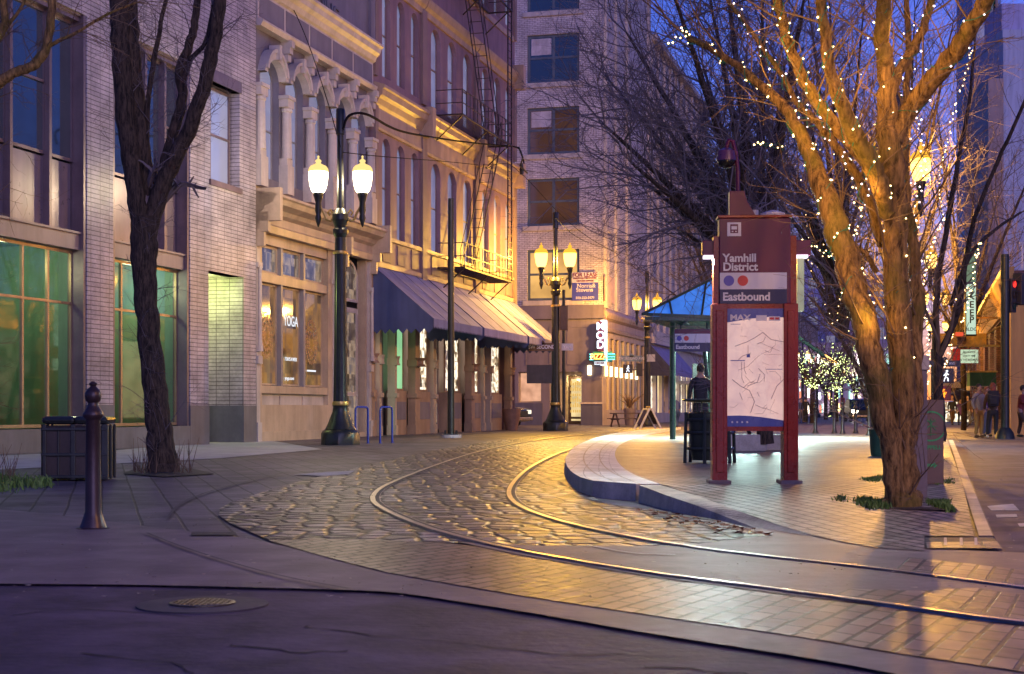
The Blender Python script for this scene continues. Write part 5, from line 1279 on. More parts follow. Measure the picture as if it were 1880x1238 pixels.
# walk signal and street plate on lamp 3
s3_=thing('crossing_signal','lit walking figure signal with a street name plate by the third lamp','traffic light',P(1183,783)+Vector((0,-.4,0)),0,'traffic signals')
m=MB(); m.tube([(0,0,0),(0,0,4.4)],.05,8); m.bar((0,0,3.1),(-1.0,0,3.1),.05); m.bar((0,0,3.75),(-1.1,0,3.75),.05); m.build('pole',m_black,s3_)
walk_signal(s3_,-.95,3.15,True); m=MB(); m.box(-.5,-.15,-.25,.05,2.75,3.45); m.build('side_signal',m_sigbody,s3_,bevel=.02)
street_sign(s3_,'SW SECOND AVE',-.75,3.72,1.15,.32,M_plain('pale_teal_plate',(.25,.32,.34),.5))
m=MB(); m.box(.1,.55,-.08,-.02,3.55,3.95); m.build('small_plate',m_whitep,s3_)
# signal cluster behind the box on the right
s4=thing('crossing_signal','walk signal, orange hand box and name plate just right of the thick trunk','traffic light',Vector(((1718-CX)/F*50,50,0)),0,'traffic signals')
m=MB(); m.tube([(-.1,0,0),(-.1,0,2.9)],.06,8); m.build('pole',m_black,s4)
walk_signal(s4,.28,2.02,True); street_sign(s4,'SECOND AVE',.25,2.42,1.05,.2,m_sigbody)
walk_signal(s4,.18,1.45,False,body=M_plain('rust_signal_box',(.30,.05,.02),.5)); m=MB(); m.box(-.2,.5,-.25,.1,1.17,1.2); m.build('bracket_shelf',m_whitep,s4)
# right pole with red signals
s5=signal(Vector(((1845-CX)/F*47.5,47.5,0)),'black signal pole with red lights at the right brick corner',math.radians(48),3.95,0,5.75,1,m_sigbody,.13)
m=MB(); m.box(.55,.95,-.3,.0,4.2,5.2); m.build('signal_head',m_sigbody,s5,bevel=.02)
signal(Vector(((1480-CX)/F*110,110,0)),'far signal with an orange light right of the map pylon',0,2.7,1,4,0,m_sigbr,.06)
signal(Vector(((1547-CX)/F*130,130,0)),'small far signal with an orange light above a bollard',0,.9,1,2.2,0,M_plain('red_signal_body',(.3,.06,.03),.5),.06)
# ---- utility cabinet and post by the big tree
uc=thing('utility_cabinet','brown cabinet with a green round emblem and arrow behind the big tree','cabinet',PP(1709,889),math.radians(-4))
m=MB(); m.box(-.11,.125,.0,.4,.0,.83); m.build('cabinet_body',M_plain('brown_cabinet_paint',(.16,.09,.055),.45,0,.15,3),uc,bevel=.006)
m_gpaint=M_plain('green_stencil_paint',(.03,.38,.10),.55,0,.2,6,0)
m=MB(); cx_,cz_=.0,.57
def ring(mm,r0,r1,n=36):
    for i in range(n):
        a,b_=2*PI*i/n,2*PI*(i+1)/n; pts=[(max(-.109,min(.124,cx_+r*math.cos(t))),-.004,cz_+r*math.sin(t)) for r,t in ((r0,a),(r1,a),(r1,b_),(r0,b_))]
        mm.add(pts,[(0,1,2,3)])
ring(m,.135,.15); 
for q in (((-.05,-.08),(.05,-.08)),((0,-.1),(0,.08)),((-.06,.0),(.06,.0)),((-.05,.05),(.05,.05)),((-.05,-.04),(.04,.07)),((.05,-.04),(-.04,.07))): m.bar((cx_+q[0][0],-.004,cz_+q[0][1]),(cx_+q[1][0],-.004,cz_+q[1][1]),.010,.004)
m.build('round_emblem',m_gpaint,uc)
m=MB(); m.prism([(-.07,.17),(.03,.17),(.03,.155),(.06,.185),(.03,.215),(.03,.20),(-.07,.20)],lambda u,v,w:(u,w,v),-.004,.0); m.build('arrow',m_gpaint,uc)
text('RIPPELL',.055,m_gpaint,uc,Matrix.Translation((.01,-.004,.36))@RX,'stencil_lettering',.001,bold=.001)
gp=thing('meter_post','grey metal post with a square head beside the big trunk','post',PP(1690,915),math.radians(-4))
m=MB(); m.box(-.06,.06,.0,.12,0,1.12); m.build('post',m_conc,gp,bevel=.008)
m=MB(); m.box(-.07,.075,-.02,.15,1.12,1.25); m.build('post_head',m_kerb,gp,bevel=.01)
gb=thing('green_bin','small dark green bin showing left of the big trunk','bin',PP(1618,838))
m=MB(); m.lathe([(.15,0),(.17,.05),(.19,.38),(.20,.42),(.17,.44)],14); m.build('bin_body',M_plain('bottle_green',(.03,.10,.06),.4),gb,True)

# ---- signs on the right hand side
def RP(x,Y): return (x-CX)/F*Y
vs_=thing('vertical_sign','tall backlit vertical sign with dark letters above the right pavement','sign',Vector((RP(1783,60),60,.9*(1-60/92))),0); vs_.scale=(60/92,)*3
kz=2800/92
def zz(y): return HC+(HY-y)/kz
m=MB(); m.box(-.33,.33,0,.35,zz(617),zz(455)); m.build('sign_box',m_black,vs_)
m=MB(); m.box(-.29,.27,-.03,0,zz(614),zz(522)); m.build('lit_face',M_emit('green_white_face',(.70,.92,.72),.95*EMK),vs_)
m=MB(); m.box(-.29,.27,-.03,0,zz(518),zz(458)); m.build('lit_face',M_emit('dim_green_face',(.30,.42,.28),.6*EMK),vs_)
for i,ch in enumerate('POWER'[::1]): pass
for ch,y in (('E',560),('E',575),('L',0),('P',588)):
    if y: text(ch,.56,m_black,vs_,Matrix.Translation((0.02,-.04,zz(y)))@RX,'sign_lettering',.005,bold=.012)
text('BLDG',.28,m_black,vs_,Matrix.Translation((-.02,-.04,zz(605)))@RX,'sign_lettering',.005,bold=.004)
text('K',.56,m_black,vs_,Matrix.Translation((0,-.04,zz(545)))@RX,'sign_lettering',.005,bold=.01)
m=MB(); m.box(.27,1.6,.1,.25,zz(585),zz(582)); m.build('sign_arm',m_gold,vs_)
mq=thing('marquee_sign','lit letter board with a red end panel hanging over the right pavement','sign',Vector((RP(1773,60),60,.9*(1-60/88)))); mq.scale=(60/88,)*3
kz=2800/88
m=MB(); m.box(-.75,.75,0,.3,zz(669),zz(640)); m.build('sign_box',M_plain('red_sign_box',(.35,.03,.03),.4),mq)
m=MB(); m.box(-.30,.72,-.02,0,zz(667),zz(642)); m.build('lit_face',M_emit('pale_green_face',(.72,.90,.62),.9*EMK),mq)
m=MB(); m.box(-.74,-.33,-.02,0,zz(668),zz(641)); m.build('red_face',M_emit('red_face',(.8,.04,.03),.5*EMK),mq)
for s,y in (('MAGNOLIA',647),('PARTY 9PM',654),('IN THE BASEMENT',661)): text(s,.16,m_black,mq,Matrix.Translation((.2,-.03,zz(y)))@RX,'board_lettering',.003,sx=.85,bold=.002)
m=MB(); m.box(-1.0,2.0,.05,.25,zz(637),zz(633)); m.build('sign_arm',m_gold,mq)
mp=thing('mural_panel','small dark picture panel with a red lamp above the lit letter board','sign',Vector((RP(1762,61),61,.9*(1-61/88)))); mp.scale=(61/88,)*3
m=MB(); m.box(-1.1,1.6,.2,.4,zz(634),zz(612)); m.build('panel',m_gold,mp); m=MB(); m.box(-.1,.4,.1,.2,zz(632),zz(619)); m.build('picture',m_doorw,mp); m=MB(); m.box(-.2,.3,.05,.2,zz(617),zz(610)); m.build('red_lamp',M_emit('red_lamp',(1,.12,.05),1.0*EMK),mp)
pub=thing('pub_sign','green topped hanging pub sign with brown letters','sign',Vector((RP(1805,58),58,.9*(1-58/72)))); pub.scale=(58/72,)*3
kz=2800/72
m=MB(); m.box(-.62,.62,0,.5,zz(709),zz(684)); m.build('green_panel',M_plain('pub_green',(.03,.13,.05),.5),pub); m=MB(); m.box(-.64,.66,-.03,.5,zz(717),zz(709)); m.build('letter_strip',M_plain('cream_strip',(.6,.52,.35),.5),pub)
m=MB(); m.box(-.66,.68,-.05,.52,zz(684),zz(681)); m.build('top_trim',m_gold,pub)
text('YAMHILL PUB',.19,m_doorw,pub,Matrix.Translation((0,-.04,zz(713)))@RX,'sign_lettering',.003,sx=1.0,bold=.006)
aw=thing('shop_awning','dark awning over the shop behind the two walking men','awning',Vector((RP(1775,100),100,0)))
kz=2800/100
m=MB(); m.add([(-1.0,-.0,zz(735)),(1.9,0,zz(735)),(1.9,1.5,zz(712)),(-.8,1.5,zz(712))],[(0,1,2,3)]); m.add([(-1.0,0,zz(735)),(1.9,0,zz(735)),(1.9,0,zz(738)),(-1,0,zz(738))],[(0,1,2,3)]); m.build('canvas',m_black,aw,fix=False)
m=MB(); m.box(-1.0,2.2,1.5,1.8,zz(712),zz(700)); m.build('lit_fascia',m_limest,aw); m=MB(); m.box(-.9,2,2.4,2.5,0.1,zz(738)); m.build('lit_shop_window',m_shopbright,aw)

# ---- cars
m_carp=M_plain('dark_car_paint',(.02,.025,.035),.2,.3,.1,1,0,rv=.03); m_tyre=M_plain('tyre',(.02,.02,.02),.8)
def car(loc,rz,lab,W=1.9,L=4.8,H=1.75,hl=3.0,grp='cars'):
    t=thing('parked_car' if hl<6 else 'car',lab,'car',loc,rz,grp)
    prof=[(L/2,.35),(L/2,.75),(L/2-.1,.98),(L/2-1.1,1.08),(L/2-1.75,H-.08),(L/2-2.1,H),(-L/2+.9,H),(-L/2+.25,1.15),(-L/2,1.05),(-L/2,.4),(-L/2+.4,.28),(L/2-.4,.28)]
    m=MB(); m.prism(prof,lambda u,v,w:(u,w*(1-.12*max(0,(v-1.0)/(H-1.0))),v),-W/2,W/2); m.build('body',m_carp,t,True,bevel=.05)
    m=MB()
    for s in (-1,1):
        m.add([(L/2-1.3,s*(W/2-.015),1.1),(L/2-1.85,s*(W/2-.10),H-.15),(-L/2+1.0,s*(W/2-.10),H-.15),(-L/2+.5,s*(W/2-.015),1.12)],[(0,1,2,3)])
    m.add([(L/2-1.13,-W/2+.15,1.12),(L/2-1.13,W/2-.15,1.12),(L/2-1.72,W/2-.25,H-.12),(L/2-1.72,-W/2+.25,H-.12)],[(0,1,2,3)]); m.build('windows',m_darkglass,t,fix=False)
    for x in (L/2-.95,-L/2+.95):
        for s in (-1,1):
            m=MB(); m.lathe([(.36,-.11),(.37,-.09),(.37,.09),(.36,.11)],20,M=Matrix.Translation((x,s*(W/2-.08),.37))@Matrix.Rotation(PI/2,4,'X')); w=m.build('wheel',m_tyre,t,True)
            m=MB(); m.lathe([(.22,-.13),(.22,.13)],12,M=Matrix.Translation((x,s*(W/2-.08),.37))@Matrix.Rotation(PI/2,4,'X')); m.build('rim',m_rail,w)
    for s in (-1,1):
        m=MB(); m.box(L/2-.06,L/2+.04,s*.68-.2,s*.68+.2,.70,.90); m.build('headlight',M_emit('headlight',(1,.85,.65),hl*EMK),t,bevel=.03)
    m=MB(); m.box(L/2-.02,L/2+.05,-.42,.42,.55,.86); m.build('grille',m_black,t)
    m=MB(); m.box(L/2,L/2+.12,-W/2+.05,W/2-.05,.36,.52); m.build('bumper',m_rail,t,bevel=.03)
    return t
car(Vector((P(978,786).x-2.6,79.5,0)),math.radians(-25),'dark car with one glowing headlight nosing out past the awning corner',hl=1.6)
c2=car(Vector(((1578-CX)/F*118,118,0)),math.radians(-95),'distant car driving up with glaring headlights between the bollards',hl=120)
# ---- overhead bracket arms and wires
m_rubber=M_plain('black_rubber',(.012,.011,.013),.9,0,.1,2,0,spec=.05)
ow=thing('bracket_cable','black curved bracket and cable running from the first lamp pole to the brown facade','cable',Q(640,215,38.8))
o_=Q(640,215,38.8)
def W3(l): return [Q(*p)-o_ for p in l]
m=MB(); m.tube(smooth_pts(W3([(630,238,38.8),(636,215,38.8),(652,207,39.2),(672,209,39.6),(690,218,41),(712,232,44),(740,243,47),(790,252,52),(860,262,58),(925,268,64),(952,270,67),(958,282,67.5),(962,300,68)])),.035,6); m.build('cable',m_rubber,ow,True)
m=MB(); m.tube(W3([(795,254,52),(780,250,51),(770,246,50)]),.02,5); m.tube(W3([(952,270,67),(960,290,67),(955,305,67),(968,318,68)]),.04,5); m.lathe([(.08,-.5),(.1,-.3),(.05,0)],8,tuple(W3([(958,300,67.5)])[0])); m.build('insulator',m_black,ow)
for i,(pts,lab) in enumerate((([(630,280,38.8),(700,288,45),(840,298,60),(1000,318,80)],'thin span wire from the first lamp pole over the awnings'),([(893,310,62),(912,300,64),(945,302,68),(1050,420,72),(1140,470,85)],'thin wire crossing before the corner building'),([(520,-20,45),(560,60,45),(600,180,42),(625,270,38.9)],'slack wire dropping from the roof to the first lamp pole'),([(1020,400,60),(1060,440,70),(1130,462,84),(1260,500,95)],'wire from the second lamp pole to the stone building'))):
    o_=Q(*pts[0]); t=thing('span_wire',lab,'wire',o_); m=MB(); m.tube(smooth_pts([Q(*p)-o_ for p in pts]),.013,5); m.build('wire',m_rubber,t)
# ================================================================ TREES
def M_bark(name,c1,c2,moss=None,disp=.7):
    t=NT(name); v=t.obj(); mp=t.n('ShaderNodeMapping'); mp.inputs['Scale'].default_value=(13,13,2.6); t.l(v,mp.inputs[0])
    n=t.noise(mp.outputs[0],2.2,8,.7); n2=t.noise(v,2.0,3)
    c=t.ramp(n,[(.37,c1),(.64,c2)])
    if moss: c=t.mixc(t.ramp(n2,[(.5,(0,0,0)),(.62,(.6,)*3)]),c,moss)
    b=t.bsdf(c,.78); b.inputs['Specular IOR Level'].default_value=.25; t.bump(b,n,disp,.03); return t.m
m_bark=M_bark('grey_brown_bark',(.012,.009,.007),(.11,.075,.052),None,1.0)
m_bark2=M_bark('lamp_gold_mossy_bark',(.05,.026,.009),(.42,.25,.09),(.14,.12,.02),1.0)  # golden lamplight mixed into the bark colour, under the moss patches
m_twig=M_plain('thin_twigs',(.10,.07,.055),.8,0,.2,2,0); m_twigl=M_plain('pale_twigs',(.19,.12,.065),.8,0,.2,2,0); m_twigd=M_plain('dark_twigs',(.16,.125,.13),.8,0,.2,2,0)
def fasttube(V,Fc,pts,r0,r1,n):
    o=len(V); k=len(pts); t=(pts[-1]-pts[0]); t=t.normalized() if t.length>1e-6 else Vector((0,0,1))
    x=t.orthogonal().normalized(); y=t.cross(x)
    cs=[(math.cos(2*PI*i/n),math.sin(2*PI*i/n)) for i in range(n)]
    for i,p in enumerate(pts):
        r=r0+(r1-r0)*i/(k-1)
        for c,s in cs: V.append((p.x+(x.x*c+y.x*s)*r,p.y+(x.y*c+y.y*s)*r,p.z+(x.z*c+y.z*s)*r))
    for i in range(k-1):
        for j in range(n): Fc.append((o+i*n+j,o+i*n+(j+1)%n,o+(i+1)*n+(j+1)%n,o+(i+1)*n+j))
def grow(V,Fc,rr,p,d,L,r,lvl,kids,up,maxl):
    pts=[p]; n=4; d=d.normalized()
    for i in range(n):
        d=(d+Vector((rr.gauss(0,.17),rr.gauss(0,.17),rr.gauss(0,.13)+up))).normalized(); pts.append(pts[-1]+d*L/n)
    fasttube(V,Fc,pts,r,r*.45,5 if lvl==0 else 3)
    if lvl<maxl:
        for _ in range(kids[lvl]):
            t=rr.uniform(.2,1)*(n); i=min(n-1,int(t)); q=pts[i].lerp(pts[i+1],t-i)
            ax=(pts[i+1]-pts[i]).normalized(); o=ax.orthogonal().normalized(); an=rr.uniform(0,2*PI); o=(o*math.cos(an)+ax.cross(o)*math.sin(an))
            grow(V,Fc,rr,q,(ax*.8+o*rr.uniform(.5,1.1)),L*rr.uniform(.35,.7),r*.5,lvl+1,kids,up,maxl)
def tree(name,label,base,Y,limbs,bark,twig,seed,tw=.3,TL=1.3,tr=.012,kids=(5,4),maxl=2,up=.06,group='bare street trees',zb=None,start=.25,twend=True):
    rr=random.Random(seed); k=F/Y; loc=base; t=thing(name,label,'tree',loc,0,group); m=MB(); V=[];Fc=[]; paths=[]
    for L in limbs:
        th=L[0] if isinstance(L[0],(int,float)) else 1.0
        pl=[q for q in L if not isinstance(q,(int,float))]
        pts=[]; rad=[]
        for x,y,dy,r in pl: pts.append(Q(x,y,Y+dy)-loc); rad.append(r*(.88 if Y<15 else 1)/k)
        # smooth by catmull-rom
        sp=[];sr=[]
        for i in range(len(pts)-1):
            p0=pts[max(i-1,0)];p1=pts[i];p2=pts[i+1];p3=pts[min(i+2,len(pts)-1)]
            for s in range(5):
                u=s/5; v=.5*((2*p1)+(p2-p0)*u+(2*p0-5*p1+4*p2-p3)*u*u+(3*p1-p0-3*p2+p3)*u**3)
                w=.16*min(rad[i],.06); sp.append(v+Vector((rr.gauss(0,w),rr.gauss(0,w),0))); sr.append((rad[i]+(rad[i+1]-rad[i])*u)*(1+rr.uniform(-.03,.03)))
        sp.append(pts[-1]); sr.append(rad[-1])
        m.tube(sp,sr,14 if rad[0]>.05 else 7); paths.append((sp,sr))
        ln=0
        tot=sum((b-a).length for a,b in zip(sp,sp[1:])); acc=0; nxt=tot*start*th if th<=1 else 0
        for a,b,r in zip(sp,sp[1:],sr):
            seg=(b-a).length
            while nxt<acc+seg:
                q=a.lerp(b,(nxt-acc)/max(seg,1e-6)); ax=(b-a).normalized(); o=ax.orthogonal().normalized(); an=rr.uniform(0,2*PI); o=(o*math.cos(an)+ax.cross(o)*math.sin(an))
                if nxt>tot*start*min(th,1) or th>1: grow(V,Fc,rr,q,ax*rr.uniform(.2,.9)+o*.9+Vector((0,0,.25)),TL*rr.uniform(.5,1.15),min(tr*rr.uniform(.7,1.5),r*.6),0,kids,up,maxl)
                nxt+=tw*rr.uniform(.5,1.5)
            acc+=seg
        if twend: 
            for _ in range(3): grow(V,Fc,rr,sp[-1],(sp[-1]-sp[-3]).normalized()+Vector((rr.gauss(0,.3),rr.gauss(0,.3),0)),TL,max(sr[-1]*.5,tr),0,kids,up,maxl)
    m.build('trunk',bark,t,True)
    me=bpy.data.meshes.new('crown'); me.from_pydata(V,[],Fc); me.materials.append(twig); o=bpy.data.objects.new('crown',me); COL.objects.link(o); o.parent=t
    return t,paths
nbulb=[0]
m_bulb=M_emit('warm_fairy_bulb',(1,.62,.24),8*EMK/.6,False); m_bulbg=M_emit('green_gold_fairy_bulb',(.85,1,.35),4*EMK/.6,False); m_wire=M_plain('green_light_wire',(.03,.22,.16),.4,0,.1,3,0); m_bulbp=M_emit('pinkish_fairy_bulb',(1,.72,.75),6*EMK/.6,False)
def ico(V,Fc,p,r):
    o=len(V); V+= [(p.x+r,p.y,p.z),(p.x-r,p.y,p.z),(p.x,p.y+r,p.z),(p.x,p.y-r,p.z),(p.x,p.y,p.z+r),(p.x,p.y,p.z-r)]
    Fc+=[(o+a,o+b,o+c) for a,b,c in ((0,2,4),(2,1,4),(1,3,4),(3,0,4),(2,0,5),(1,2,5),(3,1,5),(0,3,5))]
def strings(loc,paths,label,br=.0082,step=.10,turn=.35,mt=None,seed=1,wire=.004,off=.012,jit=.0,group='strings of fairy lights'):
    rr=random.Random(seed); t=thing('light_string',label,'fairy lights',loc,0,group); V=[];Fc=[];W=[];WF=[]; m=MB()
    for sp,sr in paths:
        ang=rr.uniform(0,6.3); acc=0; nxt=0; wp=[]
        for a,b,r in zip(sp,sp[1:],sr):
            seg=(b-a).length; k=max(1,int(seg/.06)); ax=(b-a).normalized(); o=Vector((1,0,0)); o=(o-ax*o.dot(ax)).normalized(); c=ax.cross(o)
            for i in range(k):
                q=a.lerp(b,i/k); ang+=seg/k/turn*2*PI; p=q+(o*math.cos(ang)+c*math.sin(ang))*(r+off)+Vector((rr.gauss(0,jit),rr.gauss(0,jit),rr.gauss(0,jit))); wp.append(p); acc+=seg/k
                if acc>=nxt: ico(V,Fc,p,br*rr.uniform(.8,1.25)); nxt=acc+step*rr.uniform(.6,1.4)
        if wire and len(wp)>2: fasttube_path(W,WF,wp,wire)
    if wire:
        me=bpy.data.meshes.new('wire'); me.from_pydata(W,[],WF); me.materials.append(m_wire); o=bpy.data.objects.new('wire',me); COL.objects.link(o); o.parent=t
    me=bpy.data.meshes.new('bulbs'); me.from_pydata(V,[],Fc); me.materials.append(mt or m_bulb); o=bpy.data.objects.new('bulbs',me); COL.objects.link(o); o.parent=t; o['kind']='stuff'
    return t
def fasttube_path(V,Fc,pts,r):
    for a,b in zip(pts,pts[1:]): fasttube(V,Fc,[a,b],r,r,3)
# --- big lit tree on the right
b0=PP(1657,928); Y0=b0.y
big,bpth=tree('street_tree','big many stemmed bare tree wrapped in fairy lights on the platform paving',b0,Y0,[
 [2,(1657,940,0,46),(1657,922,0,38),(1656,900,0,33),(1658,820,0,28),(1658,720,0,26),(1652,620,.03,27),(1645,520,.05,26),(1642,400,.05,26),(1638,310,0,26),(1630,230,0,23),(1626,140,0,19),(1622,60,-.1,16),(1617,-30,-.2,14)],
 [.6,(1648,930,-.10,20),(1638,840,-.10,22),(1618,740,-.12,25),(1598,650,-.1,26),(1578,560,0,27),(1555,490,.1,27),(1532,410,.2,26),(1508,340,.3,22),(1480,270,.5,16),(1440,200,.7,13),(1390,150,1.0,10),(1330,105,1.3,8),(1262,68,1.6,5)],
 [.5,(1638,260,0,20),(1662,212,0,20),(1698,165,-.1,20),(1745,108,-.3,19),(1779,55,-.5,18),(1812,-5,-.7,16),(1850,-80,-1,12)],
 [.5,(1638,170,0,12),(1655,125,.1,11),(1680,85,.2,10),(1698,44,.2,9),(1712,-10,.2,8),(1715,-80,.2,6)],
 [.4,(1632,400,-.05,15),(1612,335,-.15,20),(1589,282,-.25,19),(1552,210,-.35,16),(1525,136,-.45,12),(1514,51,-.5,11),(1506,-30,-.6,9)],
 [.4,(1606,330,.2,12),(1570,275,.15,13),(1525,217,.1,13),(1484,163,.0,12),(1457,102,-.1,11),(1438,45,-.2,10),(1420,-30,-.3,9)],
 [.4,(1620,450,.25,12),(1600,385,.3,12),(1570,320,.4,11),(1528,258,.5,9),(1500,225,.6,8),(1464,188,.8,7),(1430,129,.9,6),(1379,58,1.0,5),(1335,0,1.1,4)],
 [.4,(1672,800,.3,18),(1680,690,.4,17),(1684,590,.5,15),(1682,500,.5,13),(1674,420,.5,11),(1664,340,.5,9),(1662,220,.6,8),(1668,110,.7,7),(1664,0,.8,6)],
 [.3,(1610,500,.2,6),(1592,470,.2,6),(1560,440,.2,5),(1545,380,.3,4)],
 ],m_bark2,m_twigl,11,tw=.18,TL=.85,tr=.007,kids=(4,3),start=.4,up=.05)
lp=[p for i,p in enumerate(bpth) if i in (0,1,2,3,4,5,6,7)]
def cut(p,f0,f1=1.0): n=len(p[0]); return (p[0][int(n*f0):int(n*f1)],p[1][int(n*f0):int(n*f1)])
strings(b0,[cut(lp[0],.36)],'fairy lights wound up the main trunk of the big tree',turn=.30,step=.085,seed=2)
strings(b0,[cut(lp[1],.36),cut(lp[1],.45)],'fairy lights on the long leftward limb of the big tree',turn=.42,step=.075,seed=3,jit=.01)
strings(b0,[cut(lp[2],.1),cut(lp[3],.1)],'fairy lights on the right hand limbs against the blue sky',turn=.5,step=.12,seed=4,mt=m_bulbp)
strings(b0,[cut(lp[4],.1),cut(lp[5],.05),cut(lp[4],.3),cut(lp[5],.3)],'fairy lights on the two golden lit limbs of the big tree',turn=.33,step=.09,seed=5)
strings(b0,[cut(lp[6],.1),cut(lp[6],.05),cut(lp[7],.3)],'fairy lights on the dark inner limbs of the big tree',turn=.36,step=.07,seed=6,mt=m_bulbp,jit=.02)
# the glow of the strings on the bark they are wound round
for pi,fr in ((0,(.45,.62,.8)),(1,(.42,.52)),(2,(.35,.65)),(3,(.5,)),(4,(.3,.5,.72)),(5,(.3,.55,.8)),(6,(.45,.7))):
    sp,sr=lp[pi]
    for f in fr:
        i=int(f*(len(sp)-1)); p=sp[i]+b0+Vector((-.30,-.30,.0))
        light('fairy_glow','POINT',p,.6*LK,(1,.52,.10),None,shadow_soft_size=.10)
# hanging strands between limbs
def strand(Y,pts,lab,step=.05,jit=.012,br=.0085,mt=None,seed=1):
    q=smooth_pts([Q(x,y,Y) for x,y in pts]); loc=q[0].copy(); q=[p-loc for p in q]
    strings(loc,[(q,[.001]*len(q)),(q,[.001]*len(q))],lab,br=br,step=step,turn=.5,seed=seed,off=.01,jit=jit,mt=mt,wire=.002)
strand(13.2,[(1600,560),(1560,470),(1590,370),(1540,260)],'loose strand of fairy lights left of the big trunk',seed=7,jit=.03)
strand(13.4,[(1665,470),(1700,300),(1668,150),(1592,60)],'loose strand of fairy lights behind the upper trunk',seed=8,jit=.02,mt=m_bulbp)
strand(13.9,[(1262,66),(1255,45),(1248,70),(1222,84)],'loose end of fairy lights at the far tip of the long limb',seed=9,step=.08)
strand(13.5,[(1388,265),(1420,266),(1440,272)],'short level strand of fairy lights above the pylon',seed=10,step=.06)
strand(16,[(1475,440),(1500,455),(1540,480),(1590,505)],'sagging strand of fairy lights between pylon and trunk',seed=12)
strand(24,[(1703,705),(1706,620),(1698,560),(1694,520),(1716,430),(1745,390)],'strand of fairy lights rising beside the amber lamps',seed=13,step=.07,br=.013)
strand(24.5,[(1722,700),(1745,650),(1748,590),(1760,545),(1790,520)],'strand of fairy lights curving right by the third amber lamp',seed=14,step=.06,br=.013)
strand(26,[(1782,95),(1774,130),(1760,170),(1740,260),(1720,330),(1735,420)],'strand of fairy lights hanging before the blue tower',seed=15,step=.11,br=.013)
strand(22,[(1768,590),(1790,500),(1800,430),(1790,480)],'strand of fairy lights crossing the tall vertical sign',seed=16,step=.08,br=.012)
# --- left tree
b1_=P(300,868); Y1=b1_.y
t1,pt1=tree('street_tree','bare forked tree with dark fissured bark between the litter bin and the brick pier',b1_,Y1,[
 [2,(301,872,0,33),(298,850,0,28),(292,790,0,24),(282,700,0,22),(273,600,0,21),(266,520,0,22),(264,450,0,25),(266,400,0,26)],
 [.6,(262,430,-.05,17),(252,370,-.05,17),(242,300,-.05,17),(232,220,-.05,17),(224,120,-.1,17),(219,40,-.1,16),(216,-40,-.1,15)],
 [.6,(272,430,.05,15),(268,350,.1,15),(258,250,.1,16),(246,130,.1,15),(240,40,.1,14),(236,-40,.1,13)],
 [.5,(272,420,0,17),(290,365,0,17),(312,310,-.05,15),(345,245,-.1,14),(368,180,-.15,13),(385,120,-.2,13),(396,60,-.25,12),(410,-40,-.3,11)],
 [.3,(288,380,.1,10),(300,310,.1,9),(322,230,.12,10),(335,180,.14,9),(330,130,.15,9),(348,80,.1,8),(358,40,.1,7),(366,-30,.1,6)],
 [.3,(270,270,.1,6),(272,190,.1,5),(283,110,.1,5),(296,40,.1,4),(312,-30,.1,4)],
 [.3,(335,180,.14,5),(345,120,.1,5),(378,75,.0,4),(390,10,0,3)],
 ],m_bark,m_twigd,21,tw=.16,TL=.75,tr=.007,kids=(4,3),start=.42,up=.0)
# --- tree off the left edge with limbs reaching in
b2_=P(-90,893,.0); Y2=b2_.y
tree('street_tree','bare tree at the left edge whose crooked limbs reach over the green windows',b2_,Y2,[
 [2,(-90,895,0,32),(-92,700,0,25),(-85,450,0,24),(-70,250,0,20),(-60,100,0,16),(-50,-50,0,12)],
 [.4,(-80,260,-.1,14),(-20,170,-.15,11),(25,135,-.2,9),(60,122,-.2,9),(82,95,-.2,8),(92,50,-.2,8),(98,-30,-.2,7)],
 [.4,(50,125,-.2,5),(90,85,-.2,4),(140,60,-.2,3),(200,25,-.2,2.5),(250,5,-.2,1.5)],
 [.4,(-60,200,.1,10),(-10,80,.2,8),(8,40,.2,7),(0,-40,.2,6)],
 [.4,(5,60,.2,4),(35,20,.2,3),(60,-30,.2,3)],
 ],m_bark2,m_twigl,22,tw=.14,TL=.8,tr=.006,kids=(4,3),start=.3,up=-.02)
# --- dark dense trees behind the pylon
def fan(cx,cy,Y,pts,r0): return [[.5,(cx,cy,0,r0)]+[(cx+(x-cx)*f,cy+(y-cy)*(f**.85),d*f,r0*(1-f*.85)) for f in (.2,.4,.6,.8,1)] for x,y,d in pts]
def P0(x,Y): return Vector(((x-CX)/F*Y,Y,.17))
rt=random.Random(77)
tree('street_tree','dense dark bare tree arching left over the street behind the pylon',P0(1405,27),27,
 [[2,(1405,815,0,16),(1402,700,0,13),(1400,600,0,13),(1395,520,0,13)]]+fan(1395,530,27,[(1110,230,-1),(1150,60,1),(1190,340,0),(1230,-30,-2),(1290,120,2),(1330,-60,0),(1400,0,1),(1120,150,3),(1260,430,-1),(1350,260,-3),(1440,120,2),(1200,200,2),(1300,-20,3),(1480,-20,-1),(1160,300,-3),(1290,330,1)],12),m_bark,m_twigd,31,tw=.21,TL=1.7,tr=.014,kids=(6,4),start=.25,up=.02)
t33,p33=tree('street_tree','dense dark bare tree filling the sky above the pylon camera',P0(1612,33),33,
 [[2,(1622,800,0,7),(1604,680,0,6),(1545,540,0,5)]]+fan(1545,540,33,[(1330,60,0),(1400,-60,2),(1450,60,-2),(1250,-20,1),(1520,-60,0),(1560,120,1),(1590,-30,-2),(1370,250,2),(1440,330,0),(1550,330,-1),(1330,330,3),(1470,-100,2),(1600,250,2),(1210,130,0)],5),m_bark,m_twigd,32,tw=.27,TL=1.9,tr=.013,kids=(5,4),start=.2,up=.03)
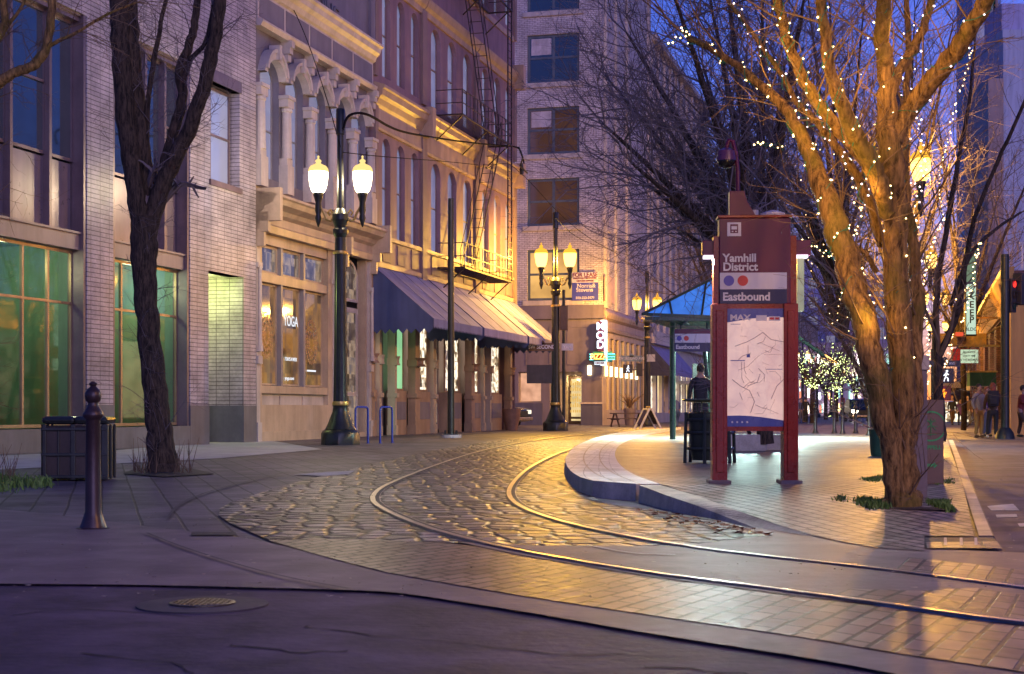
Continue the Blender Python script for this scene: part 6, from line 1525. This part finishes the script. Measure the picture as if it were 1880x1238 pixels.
t52,p52=tree('street_tree','twiggy tree glowing reddish brown between the pylon and the big trunk',P0(1604,52),52,
 [[2,(1604,790,0,6),(1580,690,0,5),(1548,630,0,4)]]+fan(1548,620,52,[(1450,430,0),(1500,330,2),(1560,330,-2),(1600,450,1),(1480,540,0),(1620,360,0),(1430,300,1),(1540,240,0)],6),m_bark,m_twig,33,tw=.5,TL=2.2,tr=.018,kids=(6,3),start=.15,up=.03)
tree('street_tree','bare tree before the stone building, left of the shelter roof',P0(1330,75),75,
 [[2,(1330,780,0,5),(1328,620,0,4)]]+fan(1328,620,75,[(1230,330,0),(1280,260,2),(1330,280,-2),(1390,330,1),(1250,430,0),(1310,400,0),(1370,460,1),(1210,520,0)],4),m_bark,m_twig,34,tw=.4,TL=2.4,tr=.02,kids=(6,3),start=.1,up=.03)
tree('street_tree','bare tree right of the big trunk carrying the curving strands',P0(1728,24),24,
 [[2,(1728,810,0,10),(1724,720,0,9),(1722,660,0,9)],[.4,(1722,660,0,7),(1718,590,0,6),(1724,500,.2,5),(1745,380,.4,5),(1762,280,.6,4),(1780,180,.8,3),(1790,80,1,2)],[.4,(1722,660,0,7),(1752,590,0,6),(1770,500,-.3,5),(1790,400,-.6,4),(1830,300,-.9,3.5),(1880,190,-1.2,3),(1930,60,-1.5,2)],[.4,(1745,560,0,4),(1780,470,.3,4),(1830,420,.6,3),(1875,390,1,2)]],m_bark,m_twigl,35,tw=.40,TL=1.2,tr=.008,kids=(4,3),start=.12,up=.04)
tree('street_tree','bare tree behind the vertical sign on the right pavement',P0(1770,62),62,
 [[2,(1770,790,0,5),(1768,650,0,5)]]+fan(1768,650,62,[(1690,380,0),(1740,280,1),(1790,330,-1),(1830,370,0),(1880,350,1),(1700,520,0),(1850,480,0),(1900,300,1),(1720,200,0)],4.5),m_bark,m_twig,36,tw=.7,TL=2.3,tr=.018,kids=(6,3),start=.1,up=.03)
tree('street_tree','thin bare tree standing right behind the big tree trunk',P0(1655,40),40,
 [[2,(1655,800,0,8),(1655,600,0,7)]]+fan(1655,600,40,[(1560,200,0),(1610,60,1),(1680,20,-1),(1720,150,0),(1760,260,1),(1590,380,0),(1750,40,0)],6),m_bark,m_twigd,37,tw=.34,TL=1.9,tr=.014,kids=(6,3),start=.2,up=.04)
strings(P0(1604,52),[cut(p,.1,.8) for p in p52[1:]],'fairy lights in the reddish twiggy tree left of the big trunk',br=.014,step=.24,turn=1.0,seed=41,wire=.004,off=.05)
strings(P0(1612,33),[cut(p,.15,.75) for p in p33[1::2]],'sparse fairy lights in the dark tree above the pylon camera',br=.011,step=.22,turn=.8,seed=42,wire=.004,off=.04)
# leftmost twig spray hanging into the top of the picture before the corner building
tree('street_tree','bare tree of the far pavement whose top twigs cross the fire escape',P0(1045,50)-Vector((0,0,.17)),50,
 [[.9,(1300,-260,0,5),(1150,-120,0,4),(1060,-40,0,3),(1000,10,0,2.4),(940,25,0,1.6),(880,30,0,1)],[.9,(1060,-40,0,2.4),(1000,-20,0,2),(900,-5,0,1.5),(800,15,0,1.2),(740,25,0,.8),(700,22,0,.5)],[.9,(1150,-120,0,3),(1100,0,0,2),(1060,60,0,1.4),(1030,90,0,.8)]],m_bark,m_twigd,38,tw=.35,TL=1.3,tr=.012,kids=(5,3),start=.1,up=-.02) if False else None
# --- far trees wrapped thickly in lights
for i,(x,Y,h,wd,lab) in enumerate(((1492,105,5.5,4.2,'far small tree thick with yellow green lights'),(1535,118,6.4,4.0,'far small tree thick with lights whose trunk is wrapped too'),(1572,150,7.5,7,'farther lit tree spreading faint lights above the lamps'),(1516,142,8.5,8,'farthest lit tree with a scatter of high lights'))):
    base=P0(x,Y); kx=F/Y; rr2=random.Random(50+i); top=753-(h-.9)*kx; mid=753-(1.6)*kx
    ends=[(x+rr2.uniform(-wd/2,wd/2)*kx, top+rr2.uniform(0,h*.45)*kx, rr2.uniform(-1.5,1.5)) for _ in range(12)]
    tt,pp=tree('lit_tree',lab,base,Y,[[2,(x,788,0,.22*kx),(x,mid,0,.15*kx)]]+fan(x,mid,Y,ends,.10*kx),m_bark,m_twig,60+i,tw=.7,TL=1.4,tr=.02,kids=(3,2),start=.1,group='far trees wrapped in lights')
    ring_=[]; 
    for sp,sr in pp[1:]:
        for _ in range(3 if i<2 else 1):
            d=Vector((rr2.gauss(0,.5),rr2.gauss(0,.5),rr2.gauss(0,.4))); ring_.append(([p+d*(j/len(sp)) for j,p in enumerate(sp)],sr))
    if i==1: ring_+= [(pp[0][0],[.25]*len(pp[0][0]))]*4
    strings(base,ring_,['dense fairy lights in the crown of the first far small tree','dense fairy lights round the wrapped trunk and crown of the second far tree','fairy lights spread through the farther tree above the lamps','high scattered fairy lights of the farthest tree'][i],br=.030 if i<2 else .03,step=.36,turn=1.2,mt=m_bulbg,seed=70+i,wire=0,off=.06,jit=.12)
# ================================================================ PEOPLE
m_skin=M_plain('skin',(.42,.24,.17),.55,0,.05,5,0); m_hairk=M_plain('dark_hair',(.03,.02,.018),.7,0,.2,20,.3); m_hairr=M_plain('reddish_hair',(.25,.06,.03),.7,0,.2,20,.3); m_hairo=M_plain('sandy_hair',(.35,.16,.07),.7,0,.2,20,.3); m_eye=M_plain('eye_dark',(.02,.015,.015),.3,0,.05,5,0)
def cloth(n,c): return M_plain(n,c,.8,0,.15,7,.4,.01)
def skin(name,verts,edges,rad,mat,par,lvl=2):
    me=bpy.data.meshes.new(name); me.from_pydata(verts,edges,[]); o=bpy.data.objects.new(name,me); COL.objects.link(o); o.parent=par; me.materials.append(mat)
    md=o.modifiers.new('skin','SKIN'); md.use_smooth_shade=True
    for i,r in enumerate(rad):
        sv=me.skin_vertices[0].data[i]; sv.radius=(r,r) if isinstance(r,(int,float)) else r
    me.skin_vertices[0].data[0].use_root=True
    s=o.modifiers.new('s','SUBSURF'); s.levels=lvl; s.render_levels=lvl
    return o
def person(loc,face,label,H=1.75,top=None,legs_m=None,shoe=None,hair=None,arms=None,legs=None,lean=(0,0),longhair=False,cap=None,hem=.82,head_turn=0):
    p=thing('person',label,'person',loc,face); s=H/1.75
    V=Vector; lx,ly=lean
    hip=V((0,0,.93)); 
    chest=V((lx*.6,ly*.6,1.27)); neck=V((lx,ly,1.46)); hd=V((lx*1.15,ly*1.2-.01,1.615))
    if ly or lx: hd.z-=abs(ly)*.35; neck.z-=abs(ly)*.25; chest.z-=abs(ly)*.1
    legs=legs or {-1:((.10,-.03,.50),(.11,.02,.08)),1:((.10,-.03,.50),(.11,.02,.08))}
    arms=arms or {-1:((.25,.02,1.14),(.26,-.06,.90)),1:((.25,.02,1.14),(.26,-.06,.90))}
    S_=lambda v: tuple(c*s for c in v)
    # body: one continuous figure
    vs=[hip,chest,neck,hd+V((0,0,-.07)),hd+V((0,0,.05))]; ed=[(0,1),(1,2),(2,3),(3,4)]; rd=[(.14,.10),(.15,.10),.055,.06,.085]
    for sd in (-1,1):
        sh_=V((sd*.17,0,0))+neck+V((0,.0,-.06)); k_,a_=legs[sd]; e_,w_=arms[sd]
        e_=V((sd*e_[0]+lx*.6,e_[1]+ly*.6,e_[2])); w_=V((sd*w_[0]+lx*.6,w_[1]+ly*.6,w_[2])); k_=V((sd*k_[0],k_[1],k_[2])); a_=V((sd*a_[0],a_[1],a_[2]))
        n=len(vs); vs+=[sh_,e_,w_]; ed+=[(2,n),(n,n+1),(n+1,n+2)]; rd+=[.055,.04,.028]
        n=len(vs); vs+=[V((sd*.09,0,.86)),k_,a_]; ed+=[(0,n),(n,n+1),(n+1,n+2)]; rd+=[.085,.055,.038]
        legs[sd]=(k_,a_) if False else legs[sd]
    b=skin('body',[S_(v) for v in vs],ed,[tuple(x*s for x in r) if isinstance(r,tuple) else r*s for r in rd],m_skin,p)
    # head: skull, jaw, nose, ears, eyes
    m=MB(); hz=hd+V((0,0,.03)); T=Matrix.Translation(V(S_(hz)))@Matrix.Rotation(head_turn,4,'Z')
    m.ball((0,0,0),.098*s,14,10,(.82,.98,1.2)); m.ball((0,-.03*s,-.06*s),.062*s,10,8,(.9,1,.95)); m.ball((0,-.105*s,-.015*s),.016*s,8,6,(.8,1.2,1.5))
    for e in (-1,1): m.ball((e*.082*s,.0,-.01*s),.022*s,8,6,(.4,.8,1.3))
    m.v=[tuple(T@V(v)) for v in m.v]; h=m.build('head',m_skin,p,True)
    m=MB()
    for e in (-1,1): m.ball((e*.032*s,-.092*s,.018*s),.010*s,6,5)
    m.box(-.022*s,.022*s,-.099*s,-.088*s,-.060*s,-.054*s); m.v=[tuple(T@V(v)) for v in m.v]; m.build('face_features',m_eye,h)
    m=MB(); m.ball((0,.022*s,.035*s),.106*s,14,9,(.86,.95,1.08))
    if longhair: m.ball((0,.06*s,-.06*s),.10*s,12,8,(.9,.6,1.5))
    m.v=[tuple(T@V(v)) for v in m.v]; m.build('hair' if not cap else 'cap',cap or hair or m_hairk,p,True)
    # hands
    for sd in (-1,1):
        e_,w_=arms[sd]; e_=V((sd*e_[0]+lx*.6,e_[1]+ly*.6,e_[2])); w_=V((sd*w_[0]+lx*.6,w_[1]+ly*.6,w_[2])); d=(w_-e_).normalized(); m=MB(); o=V((0,-1,0)); o=(o-d*o.dot(d)); o=o.normalized() if o.length>.1 else V((1,0,0)); c=d.cross(o)
        m.tube([S_(w_),S_(w_+d*.05),S_(w_+d*.09)],[.024*s,.030*s,.026*s],8)
        for f in range(4):
            q=w_+d*.085+o*(-.027+.018*f); ln=(.055,.068,.072,.058)[f]; m.tube([S_(q),S_(q+d*ln*.6+c*.004),S_(q+d*ln+c*-sd*.02)],[.009*s,.008*s,.006*s],6)
        q=w_+d*.03+o*.03; m.tube([S_(q),S_(q+d*.03+o*.022),S_(q+d*.055+o*.025)],[.010*s,.009*s,.007*s],6); m.build('hand',m_skin,p,True)
    # jacket
    vs=[V((0,0,hem)),V((lx*.25,ly*.25,1.05)),chest,neck+V((0,0,-.03)),neck+V((0,.01,.035))]; ed=[(0,1),(1,2),(2,3),(3,4)]; rd=[(.175,.13),(.165,.12),(.185,.13),(.12,.09),(.07,.065)]
    for sd in (-1,1):
        e_,w_=arms[sd]; e_=V((sd*e_[0]+lx*.6,e_[1]+ly*.6,e_[2])); w_=V((sd*w_[0]+lx*.6,w_[1]+ly*.6,w_[2])); n=len(vs); vs+=[V((sd*.18,0,0))+neck+V((0,0,-.07)),e_,w_.lerp(e_,.1)]; ed+=[(3,n),(n,n+1),(n+1,n+2)]; rd+=[.078,.058,.045]
    skin('jacket',[S_(v) for v in vs],ed,[tuple(x*s for x in r) if isinstance(r,tuple) else r*s for r in rd],top,p)
    vs=[V((0,0,.96)),V((0,0,.88))]; ed=[(0,1)]; rd=[(.15,.115),(.15,.12)]
    for sd in (-1,1):
        k_,a_=legs[sd]; k_=V((sd*k_[0],k_[1],k_[2])); a_=V((sd*a_[0],a_[1],a_[2])); n=len(vs); vs+=[V((sd*.095,0,.80)),k_,a_+V((0,0,.02))]; ed+=[(1,n),(n,n+1),(n+1,n+2)]; rd+=[.105,.075,.062]
        m=MB(); m.ball(S_(a_+V((0,-.06,-.03))),.06*s,12,8,(.75,2.1,.75)); m.build('shoe',shoe or m_black,p,True)
    skin('trousers',[S_(v) for v in vs],ed,[tuple(x*s for x in r) if isinstance(r,tuple) else r*s for r in rd],legs_m,p)
    return p
def at(x,Y,z=0): return Vector(((x-CX)/F*Y,Y,z))
walk={-1:((.10,-.16,.52),(.09,-.20,.09)),1:((.10,.0,.50),(.11,.24,.12))}
m_dk=cloth('black_jacket_cloth',(.02,.02,.028)); m_jean=cloth('blue_denim',(.06,.10,.20)); m_greyj=cloth('pale_grey_cloth',(.32,.31,.34)); m_tanp2=cloth('tan_cotton',(.36,.21,.07))
m_marn=cloth('maroon_cloth',(.22,.03,.03)); m_brn=cloth('brown_cloth',(.10,.055,.035)); m_gry2=cloth('grey_cloth',(.12,.12,.15)); m_blj=cloth('slate_blue_cloth',(.08,.10,.24)); m_purp=cloth('purple_cloth',(.14,.06,.25)); m_blk=cloth('black_trousers',(.018,.018,.022))
person(at(1797,49.6),math.radians(25),'man in a pale grey top, tan trousers and dark cap facing the street',1.72,m_greyj,m_tanp2,m_brn,cap=m_hairk,arms={-1:((.25,.03,1.14),(.24,-.10,.92)),1:((.24,.02,1.15),(.20,-.14,.97))})
person(at(1823,49.0),math.radians(170),'person with red hair and dark trousers seen from behind at the signal pole',1.74,m_brn,m_blk,m_whitep,hair=m_hairr,longhair=True,legs={-1:((.10,-.03,.50),(.09,.0,.08)),1:((.14,-.03,.50),(.16,-.05,.08))})
bpk=thing('backpack','black backpack on the back of the red haired person','backpack',at(1823,48.78,1.02),math.radians(-10)); m=MB(); m.box(-.17,.17,-.13,.06,0,.50); m.box(-.13,.13,-.19,-.13,.05,.28); m.build('bag',m_dk,bpk,bevel=.05)
person(at(1812,51.5),math.radians(15),'person half hidden between the grey topped man and the backpack wearer',1.65,m_purp,m_gry2,hair=m_hairr,longhair=True)
person(at(1873,50.5),math.radians(60),'person in a maroon jacket at the right edge with one leg stretched out',1.72,m_marn,m_brn,hair=m_hairk,lean=(0,-.08),legs={-1:((.14,-.22,.50),(.16,-.52,.09)),1:((.10,.0,.50),(.10,.08,.08))},arms={-1:((.24,-.08,1.16),(.12,-.30,1.16)),1:((.24,-.06,1.16),(.12,-.30,1.12))})
person(at(1748,90),math.radians(8),'sandy haired man in a black jacket walking towards the camera',1.72,m_dk,m_brn,hair=m_hairo,legs=dict(walk))
person(at(1776,88),math.radians(-5),'dark haired man in a brown jacket walking beside the purple coat',1.72,m_brn,m_gry2,hair=m_hairk,legs={-1:walk[1],1:walk[-1]})
person(at(1763,92),math.radians(0),'person in a purple coat between the two walking men',1.55,m_purp,m_blk,hair=m_hairk,hem=.62)
person(at(1243,70),math.radians(200),'person in a slate blue top and jeans bending over on the far corner',1.72,m_blj,m_jean,hair=m_hairk,lean=(.0,-.34),legs=dict(walk))
person(at(1286,34.6,.17),math.radians(185),'person in black standing inside the tram shelter',1.75,m_dk,m_blk,hair=m_hairk)
person(at(1471,104),math.radians(10),'distant person in blue beside the map pylon',1.7,m_blj,m_gry2,hair=m_hairk)
person(at(1479,100),math.radians(170),'distant dark clad person walking away past the pylon',1.75,m_dk,m_blk,hair=m_hairk,legs=dict(walk))
# unseen street lamp added on the right, inferred from the gold light on the tree
R0L=lamp_post(g_amber,c_amb,(1,.50,.10),170*LK,Vector((7.2,4.6,.0)),'amber twin lamp standing beside the camera, outside the view')
SKYTINT=(.64,.66,1.65,1); SKYS=.14; EXPO=1.42
s=bpy.data.lights.new('afterglow','SUN'); s.energy=.42; s.angle=math.radians(40); s.color=(.58,.50,1.0)
so=bpy.data.objects.new('afterglow',s); COL.objects.link(so); so.rotation_euler=(math.radians(77),0,math.radians(22))
# ================================================================ CAMERA, WORLD
cam=bpy.data.cameras.new('camera'); co=bpy.data.objects.new('camera',cam); COL.objects.link(co)
co.location=(0,0,HC); co.rotation_euler=(PI/2,0,0)
cam.sensor_fit='HORIZONTAL'; cam.sensor_width=36; cam.lens=36*F/1880
cam.shift_y=(HY-619)/1880; cam.clip_end=4000; cam.clip_start=.1
cam.dof.use_dof=True; cam.dof.focus_distance=30; cam.dof.aperture_fstop=8
SC.camera=co
w=bpy.data.worlds.new('World'); SC.world=w; w.use_nodes=True; nt=w.node_tree; nt.nodes.clear()
sky=nt.nodes.new('ShaderNodeTexSky'); sky.sky_type='NISHITA'; sky.sun_disc=False
sky.sun_elevation=math.radians(1.0); sky.sun_rotation=math.radians(20); sky.air_density=1.0; sky.dust_density=.3; sky.ozone_density=4
mx=nt.nodes.new('ShaderNodeMix'); mx.data_type='RGBA'; mx.blend_type='MULTIPLY'; mx.inputs[0].default_value=1; mx.inputs[7].default_value=SKYTINT
bg=nt.nodes.new('ShaderNodeBackground'); out=nt.nodes.new('ShaderNodeOutputWorld')
nt.links.new(sky.outputs[0],mx.inputs[6]); nt.links.new(mx.outputs[2],bg.inputs[0]); bg.inputs[1].default_value=SKYS
nt.links.new(bg.outputs[0],out.inputs[0])
vs=SC.view_settings; vs.view_transform='Standard'; vs.look='None'; vs.gamma=1; vs.exposure=EXPO
SC.cycles.max_bounces=5; SC.cycles.diffuse_bounces=3; SC.cycles.glossy_bounces=3; SC.cycles.transparent_max_bounces=10
SC.cycles.sample_clamp_indirect=3; SC.cycles.caustics_reflective=False; SC.cycles.caustics_refractive=False
SC.cycles.use_denoising=True
SC.render.film_transparent=False
